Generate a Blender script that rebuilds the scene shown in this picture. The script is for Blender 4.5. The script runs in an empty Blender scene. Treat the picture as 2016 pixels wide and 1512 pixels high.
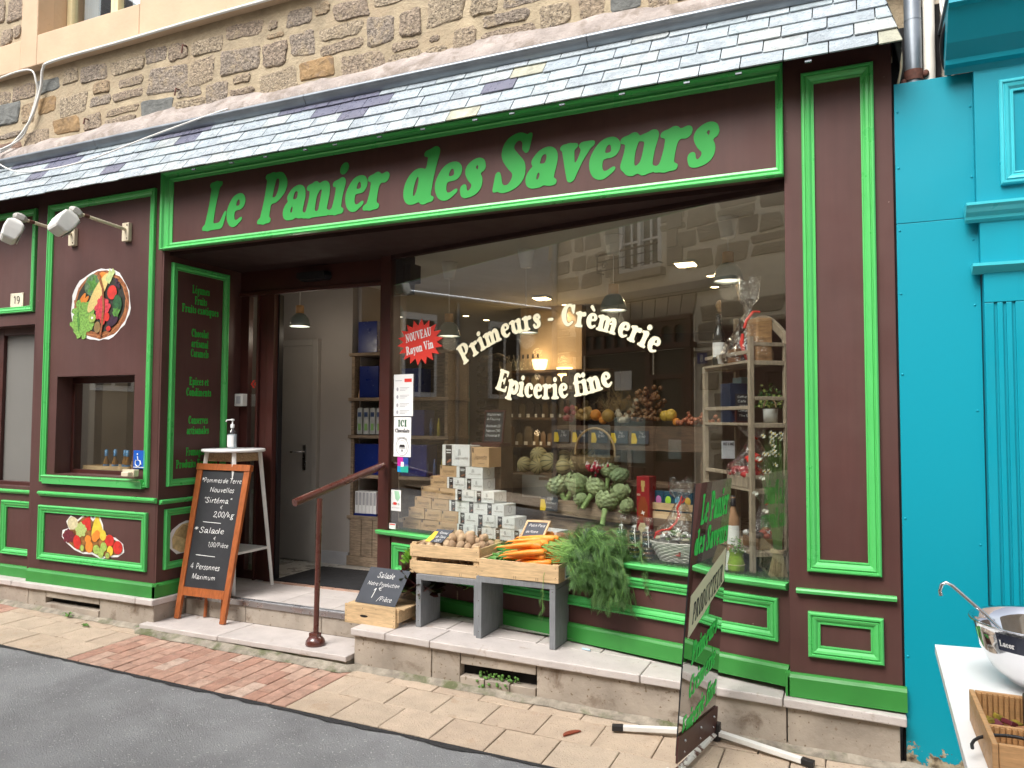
import bpy, bmesh, math, random
from mathutils import Vector, Matrix, Euler
from mathutils.geometry import tessellate_polygon
random.seed(7)
S = bpy.context.scene
COL = S.collection
R = math.radians
# ================================================================ camera, world, sun, exposure
cd = bpy.data.cameras.new('camera'); cam = bpy.data.objects.new('camera', cd); COL.objects.link(cam)
cd.sensor_fit = 'HORIZONTAL'; cd.sensor_width = 36.0; cd.lens = 36.0*1500/2016
cd.clip_start = .05; cd.clip_end = 400
cam.location = (0, -4, 1.5)
_yaw, _pit, _rol = -.42265, .0468066, .004575
cam.rotation_mode = 'XYZ'
_M = Matrix.Rotation(-_yaw, 4, 'Z') @ Matrix.Rotation(math.pi/2+_pit, 4, 'X') @ Matrix.Rotation(-_rol*-1, 4, 'Z')
cam.rotation_euler = _M.to_euler()
S.camera = cam
W = bpy.data.worlds.new('World'); S.world = W; W.use_nodes = True
nt = W.node_tree; nt.nodes.clear()
sky = nt.nodes.new('ShaderNodeTexSky'); sky.sky_type = 'NISHITA'; sky.sun_disc = False
sky.sun_elevation = R(50); sky.sun_rotation = R(200); sky.air_density = 1.0; sky.dust_density = 4.0; sky.ozone_density = 1.0
hs = nt.nodes.new('ShaderNodeHueSaturation'); hs.inputs['Saturation'].default_value = .38
bg = nt.nodes.new('ShaderNodeBackground'); bg.inputs['Strength'].default_value = .15
wo = nt.nodes.new('ShaderNodeOutputWorld')
nt.links.new(sky.outputs[0], hs.inputs['Color']); nt.links.new(hs.outputs[0], bg.inputs['Color']); nt.links.new(bg.outputs[0], wo.inputs['Surface'])
sl = bpy.data.lights.new('overcast_sun', 'SUN'); sl.energy = 1.6; sl.angle = R(35); sl.color = (1, .97, .93)
so = bpy.data.objects.new('overcast_sun', sl); COL.objects.link(so)
so.rotation_euler = (R(90-50), 0, R(180-200)); so.location = (0, -6, 9)
S.view_settings.view_transform = 'Standard'; S.view_settings.look = 'None'
S.view_settings.exposure = 1.1; S.view_settings.gamma = 1; S.view_settings.use_curve_mapping = False
S.render.engine = 'CYCLES'
S.cycles.max_bounces = 10; S.cycles.transparent_max_bounces = 32; S.cycles.glossy_bounces = 5

# ================================================================ materials
def _new(name):
    m = bpy.data.materials.new(name); m.use_nodes = True
    t = m.node_tree; b = t.nodes['Principled BSDF']
    return m, t, b
def _tc(t, coord='Object', scale=(1, 1, 1)):
    tc = t.nodes.new('ShaderNodeTexCoord'); mp = t.nodes.new('ShaderNodeMapping'); mp.inputs['Scale'].default_value = scale
    t.links.new(tc.outputs[coord], mp.inputs[0]); return mp.outputs[0]
def _mix(t, f, a, b, mode='MIX'):
    n = t.nodes.new('ShaderNodeMix'); n.data_type = 'RGBA'; n.blend_type = mode
    for sock, v in ((n.inputs[0], f), (n.inputs[6], a), (n.inputs[7], b)):
        if isinstance(v, bpy.types.NodeSocket): t.links.new(v, sock)
        elif isinstance(v, (int, float)): sock.default_value = v
        else: sock.default_value = (*v, 1) if len(v) == 3 else v
    return n.outputs[2]
def _noise(t, vec, scale, detail=4, rough=.55, dist=0):
    n = t.nodes.new('ShaderNodeTexNoise'); n.inputs['Scale'].default_value = scale; n.inputs['Detail'].default_value = detail
    n.inputs['Roughness'].default_value = rough; n.inputs['Distortion'].default_value = dist
    t.links.new(vec, n.inputs['Vector']); return n.outputs['Fac']
def _ramp(t, fac, stops, const=False):
    n = t.nodes.new('ShaderNodeValToRGB'); r = n.color_ramp
    if const: r.interpolation = 'CONSTANT'
    while len(r.elements) < len(stops): r.elements.new(.5)
    for e, (p, c) in zip(r.elements, stops):
        e.position = p; e.color = (c, c, c, 1) if isinstance(c, (int, float)) else (*c, 1)
    t.links.new(fac, n.inputs[0]); return n.outputs[0]
def mat(name, col, rough=.55, metal=0, var=.12, vs=6, bump=0, bs=60, cols=None, stain=None, ss=3, smin=.5, smax=.62, spec=None,
        scale=(1, 1, 1), streak=0, coat=0, speck=None, spk=(120, .68), sub=0, grain=None):
    """procedural paint / stone / wood: base colour, slow tone variation, optional per-object palette, stains, specks, grain, fine relief"""
    m, t, b = _new(name)
    v = _tc(t, 'Object', scale)
    oi = t.nodes.new('ShaderNodeObjectInfo')
    add = t.nodes.new('ShaderNodeVectorMath'); add.operation = 'ADD'
    rv = t.nodes.new('ShaderNodeVectorMath'); rv.operation = 'SCALE'; rv.inputs[0].default_value = (13.1, 7.7, 19.3); t.links.new(oi.outputs['Random'], rv.inputs['Scale'])
    t.links.new(v, add.inputs[0]); t.links.new(rv.outputs[0], add.inputs[1]); v = add.outputs[0]
    if cols:
        n = len(cols); c = _ramp(t, oi.outputs['Random'], [(i/n, q) for i, q in enumerate(cols)], True)
    else:
        rgb = t.nodes.new('ShaderNodeRGB'); rgb.outputs[0].default_value = (*col, 1); c = rgb.outputs[0]
    if var:
        f = _noise(t, v, vs); g = _ramp(t, f, [(.25, 1-var*1.6), (.75, 1+var)]); c = _mix(t, 1.0, c, g, 'MULTIPLY')
    if streak:
        sv_ = _tc(t, 'Object', (9, 9, .55)); f = _noise(t, sv_, 2.2, 6, .62); g = _ramp(t, f, [(.3, 1-streak), (.7, 1+streak*.6)]); c = _mix(t, 1.0, c, g, 'MULTIPLY')
        f = _noise(t, v, 1.3, 5, .6); g = _ramp(t, f, [(.4, 0), (.75, .07)]); c = _mix(t, g, c, (.30,.26,.23))
    if grain:
        gv = _tc(t, 'Object', grain[1]); f = _noise(t, gv, grain[2], 5, .6, .3); g = _ramp(t, f, [(.35, grain[0]), (.6, 1.0)]); c = _mix(t, 1.0, c, g, 'MULTIPLY')
    if stain:
        f = _noise(t, v, ss, 6, .65, .4); g = _ramp(t, f, [(smin, 0), (smax, 1)]); c = _mix(t, g, c, stain)
    if speck:
        f = _noise(t, v, spk[0], 2, .5); g = _ramp(t, f, [(spk[1], 0), (spk[1]+.04, 1)]); c = _mix(t, g, c, speck)
    t.links.new(c, b.inputs['Base Color'])
    rf = _noise(t, v, vs*2.3); rr = _ramp(t, rf, [(.3, max(.02, rough-.09)), (.7, min(1, rough+.09))]); t.links.new(rr, b.inputs['Roughness'])
    b.inputs['Metallic'].default_value = metal
    if spec is not None: b.inputs['Specular IOR Level'].default_value = spec
    if coat: b.inputs['Coat Weight'].default_value = coat; b.inputs['Coat Roughness'].default_value = .12
    if sub: b.inputs['Subsurface Weight'].default_value = sub; b.inputs['Subsurface Radius'].default_value = (.01, .008, .004)
    if bump:
        bn = t.nodes.new('ShaderNodeBump'); bn.inputs['Strength'].default_value = min(1, bump); bn.inputs['Distance'].default_value = .01*max(1, bump)
        f = _noise(t, v, bs, 6, .6); t.links.new(f, bn.inputs['Height']); t.links.new(bn.outputs[0], b.inputs['Normal'])
    return m
def glass(name, tint=(.96, .98, .97), f0=.1, rough=0, crumple=0, cs=20):
    """pane that lets light through and mirrors the street more the flatter one looks along it"""
    m = bpy.data.materials.new(name); m.use_nodes = True; t = m.node_tree; t.nodes.clear()
    o = t.nodes.new('ShaderNodeOutputMaterial'); mx = t.nodes.new('ShaderNodeMixShader')
    tr = t.nodes.new('ShaderNodeBsdfTransparent'); tr.inputs[0].default_value = (*tint, 1)
    gl = t.nodes.new('ShaderNodeBsdfGlossy'); gl.inputs['Roughness'].default_value = rough; gl.inputs[0].default_value = (1, 1, 1, 1)
    ge = t.nodes.new('ShaderNodeNewGeometry'); dt = t.nodes.new('ShaderNodeVectorMath'); dt.operation = 'DOT_PRODUCT'
    if crumple:
        bn = t.nodes.new('ShaderNodeBump'); bn.inputs['Strength'].default_value = crumple; bn.inputs['Distance'].default_value = .03
        f = _noise(t, _tc(t), cs, 3, .5, .6); t.links.new(f, bn.inputs['Height']); t.links.new(bn.outputs[0], gl.inputs['Normal']); nrm = bn.outputs[0]
    else: nrm = ge.outputs['Normal']
    t.links.new(nrm, dt.inputs[0]); t.links.new(ge.outputs['Incoming'], dt.inputs[1])
    def mth(op, a, b=None):
        n = t.nodes.new('ShaderNodeMath'); n.operation = op
        for i, q in enumerate((a, b)):
            if q is None: continue
            if isinstance(q, (int, float)): n.inputs[i].default_value = q
            else: t.links.new(q, n.inputs[i])
        return n.outputs[0]
    k = mth('POWER', mth('SUBTRACT', 1.0, mth('ABSOLUTE', dt.outputs['Value'])), 4.0)
    f = mth('ADD', mth('MULTIPLY', k, 1-f0), f0)
    t.links.new(f, mx.inputs[0]); t.links.new(tr.outputs[0], mx.inputs[1]); t.links.new(gl.outputs[0], mx.inputs[2]); t.links.new(mx.outputs[0], o.inputs[0])
    return m
def emit(name, col, st):
    m = bpy.data.materials.new(name); m.use_nodes = True; t = m.node_tree; t.nodes.clear()
    o = t.nodes.new('ShaderNodeOutputMaterial'); e = t.nodes.new('ShaderNodeEmission'); e.inputs[0].default_value = (*col, 1); e.inputs[1].default_value = st
    t.links.new(e.outputs[0], o.inputs[0]); return m

# ================================================================ mesh building
class MB:
    def __init__(s, M=None): s.v = []; s.f = []; s.mi = []; s.sm = []; s.M = M
    def add(s, vs, fs, mi=0, smooth=False, M=None):
        o = len(s.v)
        for p in vs:
            p = Vector(p)
            if M is not None: p = M @ p
            if s.M is not None: p = s.M @ p
            s.v.append(p)
        for f in fs: s.f.append([o+i for i in f]); s.mi.append(mi); s.sm.append(smooth)
        return s
    def box(s, x0, x1, y0, y1, z0, z1, mi=0, M=None):
        v = [(x0,y0,z0),(x1,y0,z0),(x1,y1,z0),(x0,y1,z0),(x0,y0,z1),(x1,y0,z1),(x1,y1,z1),(x0,y1,z1)]
        return s.add(v, [(0,3,2,1),(4,5,6,7),(0,1,5,4),(1,2,6,5),(2,3,7,6),(3,0,4,7)], mi, False, M)
    def quad(s, a, b, c, d, mi=0): return s.add([a, b, c, d], [(0, 1, 2, 3)], mi)
    def tube(s, pts, r, n=8, mi=0, cap=True, M=None):
        pts = [Vector(p) for p in pts]; rs = r if isinstance(r, (list, tuple)) else [r]*len(pts)
        vs = []; up = None
        for i, p in enumerate(pts):
            d = (pts[min(i+1, len(pts)-1)]-pts[max(i-1, 0)])
            if d.length < 1e-9: d = Vector((0, 0, 1))
            d.normalize()
            if up is None:
                up = Vector((0, 0, 1)) if abs(d.z) < .9 else Vector((1, 0, 0))
            a = d.cross(up)
            if a.length < 1e-6: a = d.orthogonal()
            a.normalize(); b = a.cross(d).normalized(); up = b
            for k in range(n):
                t = 2*math.pi*k/n; vs.append(p+(a*math.cos(t)+b*math.sin(t))*rs[i])
        fs = [(i*n+k, i*n+(k+1) % n, (i+1)*n+(k+1) % n, (i+1)*n+k) for i in range(len(pts)-1) for k in range(n)]
        s.add(vs, fs, mi, True, M)
        if cap:
            s.add(vs[:n], [tuple(range(n))], mi, False, M); s.add(vs[-n:], [tuple(reversed(range(n)))], mi, False, M)
        return s
    def lathe(s, prof, c=(0, 0, 0), n=20, mi=0, M=None, sx=1, sy=1, wob=0):
        vs = []
        for r, z in prof:
            for k in range(n):
                t = 2*math.pi*k/n; w = 1+wob*math.sin(k*n*1.7)
                vs.append((c[0]+r*w*math.cos(t)*sx, c[1]+r*w*math.sin(t)*sy, c[2]+z))
        fs = [(i*n+k, i*n+(k+1) % n, (i+1)*n+(k+1) % n, (i+1)*n+k) for i in range(len(prof)-1) for k in range(n)]
        return s.add(vs, fs, mi, True, M)
    def ell(s, c, r, nu=10, nv=7, mi=0, M=None, wob=0, seed=0):
        rnd = random.Random(seed); ph = [rnd.uniform(0, 6) for _ in range(4)]
        if isinstance(r, (int, float)): r = (r, r, r)
        vs = [(c[0], c[1], c[2]-r[2])]
        for j in range(1, nv):
            b = math.pi*j/nv-math.pi/2
            for i in range(nu):
                a = 2*math.pi*i/nu; w = 1+wob*(math.sin(2*a+ph[0]+2*b)+math.sin(3*b+ph[1]+a)+.5*math.sin(4*a+ph[2]))
                vs.append((c[0]+r[0]*math.cos(b)*math.cos(a)*w, c[1]+r[1]*math.cos(b)*math.sin(a)*w, c[2]+r[2]*math.sin(b)*w))
        vs.append((c[0], c[1], c[2]+r[2])); L = len(vs)-1
        fs = [(0, 1+(i+1) % nu, 1+i) for i in range(nu)]
        for j in range(nv-2):
            for i in range(nu): a = 1+j*nu; fs.append((a+i, a+(i+1) % nu, a+nu+(i+1) % nu, a+nu+i))
        a = 1+(nv-2)*nu; fs += [(a+i, a+(i+1) % nu, L) for i in range(nu)]
        return s.add(vs, fs, mi, True, M)
    def prism(s, poly, h0, h1, mi=0, P=None, taper=None, side=None):
        """poly in (u,v) pushed from h0 to h1; P maps (u,v,h) to space; taper shrinks the h1 outline towards its middle"""
        P = P or (lambda u, v, h: (u, v, h)); n = len(poly)
        cu = sum(p[0] for p in poly)/n; cv = sum(p[1] for p in poly)/n; k = taper or 0
        top = [(p[0]+(cu-p[0])*k, p[1]+(cv-p[1])*k) for p in poly]
        vs = [P(u, v, h0) for u, v in poly]+[P(u, v, h1) for u, v in top]
        s.add(vs, [tuple(range(n, 2*n)), tuple(reversed(range(n)))], mi)
        s.add(vs, [(i, (i+1) % n, n+(i+1) % n, n+i) for i in range(n)], mi if side is None else side)
        return s
MW = {}
def _mw(o): return MW.get(o.name, Matrix.Identity(4))
def obj(name, mb, m, parent=None, bevel=0, seg=2, label=None, kind=None, local=False, tri=False, weld=False, subd=0, loc=None):
    """one linked mesh object. Vertices are given in world space unless local=True (then in the parent's space)"""
    me = bpy.data.meshes.new(name)
    vs = mb.v
    if parent is not None and not local:
        inv = _mw(parent).inverted(); vs = [inv @ v for v in vs]
    o = bpy.data.objects.new(name, me)
    if parent is None and loc is not None:
        L = Vector(loc); vs = [v-L for v in vs]; o.location = L
    elif loc is not None:
        L = Vector(loc); L2 = (inv @ L) if not local else L; vs = [v-L2 for v in vs]; o.location = L2
    me.from_pydata([tuple(v) for v in vs], [], mb.f)
    for q in (m if isinstance(m, (list, tuple)) else [m]): me.materials.append(q)
    me.polygons.foreach_set('material_index', mb.mi); me.polygons.foreach_set('use_smooth', mb.sm)
    bm = bmesh.new(); bm.from_mesh(me)
    if weld: bmesh.ops.remove_doubles(bm, verts=bm.verts, dist=1e-5)
    bmesh.ops.recalc_face_normals(bm, faces=bm.faces) if mb.f and not tri else None
    bm.to_mesh(me); bm.free(); me.update()
    COL.objects.link(o)
    if parent is not None:
        o.parent = parent; MW[o.name] = _mw(parent) @ Matrix.Translation(o.location)
    else: MW[o.name] = Matrix.Translation(o.location)
    if bevel:
        b = o.modifiers.new('edge', 'BEVEL'); b.width = bevel; b.segments = seg; b.limit_method = 'ANGLE'; b.angle_limit = R(40); b.harden_normals = False
    if subd:
        b = o.modifiers.new('smooth', 'SUBSURF'); b.levels = b.render_levels = subd
    if label: o['label'] = label
    if kind: o['kind'] = kind
    return o
def tag(o, label=None, cat=None, group=None, kind=None):
    if label: o['label'] = label
    if cat: o['category'] = cat
    if group: o['group'] = group
    if kind: o['kind'] = kind
    return o
def thing(name, label, cat, loc=(0, 0, 0), rotz=0, group=None, rot=None):
    o = bpy.data.objects.new(name, None); COL.objects.link(o); o.empty_display_size = .05
    o.location = loc; o.rotation_euler = rot or (0, 0, rotz)
    MW[o.name] = Matrix.Translation(Vector(loc)) @ Euler(rot or (0, 0, rotz)).to_matrix().to_4x4()
    return tag(o, label, cat, group)
def dup(root, loc=None, rot=None, label=None, group=None, scale=None):
    """copy of a thing with copies of its parts and sub-parts (meshes shared)"""
    r = root.copy(); COL.objects.link(r)
    if loc is not None: r.location = loc
    if rot is not None: r.rotation_euler = rot
    if scale is not None: r.scale = (scale,)*3 if isinstance(scale, (int, float)) else scale
    if label: r['label'] = label
    if group: r['group'] = group
    for ch in list(root.children):
        c = ch.copy(); COL.objects.link(c); c.parent = r
        for g in list(ch.children):
            d = g.copy(); COL.objects.link(d); d.parent = c
    return r
# glass plane of the slanted shop window: s along it, d into the shop
GA = Vector((-3.11, .70, 0)); GT = Vector((.97350796, -.22865312, 0)); GM = Vector((.22865312, .97350796, 0)); GROT = math.atan2(GT.y, GT.x)
def wv(s, d, z): return GA+GT*s+GM*d+Vector((0, 0, z))
def wp(h0=0): return lambda u, v, h: wv(u, -h0-h, v)
def fp(y0=0): return lambda u, v, h: Vector((u, y0-h, v))
def gz(x, y): return -.0728-.0159*x+.02*y
def frame(mb, P, u0, u1, v0, v1, w=.06, prof=None, ins=None, mi=0):
    """mitred moulding round a rectangle; prof = (fraction across, height)"""
    prof = prof or [(0,0),(0,.02),(.1,.026),(.24,.026),(.3,.018),(.36,.018),(.42,.024),(.62,.02),(.8,.010),(.86,.010),(.9,.013),(1,.012),(1,0)]
    l, r, b, t = ins or (w, w, w, w)
    ring = []
    for f, h in prof:
        ring.append([P(u0+l*f, v0+b*f, h), P(u1-r*f, v0+b*f, h), P(u1-r*f, v1-t*f, h), P(u0+l*f, v1-t*f, h)])
    for a, b_ in zip(ring[:-1], ring[1:]):
        for i in range(4): j = (i+1) % 4; mb.add([a[i], a[j], b_[j], b_[i]], [(0, 1, 2, 3)], mi)
    return mb
def strip(mb, P, u0, u1, v0, v1, prof=((0,0),(0,.02),(.2,.03),(.5,.03),(.62,.018),(.9,.014),(1,.008),(1,0)), mi=0):
    """straight moulding from u0 to u1; profile runs from the top edge v1 down to v0"""
    ring = [(P(u0, v1-(v1-v0)*f, h), P(u1, v1-(v1-v0)*f, h)) for f, h in prof]
    for a, b in zip(ring[:-1], ring[1:]): mb.add([a[0], a[1], b[1], b[0]], [(0, 1, 2, 3)], mi)
    for k in (0, 1): mb.add([r[k] for r in ring], [tuple(range(len(ring)))], mi)
    return mb
# ---------------------------------------------------------------- lettering: every glyph is drawn here as a few strokes
import math
import numpy as np
def _st(x, y0, y1, r=.112, top='l', bot='b', sp=.16):
    o = [('m', [(x, y0+r*.9, r*1.06), (x, (y0+y1)/2, r*.9), (x, y1-r*.9, r*1.06)])]
    if bot == 'b': o.append(('s', [(x-sp, y0+.048, .048), (x, y0+.062, .06), (x+sp, y0+.048, .048)]))
    if bot == 'r': o.append(('s', [(x, y0+.06, .06), (x+sp, y0+.06, .045)]))
    if top == 'b': o.append(('s', [(x-sp, y1-.048, .048), (x, y1-.062, .06), (x+sp, y1-.048, .048)]))
    if top == 'l': o.append(('s', [(x-sp-.01, y1-.085, .05), (x, y1-.06, .06)]))
    return o
def _rg(cx, cy, rx, ry, a0=0, a1=360, tk=.105, tn=.05, n=22):
    p = []
    for i in range(n+1):
        a = math.radians(a0+(a1-a0)*i/n)
        p.append((cx+rx*math.cos(a), cy+ry*math.sin(a), tn+(tk-tn)*abs(math.cos(a))**1.4))
    return [('m', p)]
def _ln(*p): return [('m', list(p))]
def _sf(*p): return [('s', list(p))]
X = .68
def _glyphs():
    G = {}
    G['a'] = (.66, _ln((.15,.47,.085),(.2,.58,.055),(.32,.63,.048),(.43,.57,.08),(.47,.44,.11),(.47,.2,.11),(.5,.1,.08),(.62,.06,.045)) + _rg(.26,.2,.14,.14,20,380,.1,.055))
    G['c'] = (.58, _ln((.46,.47,.085),(.43,.58,.055),(.32,.63,.05),(.2,.54,.09),(.155,.34,.12),(.21,.15,.09),(.34,.06,.055),(.5,.14,.035)))
    G['e'] = (.62, _ln((.16,.36,.07),(.3,.38,.038),(.46,.4,.045),(.48,.5,.075),(.42,.6,.06),(.31,.63,.05),(.2,.54,.09),(.155,.34,.12),(.22,.14,.09),(.36,.06,.055),(.52,.15,.035)))
    G['d'] = (.72, _rg(.27,.33,.155,.27,30,390,.105,.05) + _st(.53,0,1,.108,'l','r',.16))
    G['h'] = (.76, _st(.2,0,1) + _ln((.24,.45,.05),(.36,.61,.055),(.5,.58,.085),(.54,.42,.108),(.54,.12,.108)) + _sf((.4,.048,.048),(.54,.06,.06),(.7,.048,.048)))
    G['i'] = (.42, _st(.21,0,X) + _ln((.22,.87,.105),(.225,.875,.105)))
    G['l'] = (.42, _st(.21,0,1))
    G['m'] = (1.08, _st(.2,0,X) + _ln((.24,.42,.05),(.35,.6,.055),(.46,.58,.08),(.51,.42,.1),(.51,.12,.1)) + _ln((.55,.42,.05),(.67,.6,.055),(.79,.58,.085),(.84,.42,.105),(.84,.12,.105)) + _sf((.42,.045,.045),(.62,.045,.045)) + _sf((.74,.045,.045),(1.0,.045,.045)))
    G['n'] = (.76, _st(.2,0,X) + _ln((.24,.42,.05),(.36,.6,.055),(.5,.58,.085),(.54,.42,.108),(.54,.12,.108)) + _sf((.42,.048,.048),(.54,.06,.06),(.7,.048,.048)))
    G['o'] = (.62, _rg(.31,.34,.17,.28,0,360,.12,.055))
    G['p'] = (.7, _st(.19,-.28,X) + _rg(.44,.34,.15,.27,-150,150,.105,.055))
    G['q'] = (.7, _st(.5,-.28,X,.108,'n') + _rg(.25,.34,.15,.27,30,330,.105,.055))
    G['r'] = (.56, _st(.2,0,X) + _ln((.24,.42,.05),(.32,.56,.06),(.43,.58,.095)))
    G['s'] = (.52, _ln((.41,.5,.07),(.37,.6,.055),(.26,.625,.055),(.16,.52,.09),(.24,.39,.1),(.36,.28,.1),(.37,.15,.095),(.26,.06,.055),(.15,.07,.055),(.1,.18,.06)))
    G['t'] = (.46, _ln((.2,.8,.05),(.2,.6,.1),(.2,.22,.11),(.25,.09,.08),(.38,.08,.045)) + _ln((.06,.6,.045),(.38,.6,.05)))
    G['u'] = (.76, _st(.19,.1,X,.108,'l','n') + _ln((.19,.25,.108),(.25,.11,.085),(.36,.06,.055),(.5,.2,.05)) + _st(.54,0,X,.108,'l','r'))
    G['v'] = (.64, _ln((.15,.58,.105),(.24,.32,.085),(.33,.1,.075)) + _ln((.33,.1,.07),(.43,.36,.05),(.5,.58,.085)) + _sf((.03,.625,.045),(.27,.625,.045)) + _sf((.4,.625,.045),(.6,.625,.045)))
    G['x'] = (.66, _ln((.16,.58,.1),(.33,.34,.09),(.5,.1,.1)) + _ln((.16,.09,.05),(.33,.34,.045),(.49,.6,.05)) + _sf((.04,.625,.045),(.28,.625,.045)) + _sf((.4,.05,.045),(.63,.05,.045)) + _sf((.05,.05,.045),(.24,.05,.045)) + _sf((.42,.63,.042),(.6,.63,.042)))
    G['y'] = (.66, _ln((.16,.58,.105),(.25,.34,.085),(.33,.12,.07)) + _ln((.5,.58,.085),(.42,.3,.05),(.32,-.02,.055),(.22,-.2,.07),(.13,-.18,.07)) + _sf((.03,.625,.045),(.27,.625,.045)) + _sf((.4,.625,.045),(.62,.625,.045)))
    G['f'] = (.46, _ln((.46,.86,.075),(.38,.95,.055),(.26,.9,.085),(.2,.72,.105),(.2,.12,.105)) + _sf((.05,.048,.048),(.38,.048,.048)) + _ln((.05,.6,.045),(.4,.6,.05)))
    G['g'] = (.64, _rg(.29,.4,.13,.2,0,360,.1,.05) + _ln((.22,.2,.05),(.17,.1,.06),(.3,.04,.065),(.46,-.02,.075),(.5,-.12,.07),(.4,-.23,.05),(.26,-.25,.05),(.13,-.18,.05),(.14,-.06,.05),(.24,.0,.04)) + _ln((.42,.56,.04),(.56,.62,.07)))
    G['b'] = (.7, _st(.19,.05,1,.11,'l','n') + _rg(.44,.34,.15,.27,-150,150,.105,.055) + _ln((.19,.1,.1),(.3,.06,.05)))
    G['k'] = (.74, _st(.2,0,1) + _ln((.28,.3,.05),(.5,.58,.06)) + _ln((.36,.38,.09),(.56,.08,.1)))
    G['z'] = (.56, _ln((.1,.6,.06),(.44,.6,.06),(.1,.07,.06),(.46,.07,.06)))
    G['A'] = (.92, _ln((.42,.95,.05),(.28,.5,.05),(.17,.08,.05)) + _ln((.44,.9,.09),(.58,.5,.115),(.7,.1,.115)) + _ln((.27,.33,.045),(.6,.33,.045)) + _sf((.04,.05,.045),(.3,.05,.045)) + _sf((.52,.05,.045),(.87,.05,.045)))
    G['B'] = (.8, _st(.22,0,1,.12,'b','b',.14) + _ln((.25,.94,.05),(.46,.92,.06),(.55,.75,.1),(.46,.56,.06),(.28,.53,.05)) + _ln((.3,.52,.05),(.5,.5,.06),(.6,.28,.11),(.48,.08,.06),(.25,.05,.05)))
    G['C'] = (.84, _ln((.66,.72,.075),(.6,.88,.06),(.44,.945,.055),(.26,.8,.1),(.19,.5,.13),(.27,.2,.1),(.46,.06,.06),(.68,.2,.045)) + _sf((.69,.6,.04),(.69,.93,.05)))
    G['D'] = (.9, _st(.22,0,1,.12,'b','b',.14) + _ln((.25,.945,.05),(.48,.92,.06),(.66,.72,.11),(.69,.5,.125),(.64,.25,.11),(.46,.08,.06),(.25,.05,.05)))
    G['E'] = (.8, _st(.22,0,1,.12,'b','b',.14) + _ln((.25,.945,.05),(.6,.945,.055)) + _ln((.25,.51,.045),(.5,.51,.045)) + _ln((.25,.055,.05),(.64,.055,.055)) + _sf((.62,.76,.035),(.62,.93,.06)) + _sf((.5,.38,.035),(.5,.64,.035)) + _sf((.66,.06,.06),(.69,.26,.035)))
    G['F'] = (.76, _st(.22,0,1,.12,'b','b',.15) + _ln((.25,.945,.05),(.6,.945,.055)) + _ln((.25,.5,.045),(.48,.5,.05)) + _sf((.63,.72,.04),(.63,.93,.06)) + _sf((.49,.36,.035),(.49,.62,.035)))
    G['I'] = (.46, _st(.23,0,1,.125,'b','b'))
    G['L'] = (.76, _st(.22,0,1,.12,'b','b',.15) + _ln((.25,.055,.055),(.6,.06,.06)) + _sf((.62,.08,.07),(.69,.32,.035)))
    G['M'] = (1.14, _ln((.2,.1,.05),(.22,.9,.06)) + _ln((.26,.9,.1),(.4,.5,.09),(.55,.1,.07)) + _ln((.55,.12,.05),(.84,.92,.055)) + _ln((.88,.9,.115),(.9,.1,.115)) + _sf((.05,.05,.045),(.34,.05,.045)) + _sf((.75,.05,.045),(1.08,.05,.045)) + _sf((.06,.95,.045),(.28,.95,.045)) + _sf((.84,.95,.045),(1.06,.95,.045)))
    G['N'] = (.98, _ln((.22,.1,.055),(.22,.9,.06)) + _ln((.24,.86,.12),(.48,.5,.11),(.72,.14,.11)) + _ln((.75,.12,.05),(.75,.92,.055)) + _sf((.07,.05,.045),(.37,.05,.045)) + _sf((.05,.95,.045),(.3,.95,.045)) + _sf((.6,.95,.045),(.9,.95,.045)))
    G['O'] = (.88, _rg(.44,.5,.27,.44,0,360,.13,.055))
    G['P'] = (.78, _st(.22,0,1,.12,'b','b',.15) + _ln((.25,.945,.05),(.48,.93,.06),(.6,.7,.115),(.48,.47,.06),(.28,.44,.05)))
    G['R'] = (.9, _st(.22,0,1,.12,'b','b',.14) + _ln((.25,.945,.05),(.46,.93,.06),(.57,.73,.11),(.46,.52,.06),(.28,.5,.05)) + _ln((.44,.5,.08),(.58,.25,.11),(.72,.08,.07),(.86,.08,.045)))
    G['S'] = (.76, _ln((.58,.74,.06),(.54,.88,.06),(.38,.945,.058),(.23,.84,.1),(.23,.68,.12),(.38,.52,.13),(.53,.38,.125),(.55,.2,.115),(.4,.06,.06),(.22,.08,.06),(.13,.26,.06)) + _sf((.62,.68,.04),(.62,.93,.045)) + _sf((.12,.06,.045),(.11,.32,.045)))
    G['T'] = (.82, _st(.41,0,1,.125,'n','b') + _ln((.12,.945,.055),(.7,.945,.055)) + _sf((.1,.93,.055),(.07,.7,.035)) + _sf((.72,.93,.055),(.75,.7,.035)))
    G['U'] = (.92, _ln((.22,.9,.115),(.21,.35,.12),(.3,.13,.1),(.46,.065,.06),(.64,.15,.05),(.72,.4,.05),(.72,.92,.055)) + _sf((.05,.95,.045),(.38,.95,.045)) + _sf((.58,.95,.045),(.86,.95,.045)))
    G['V'] = (.88, _ln((.2,.9,.12),(.33,.5,.11),(.44,.1,.08)) + _ln((.44,.1,.07),(.58,.5,.05),(.7,.92,.055)) + _sf((.03,.95,.045),(.37,.95,.045)) + _sf((.56,.95,.045),(.84,.95,.045)))
    G['J'] = (.6, _ln((.4,.92,.11),(.4,.3,.11),(.3,.08,.07),(.14,.1,.09)))
    G['H'] = (.96, _st(.22,0,1,.115,'b','b',.14) + _st(.74,0,1,.115,'b','b',.14) + _ln((.25,.5,.045),(.7,.5,.045)))
    G['-'] = (.4, _ln((.1,.33,.055),(.3,.33,.055)))
    G['.'] = (.28, _ln((.14,.09,.09),(.145,.09,.09)))
    G[','] = (.28, _ln((.15,.09,.08),(.1,-.1,.04)))
    G['/'] = (.5, _ln((.06,-.08,.05),(.44,1.0,.05)))
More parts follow.
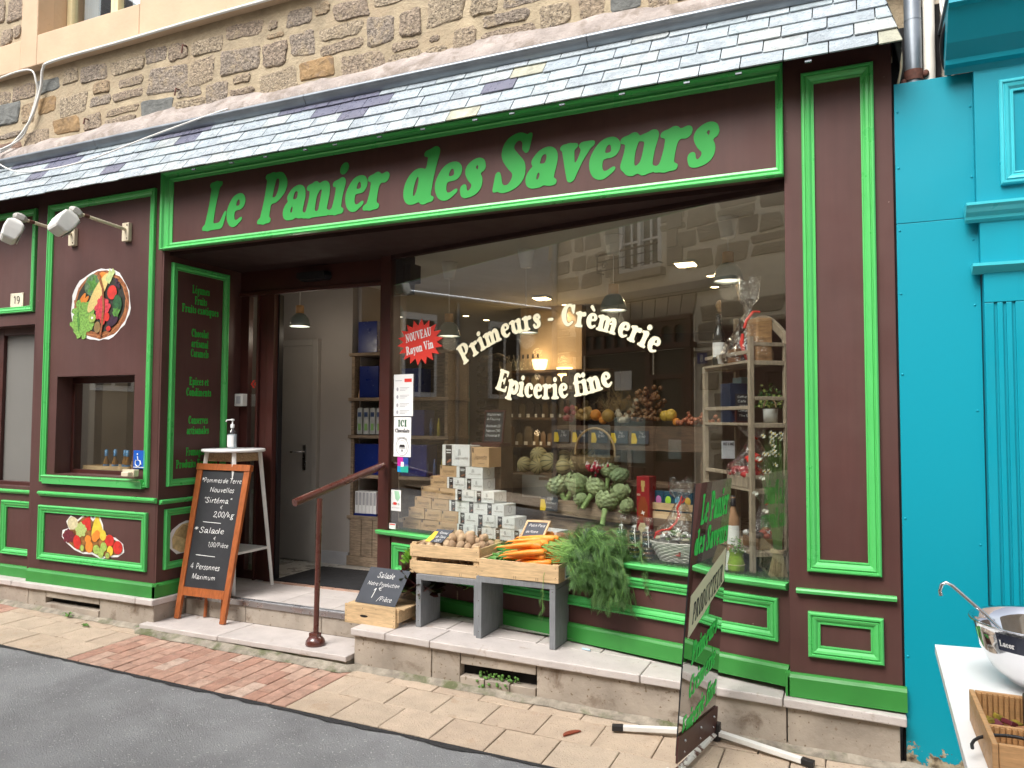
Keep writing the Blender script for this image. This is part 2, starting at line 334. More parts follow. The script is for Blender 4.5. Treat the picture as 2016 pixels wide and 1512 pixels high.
    G['*'] = (.5, _ln((.25,.45,.05),(.25,.95,.05)) + _ln((.05,.58,.05),(.45,.82,.05)) + _ln((.45,.58,.05),(.05,.82,.05)))
    G['0'] = (.66, _rg(.33,.5,.2,.44,0,360,.1,.055))
    G['1'] = (.5, _ln((.12,.78,.05),(.27,.93,.07),(.27,.1,.09)) + _sf((.12,.05,.045),(.42,.05,.045)))
    G['2'] = (.64, _ln((.12,.72,.07),(.18,.88,.06),(.33,.94,.055),(.48,.8,.09),(.44,.58,.08),(.22,.28,.06),(.12,.08,.06),(.52,.07,.06)))
    G['3'] = (.62, _ln((.12,.8,.06),(.3,.94,.055),(.46,.78,.08),(.3,.54,.05),(.48,.4,.09),(.46,.14,.09),(.28,.05,.055),(.12,.16,.06)))
    G['4'] = (.66, _ln((.42,.95,.05),(.08,.34,.05),(.58,.34,.05)) + _ln((.42,.7,.08),(.42,.1,.08)))
    G['5'] = (.62, _ln((.5,.94,.05),(.18,.94,.05),(.14,.56,.05),(.32,.62,.06),(.48,.42,.09),(.42,.12,.08),(.24,.05,.055),(.1,.14,.06)))
    G['9'] = (.64, _rg(.32,.66,.16,.27,0,360,.09,.05) + _ln((.5,.62,.09),(.46,.3,.09),(.3,.06,.06)))
    G['7'] = (.6, _ln((.1,.94,.05),(.5,.94,.05),(.3,.5,.07),(.22,.06,.08)))
    G['6'] = (.64, _rg(.32,.3,.17,.25,0,360,.09,.05) + _ln((.5,.9,.05),(.3,.8,.07),(.16,.4,.09)))
    G['Z'] = (.7, _ln((.12,.94,.055),(.6,.94,.055),(.12,.06,.055),(.62,.06,.055)))
    G['K'] = (.9, _st(.22,0,1,.12,'b','b',.14) + _ln((.32,.45,.05),(.7,.93,.06)) + _ln((.42,.56,.09),(.72,.08,.11)))
    G['G'] = (.9, _ln((.66,.74,.07),(.6,.88,.06),(.44,.945,.055),(.26,.8,.1),(.19,.5,.13),(.27,.2,.1),(.46,.06,.06),(.66,.16,.07),(.68,.42,.1)) + _sf((.52,.46,.04),(.8,.46,.04)))
    G['8'] = (.64, _rg(.32,.72,.15,.21,0,360,.085,.05) + _rg(.32,.27,.18,.22,0,360,.095,.05))
    G['\u20ac'] = (.72, _ln((.62,.8,.05),(.48,.92,.05),(.28,.78,.07),(.2,.5,.08),(.28,.2,.07),(.48,.07,.05),(.62,.18,.05)) + _ln((.06,.58,.035),(.5,.58,.035)) + _ln((.06,.42,.035),(.46,.42,.035)))
    G['"'] = (.36, _ln((.1,.95,.045),(.12,.75,.03)) + _ln((.24,.95,.045),(.26,.75,.03)))
    G['@'] = (.5, _ln((.1,.5,.06),(.4,.5,.06)))
    ac = lambda b, s: (G[b][0], G[b][1] + s)
    G['\u00e9'] = ac('e', _ln((.28,.8,.045),(.42,.95,.07)))
    G['\u00e8'] = ac('e', _ln((.2,.95,.07),(.34,.8,.045)))
    return G
GL = _glyphs()
GL[' '] = (.34, [])
def _cr(p, n=7):
    if len(p) < 3: return p
    o = []
    q = [p[0]] + list(p) + [p[-1]]
    for i in range(1, len(q)-2):
        a, b, c, d = [np.array(v) for v in q[i-1:i+3]]
        for k in range(n):
            t = k/n
            o.append(.5*((2*b)+(c-a)*t+(2*a-5*b+4*c-d)*t*t+(3*b-a-3*c+d)*t**3))
    o.append(np.array(p[-1]))
    return o
_lc = {}
def glyph_loops(ch, style):
    """closed contour loops of one glyph; style 'fat' (soft heavy serif), 'hand' (thin marker) or 'bold' (fat with a rim)"""
    key = (ch, style)
    if key in _lc: return _lc[key]
    adv, st = GL[ch]
    step = .02 if style != 'hand' else .022
    x0, x1, y0, y1 = -.14, adv+.14, -.42, 1.12
    nx, ny = int((x1-x0)/step), int((y1-y0)/step)
    gx = x0+np.arange(nx)*step; gy = y0+np.arange(ny)*step
    PX, PY = np.meshgrid(gx, gy)
    F = np.full(PX.shape, -9.)
    for kind, p in st:
        if style == 'hand':
            if kind == 's': continue
            p = [(a, b, .036) for a, b, c in p]
        q = _cr(p) if len(p) > 2 else [np.array(v) for v in p]
        add = .028 if style == 'rim' else .010 if style == 'bold' else 0
        for a, b in zip(q[:-1], q[1:]):
            d = b[:2]-a[:2]; L = d@d+1e-12
            t = np.clip(((PX-a[0])*d[0]+(PY-a[1])*d[1])/L, 0, 1)
            F = np.maximum(F, a[2]+(b[2]-a[2])*t+add-np.hypot(PX-a[0]-t*d[0], PY-a[1]-t*d[1]))
    if style != 'hand':                       # soften inside corners as heavy soft serif faces do
        Gk = F.copy()
        for _ in range(2):
            Gk[1:-1, 1:-1] = (Gk[1:-1, 1:-1]*4+Gk[:-2, 1:-1]+Gk[2:, 1:-1]+Gk[1:-1, :-2]+Gk[1:-1, 2:])/8
        F = Gk
    F[0, :] = F[-1, :] = F[:, 0] = F[:, -1] = -1
    F += 1.37e-5; F[0, :] = F[-1, :] = F[:, 0] = F[:, -1] = -1
    pt = {}
    seg = {}
    def ip(i, j, k, l):
        u, v = F[j, i], F[l, k]; t = u/(u-v)
        key_ = (i, j, k, l); pt[key_] = (x0+(i+(k-i)*t)*step, y0+(j+(l-j)*t)*step)
        return key_
    pos = F > 0
    cell = pos[:-1, :-1].astype(int)+2*pos[:-1, 1:]+4*pos[1:, 1:]+8*pos[1:, :-1]
    for j, i in zip(*np.where((cell > 0) & (cell < 15))):
        c = cell[j, i]
        b = lambda: ip(i, j, i+1, j)
        r = lambda: ip(i+1, j, i+1, j+1)
        t = lambda: ip(i, j+1, i+1, j+1)
        l = lambda: ip(i, j, i, j+1)
        E = {1:[(l,b)],2:[(b,r)],3:[(l,r)],4:[(r,t)],5:[(l,b),(r,t)],6:[(b,t)],7:[(l,t)],8:[(t,l)],9:[(t,b)],10:[(b,r),(t,l)],11:[(t,r)],12:[(r,l)],13:[(r,b)],14:[(b,l)]}[c]
        for u, v in E: seg[u()] = v()
    loops = []
    while seg:
        s, e = seg.popitem(); lp = [s]
        while e != s and e in seg:
            lp.append(e); e = seg.pop(e)
        if len(lp) < 6: continue
        P_ = np.array([pt[k_] for k_ in lp])
        P_ = (np.roll(P_, 1, 0)+2*P_+np.roll(P_, -1, 0))/4
        k = 2 if len(P_) > 24 else 1
        loops.append(P_[::k])
    _lc[key] = loops
    return loops
def text_loops(s, style='fat', slant=0., track=0.):
    out = []; x = 0.
    for ch in s:
        for lp in glyph_loops(ch, style):
            q = lp.copy(); q[:, 0] += x+q[:, 1]*slant; out.append((q, x))
        x += GL[ch][0]+track
    return out, x
def _area(q): return .5*float(np.sum(q[:, 0]*np.roll(q[:, 1], -1)-np.roll(q[:, 0], -1)*q[:, 1]))
def _inside(p, q):
    a, b = q, np.roll(q, -1, 0); c = (a[:, 1] > p[1]) != (b[:, 1] > p[1])
    with np.errstate(divide='ignore', invalid='ignore'): xx = a[:, 0]+(p[1]-a[:, 1])/(b[:, 1]-a[:, 1])*(b[:, 0]-a[:, 0])
    return int(np.sum(c & (p[0] < xx))) % 2 == 1
def nest(gl):
    """outlines of a glyph grouped as (outer, its holes)"""
    big = max(gl, key=lambda q: abs(_area(q))); sg = _area(big) > 0
    outs = [[q] for q in gl if (_area(q) > 0) == sg]
    for q in gl:
        if (_area(q) > 0) != sg:
            for o in outs:
                if _inside(q[0], o[0]): o.append(q); break
    return outs
def text(name, s, P, u, v, h, m, parent=None, width=None, style='fat', slant=0., track=None, align='l', lift=.0025, warp=None, rim=None, kind=None):
    """flat lettering on a surface: P maps (u,v,h); u,v = start (or middle) of the base line; h = capital height"""
    if track is None: track = -.1 if style == 'hand' else -.03
    loops, w = text_loops(s, style, slant, track)
    sx = h if width is None else width/w
    u0 = u if align == 'l' else u-w*sx/2 if align == 'c' else u-w*sx
    mb = MB(); groups = {}
    for q, x in loops: groups.setdefault(x, []).append(q)
    for gi_, (x, gl) in enumerate(groups.items()):
        for part in nest(gl):
            pl = [[Vector((p[0], p[1], 0)) for p in q] for q in part]
            flat = [p for q in pl for p in q]
            tr = tessellate_polygon(pl)
            vs = []
            for p in flat:
                a, b = p.x*sx, p.y*h
                if warp: a, b = warp(a, b, w*sx)
                vs.append(P(u0+a, v+b, lift+(gi_ % 3)*.00025))
            mb.add(vs, tr)
    if rim is not None:
        text(name+'_outline', s, P, u, v, h, rim, parent, width, 'rim', slant, track, align, lift*.5, warp)
    return obj(name, mb, m, parent, tri=True)
def arc(Rad, up=True):
    """bends a base line into an arch (up) or a smile"""
    def f(a, b, w):
        t = (a-w/2)/Rad
        if up: return w/2+(Rad+b)*math.sin(t), (Rad+b)*math.cos(t)-Rad
        return w/2+(Rad-b)*math.sin(t), Rad-(Rad-b)*math.cos(t)
    return f
# ================================================================ the palette
GREEN = mat('green_gloss_paint', (.085,.50,.125), .34, var=.04, vs=4, bump=.03, bs=30, stain=(.42,.09,.07), ss=9, smin=.765, smax=.775, coat=.25)
GREENB = mat('green_base_board_paint', (.038,.25,.042), .45, var=.1, vs=3, bump=.08, bs=30, stain=(.45,.08,.07), ss=7, smin=.74, smax=.76)
BROWN = mat('brown_panel_paint', (.087,.037,.032), .5, streak=.09, var=.10, vs=2, bump=.05, bs=14, speck=(.3,.24,.2), spk=(34,.79), spec=.3)
BROWND = mat('dark_red_brown_joinery', (.062,.018,.014), .4, var=.12, vs=3, bump=.05, bs=20)
LETTER = mat('green_vinyl_lettering', (.045,.36,.075), .5, var=.04, spec=.2)
LETTERD = mat('dark_green_vinyl_lettering', (.035,.46,.06), .5, var=.04, spec=.2)
CREAM = mat('cream_vinyl_lettering', (.80,.74,.52), .5, var=.03)
RIM = mat('grey_green_lettering_rim', (.10,.11,.07), .5, var=.03)
TEAL = mat('teal_panel_paint', (.0,.275,.365), .45, spec=.3, var=.05, vs=1.5, bump=.04, bs=16)
TEALL = mat('light_turquoise_moulding_paint', (.05,.50,.58), .36, var=.05, vs=3, bump=.05)
SLATE = mat('canopy_slate', (.2,.23,.25), .3, grain=(.80,(1,26,9),3), var=.14, vs=14, bump=.7, bs=42, spec=.6,
            cols=[(.40,.46,.49),(.44,.50,.52),(.37,.43,.47),(.46,.50,.50),(.40,.47,.50),(.42,.47,.51),(.38,.44,.48),(.45,.51,.54),(.41,.47,.50)], stain=(.27,.31,.34), ss=7, smin=.5, smax=.66)
SLATED = mat('replaced_dark_slate', (.14,.145,.20), .3, var=.08, vs=10, bump=.25, bs=30, spec=.6)
SLATEY = mat('lichen_pale_slate', (.36,.36,.28), .5, var=.2, vs=12, bump=.6, bs=40, stain=(.5,.48,.36), ss=9, smin=.5, smax=.6)
ZINC = mat('zinc_flashing', (.24,.27,.30), .38, metal=.6, var=.15, vs=5, bump=.12, bs=12)
MORTAR = mat('lime_mortar', (.41,.335,.225), .95, var=.2, vs=5, bump=1.0, bs=45, stain=(.38,.30,.20), ss=4)
RUBBLE = mat('rubble_granite', (.3,.22,.15), .95, var=.42, vs=46, bump=2.6, bs=55, speck=(.12,.1,.08), spk=(70,.62),
             cols=[(.36,.285,.21),(.33,.26,.195),(.39,.31,.22),(.34,.27,.20),(.32,.265,.21),(.37,.29,.205),(.40,.325,.23),(.33,.275,.22),(.35,.275,.205),(.38,.28,.175)], stain=(.37,.295,.20), ss=14, smin=.52, smax=.66)
RUBBLEO = mat('ochre_rubble_stone', (.31,.20,.095), .9, var=.3, vs=16, bump=1.3, bs=30, stain=(.22,.15,.09), ss=10, smin=.55, smax=.65)
RUBBLEB = mat('blue_grey_rubble_stone', (.15,.155,.145), .85, var=.25, vs=14, bump=1.2, bs=30)
RUBBLER = mat('rust_brown_rubble_stone', (.20,.125,.09), .85, var=.25, vs=14, bump=1.2, bs=34)
RENDER = mat('pale_flashing_render', (.37,.32,.29), .95, var=.2, vs=7, bump=1.0, bs=38, stain=(.24,.20,.17), ss=6)
BEIGE = mat('beige_painted_surround', (.56,.40,.26), .7, var=.08, vs=3, bump=.2, bs=24, stain=(.40,.29,.19), ss=7, smin=.66, smax=.74)
SLAB = mat('pink_grey_limestone_slab', (.55,.50,.47), .55, var=.1, vs=6, bump=.25, bs=30, stain=(.36,.28,.22), ss=8, smin=.6, smax=.72, speck=(.3,.24,.2), spk=(90,.7))
FACING = mat('stained_stone_facing', (.38,.325,.265), .85, var=.22, vs=4, bump=.5, bs=24, stain=(.16,.115,.08), ss=6, smin=.56, smax=.72, speck=(.2,.15,.1), spk=(50,.66))
BRICK = mat('red_clay_paver', (.40,.15,.09), .9, var=.2, vs=14, bump=.7, bs=70,
            cols=[(.45,.27,.20),(.41,.23,.165),(.49,.33,.25),(.44,.27,.20),(.40,.225,.165),(.52,.38,.30),(.43,.255,.185)], stain=(.30,.2,.15), ss=16, smin=.56, smax=.68, speck=(.55,.42,.33), spk=(120,.7))
PAVER = mat('beige_concrete_paver', (.56,.40,.255), .92, var=.1, vs=8, bump=.8, bs=110,
            cols=[(.50,.40,.30),(.48,.375,.28),(.53,.42,.315),(.49,.385,.285)], speck=(.26,.18,.115), spk=(95,.67), stain=(.40,.28,.18), ss=5, smin=.6, smax=.75)
ASPH = mat('worn_asphalt', (.29,.295,.30), .88, var=.2, vs=2.2, bump=1.6, bs=130, stain=(.19,.19,.195), ss=1.4, smin=.52, smax=.72, speck=(.50,.50,.49), spk=(80,.655))
JOINT = mat('dark_joint_sand', (.10,.075,.055), .98, var=.2, vs=20, bump=.6, bs=90)
WOODP = mat('pale_crate_pine', (.66,.46,.25), .7, var=.1, vs=8, bump=.15, bs=60, grain=(.72,(3,26,26),4), stain=(.3,.2,.12), ss=7, smin=.7, smax=.78)
WOODO = mat('orange_varnished_wood', (.42,.12,.035), .38, var=.12, vs=10, grain=(.7,(20,20,3),4), coat=.3)
WOODG = mat('grey_painted_bench_wood', (.22,.23,.24), .62, var=.1, vs=5, bump=.2, bs=40, grain=(.82,(18,18,2),5), stain=(.08,.08,.085), ss=9, smin=.7, smax=.74)
WOODK = mat('brown_shelf_wood', (.14,.085,.05), .6, var=.15, vs=8, grain=(.6,(4,22,22),4))
WOODL = mat('pale_driftwood', (.42,.34,.25), .7, var=.12, vs=8, grain=(.72,(20,20,3),4), bump=.15)
WOODH = mat('worn_grey_plank', (.32,.235,.16), .8, var=.2, vs=6, grain=(.5,(3,26,26),4), bump=.4)
WHITEP = mat('white_paint', (.78,.78,.77), .42, var=.04, vs=4, bump=.05)
WHITEW = mat('worn_white_paint', (.74,.73,.69), .55, var=.08, vs=6, bump=.1, stain=(.35,.2,.1), ss=8, smin=.7, smax=.76)
IVORY = mat('ivory_plastic', (.66,.58,.42), .5, var=.08, vs=10)
BLACKB = mat('chalkboard_black', (.022,.023,.027), .6, var=.2, vs=5)
SLATEB = mat('slate_price_board', (.045,.052,.066), .6, var=.12, vs=8)
CHALK = mat('white_chalk', (.80,.80,.78), .9, var=.1, vs=40)
CHALKD = mat('rubbed_chalk', (.42,.42,.42), .9, var=.25, vs=30)
BLACK = mat('black_plastic', (.012,.012,.014), .45, var=.1)
STEEL = mat('polished_steel', (.72,.72,.74), .07, metal=1, var=.03)
STEELB = mat('brushed_metal', (.45,.45,.46), .3, metal=1, var=.08)
PAPER = mat('white_paper', (.80,.80,.79), .7, var=.03)
GREYT = mat('grey_print', (.38,.38,.40), .8, var=.1)
RED = mat('red_vinyl', (.72,.045,.03), .5, var=.04)
KRAFT = mat('kraft_cardboard', (.58,.37,.20), .85, var=.08, vs=9, bump=.1, bs=60)
CARTW = mat('white_cardboard', (.84,.84,.84), .6, var=.03)
INK = mat('black_print', (.03,.025,.025), .6, var=.1)
INKB = mat('brown_print', (.13,.08,.05), .8, var=.1)
PLASTER = mat('interior_plaster', (.36,.33,.305), .9, var=.05, vs=2, bump=.1, bs=20)
CEIL = mat('interior_ceiling', (.56,.55,.50), .9, var=.05, vs=2)
FLOORI = mat('interior_tile', (.40,.38,.34), .3, var=.12, vs=4)
DOORG = mat('grey_interior_door', (.33,.31,.285), .5, var=.05, vs=3)
GLASSW = glass('shop_window_glass', (.96,.975,.96), .135)
GLASSC = glass('clear_glass', (.93,.96,.95), .06)
CELLO = glass('crinkled_cellophane', (.94,.94,.95), .13, .06, 1.0, 26)
# ================================================================ ground, road, pavement
def sheet(name, x0, x1, y0, y1, dz, m, kind='structure', nx=24, ny=8):
    mb = MB(); vs = [(x0+(x1-x0)*i/nx, y0+(y1-y0)*j/ny, gz(x0+(x1-x0)*i/nx, y0+(y1-y0)*j/ny)+dz) for j in range(ny+1) for i in range(nx+1)]
    mb.add(vs, [(j*(nx+1)+i, j*(nx+1)+i+1, (j+1)*(nx+1)+i+1, (j+1)*(nx+1)+i) for j in range(ny) for i in range(nx)])
    return obj(name, mb, m, kind=kind)
sheet('ground', -60, 60, -60, 60, -.12, JOINT)
sheet('road', -40, 30, -5.2, -.705, -.004, ASPH)
pv = sheet('pavement', -24, 8, -.715, .6, -.016, JOINT)
sheet('far_pavement', -40, 30, -6.4, -5.2, .05, PAVER)
tarm = mat('fresh_tar_seam', (.028,.028,.030), .8, var=.2, vs=20, bump=1.2, bs=90)
mb = MB(); rr = random.Random(3); pts = []
for i in range(160):
    x = -9+i*.07; wd = .012+.02*rr.random()+(.02 if -3.9 < x < -1.6 else 0)*rr.random(); pts.append((x, -.712, -.712-wd))
for a, b in zip(pts[:-1], pts[1:]):
    mb.add([(a[0], a[1], gz(a[0], a[1])+.001), (a[0], a[2], gz(a[0], a[2])+.001), (b[0], b[2], gz(b[0], b[2])+.001), (b[0], b[1], gz(b[0], b[1])+.001)], [(0, 1, 2, 3)])
obj('tar_seam', mb, tarm, kind='structure')
rp = random.Random(11)
def paver(x0, x1, y0, y1, m, name='paver', j=.006):
    br_ = name == 'clay_brick'; dz = rp.uniform(-.0012, .0012) if br_ else rp.uniform(-.002, .002); tx = rp.uniform(-.0008, .0008) if br_ else rp.uniform(-.002, .002); a = j/2+rp.uniform(-.001, .001)
    mb = MB(); c = ((x0+x1)/2, (y0+y1)/2); vs = []; rad = .005
    for (k, ins) in ((-.03, 0), (-.003, 0), (0, rad)):
        for sx, sy in ((-1,-1),(1,-1),(1,1),(-1,1)):
            x = c[0]+sx*((x1-x0)/2-a-ins); y = c[1]+sy*((y1-y0)/2-a-ins); vs.append((x, y, gz(x, y)+dz+k+tx*sx))
    fs = [(8,9,10,11)]
    for L in (0, 4): fs += [(L+i, L+(i+1) % 4, L+4+(i+1) % 4, L+4+i) for i in range(4)]
    mb.add(vs, fs)
    return obj(name, mb, m, pv, loc=(c[0], c[1], gz(*c)))
# brick field in front of the steps
bx = -4.552; n = 0
while bx < -2.85:
    y = -.70; off = (n % 2)*.105+rp.uniform(-.02, .02); y1 = -.70+.105+off*.5
    ys = [-.70]
    yy = -.70+(.21 if n % 2 else .115)
    while yy < -.13: ys.append(yy); yy += .208
    ys.append(-.105)
    for a, b in zip(ys[:-1], ys[1:]): paver(bx, bx+.1025, a, b, BRICK, 'clay_brick')
    bx += .1025; n += 1
def rows(x0, x1, ph):
    for (ya, yb, of) in ((-.70, -.432, .147), (-.432, -.172, 0), (-.172, -.052, .15)):
        k = math.floor((x0-ph-of)/.2955)-1; xs = [ph+of+.2955*i for i in range(k, k+200) if x0 < ph+of+.2955*i < x1]
        xs = [x0]+[q for q in xs if q-x0 > .06 and x1-q > .06]+[x1]
        for a, b in zip(xs[:-1], xs[1:]): paver(a, b, ya, yb, PAVER)
rows(bx, 2.4, -2.66); rows(-5.95, -4.552, -5.93)
bx = -5.95
while bx > -9.2:
    bx -= .1025; n += 1; ys = [-.70]; yy = -.70+(.21 if n % 2 else .115)
    while yy < -.13: ys.append(yy); yy += .208
    ys.append(-.06)
    for a, b in zip(ys[:-1], ys[1:]): paver(bx, bx+.1025, a, b, BRICK, 'clay_brick')
# cement fillet where wall meets pavement
mb = MB(); rr = random.Random(5)
cem = mat('cement_fillet', (.33,.29,.23), .95, var=.3, vs=16, bump=1.0, bs=60, stain=(.12,.13,.06), ss=5, smin=.5, smax=.64)
prev = None
for i in range(140):
    x = -9+i*.083; wd = .045+.02*rr.random(); h = .02+.012*rr.random()
    if x > 2.3: break
    y0 = -.04 if not -4.66 < x < -2.8 else -.11
    cur = [(x, y0+.02, gz(x, y0)+h), (x, y0-.012, gz(x, y0)+h*.8), (x, y0-wd, gz(x, y0)+.001)]
    if prev: mb.add(prev+cur, [(0,1,4,3),(1,2,5,4)], smooth=True)
    prev = cur
obj('cement_fillet', mb, cem, pv)

# ================================================================ stone plinth with slabs, steps
pl = thing('stone_plinth', 'low stone plinth with pale overhanging slabs and two steps under the brown shopfront', 'plinth', (-2.2, 0, 0))
def zl(x): return .16+.018*(.2-x) if x > -3 else .212
rs = random.Random(21)
def slab(x0, x1, y0, y1, name='slab', th=.042, m=SLAB, bev=.006, z=None):
    mb = MB(); g = .0025; f = z or zl; nn = max(2, int((x1-x0)/.09)) if y0 < -.03 else 1
    xs = [x0+g+(x1-x0-2*g)*i/nn for i in range(nn+1)]
    fr = [y0+(rs.uniform(0, .006) if 0 < i < nn else 0) for i in range(nn+1)]
    vs = []
    for x, y in zip(xs, fr): vs += [(x, y, f(x)-th), (x, y, f(x)), (x, y1-g, f(x)), (x, y1-g, f(x)-th)]
    fs = []
    for i in range(nn):
        a = i*4; b = a+4; fs += [(a, b, b+1, a+1), (a+1, b+1, b+2, a+2), (a+2, b+2, b+3, a+3), (a+3, b+3, b, a)]
    fs += [(0, 1, 2, 3), (nn*4+3, nn*4+2, nn*4+1, nn*4)]
    mb.add(vs, fs); return obj(name, mb, m, pl, bevel=bev)
jx = [-2.852, -2.60, -2.29, -1.035, -.335, .197]
for a, b in zip(jx[:-1], jx[1:]): slab(a, b, -.07, .19 if b < 0 else .12)
for a, b in zip([-2.852, -2.32, -1.72, -1.33, -.6], [-2.32, -1.72, -1.33, -.6, -.28]): slab(a, b, .19, .80 if b < -1.7 else .45, 'tile')
for a, b in ((-9.5, -8.3), (-8.3, -7.1), (-7.1, -6.1), (-6.1, -4.72), (-4.72, -4.545)): slab(a, b, -.07, .3)
def facing(x0, x1, zt=None, y0=-.042, y1=.1, name='facing_stone', m=FACING, zb=None):
    mb = MB(); g = .003
    vs = []
    for x in (x0+g, x1-g):
        t = (zt if zt is not None else zl(x)-.043); bt = zb if zb is not None else gz(x, y0)-.06
        vs += [(x, y0, bt), (x, y0, t), (x, y1, t), (x, y1, bt)]
    mb.add(vs, [(0,4,5,1),(1,5,6,2),(2,6,7,3),(3,7,4,0),(0,1,2,3),(7,6,5,4)]); return obj(name, mb, m, pl, bevel=.004)
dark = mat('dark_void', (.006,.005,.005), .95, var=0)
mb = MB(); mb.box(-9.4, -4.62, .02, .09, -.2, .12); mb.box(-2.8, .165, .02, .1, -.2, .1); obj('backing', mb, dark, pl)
for a, b in ((-9.4,-8.2),(-8.2,-7.0),(-7.0,-5.93),(-5.93,-5.72),(-5.12,-4.56)): facing(a, b, y1=.02)
for a, b in ((-2.842,-2.29),(-2.29,-2.10),(-1.625,-.835),(-.835,-.32),(-.32,.17)): facing(a, b, y1=.02)
# ventilation slots: lintel above, sill pieces below
for (a, b, hole0, hole1) in ((-5.72,-5.12,.073,.118),(-2.10,-1.625,.024,.092)):
    facing(a, b, zb=hole1-.003*(b-a), y1=.02, name='slot_lintel')
    k = 3 if a > -3 else 1
    for i in range(k): facing(a+(b-a)*i/k, a+(b-a)*(i+1)/k, zt=hole0-.008*(i/k), y0=-.048, y1=.02, name='slot_sill', m=FACING)
# side of the left plinth, risers, treads
mb = MB(); mb.box(-4.6, -4.562, -.036, .26, -.05, .168); obj('side_stone', mb, FACING, pl, bevel=.004)
zs = lambda x: .05
for a, b in ((-4.632,-3.90),(-3.90,-2.853)): slab(a, b, -.105, .245, 'step_slab', .035, z=lambda x: .05)
mb = MB(); mb.box(-4.62, -2.86, -.085, .22, -.2, .014); obj('step_base', mb, cem, pl)
for a, b in ((-4.56,-3.98),(-3.98,-3.31),(-3.31,-2.853)):
    mb = MB(); mb.box(a+.002, b-.002, .24, .27, .05, .165); obj('riser_stone', mb, FACING, pl, bevel=.002)
for a in (-4.60, -4.15, -3.70, -3.25):
    for y0, y1 in ((.262, .53), (.53, .80)):
        mb = MB(); mb.box(a+.002, min(a+.45, -2.85)-.002, y0+.001, y1-.001, .165, .2125); obj('floor_tile', mb, SLAB, pl, bevel=.001)
mb = MB(); mb.box(-4.598, -2.853, .228, .262, .168, .2145); mb.tube([(-4.598,.229,.2085),(-2.853,.229,.2085)], .007)
mb.box(-4.598, -2.853, .240, .2435, .2146, .217); mb.box(-4.598, -2.853, .250, .2535, .2146, .217); obj('metal_nosing', mb, STEELB, pl, bevel=.001)
mb = MB(); mb.box(-2.856, -2.80, .19, .79, -.1, .165); obj('side_stone', mb, FACING, pl)
# brick threshold row
for i in range(9):
    mb = MB(); mb.box(-4.22+i*.12, -4.105+i*.12, .745, .80, .2, .2165); obj('threshold_brick', mb, BRICK, pl, bevel=.003)
# cracks in the facing stones: narrow recessed lines
mb = MB()
for pth in ([(-1.905,.12),(-1.87,.09),(-1.84,.075),(-1.80,.06)],[(-1.60,.06),(-1.52,.03),(-1.49,-.02)],[(-.835,.1),(-.83,.05),(-.82,0),(-.80,-.05)],[(-2.28,.06),(-2.2,.045),(-2.12,.05)],[(-2.24,.13),(-2.21,.11),(-2.2,.08)]):
    pass
# weeds in the slot and at the wall foot
LEAFW = mat('weed_leaf', (.10,.24,.04), .6, var=.2, vs=30)
def weed(loc, n, r, h, lab, seed):
    rw = random.Random(seed); mb = MB()
    for i in range(n):
        a = rw.uniform(0, 6.28); rr_ = r*rw.uniform(.3, 1); hh = h*rw.uniform(.3, 1); w = .35*rr_*rw.uniform(.6, 1)
        p0 = Vector(loc); d = Vector((math.cos(a), math.sin(a)*.7-.2, 0)); p1 = p0+d*rr_*.5+Vector((0, 0, hh)); p2 = p0+d*rr_+Vector((0, 0, hh*.6)); sd = Vector((-d.y, d.x, 0))*w*.5
        mb.add([p0, p1-sd, p2, p1+sd], [(0, 1, 2, 3)])
    o = obj('weed', mb, LEAFW, loc=loc); return tag(o, lab, 'weed')
weed((-5.38,-.10,gz(-5.38,-.1)+.004), 16, .075, .04, 'small green weed in the paving joint below the left vent slot', 1)
weed((-5.05,-.19,gz(-5.05,-.19)+.004), 14, .06, .02, 'flat green weed lying on the beige pavers near the left plinth', 2)
weed((-4.66,-.07,gz(-4.66,-.07)+.01), 9, .04, .02, 'tiny tuft at the pavement joint by the corner of the step', 3)
mb = MB(); rw = random.Random(9)
for i in range(46):
    x = rw.uniform(-1.99, -1.74); y = rw.uniform(-.035, .0); z = .022+rw.uniform(0, .035)-(.04 if rw.random() < .12 else 0); rr_ = rw.uniform(.006, .012)
    if z < .02: y = -.055
    mb.ell((x, y, z), (rr_, rr_*.6, rr_*.9), 6, 3)
    mb.tube([(x, y+.004, z), (x+.01, 0, .01)], .0008, 4)
tag(obj('ivy_weed', mb, LEAFW), 'round leaved weed growing in the wide vent slot of the plinth', 'weed')
mb = MB(); poly = [(math.cos(a)*.055, math.sin(a)*.055) for a in [math.pi*i/8 for i in range(9)]]
Mc = Matrix.Translation((-1.30,-.36,gz(-1.3,-.36)+.004)) @ Matrix.Rotation(1.0, 4, 'Z'); mb.prism(poly, 0, .006, P=lambda u, v, h: Mc @ Vector((u, v*.55, h)))
tag(obj('peel_scrap', mb, mat('red_brown_scrap', (.25,.05,.02), .6)), 'red brown half round scrap lying on a paver before the plinth', 'scrap')
mb = MB(); mb.tube([(-1.44,.20,zl(-1.44)+.006),(-1.39,.19,zl(-1.4)+.006)], .006); tag(obj('chewing_gum_wrapper', mb, mat('pale_blue_wrapper', (.5,.68,.78), .5)), 'tiny pale blue wrapper on the slab behind the grey benches', 'litter')

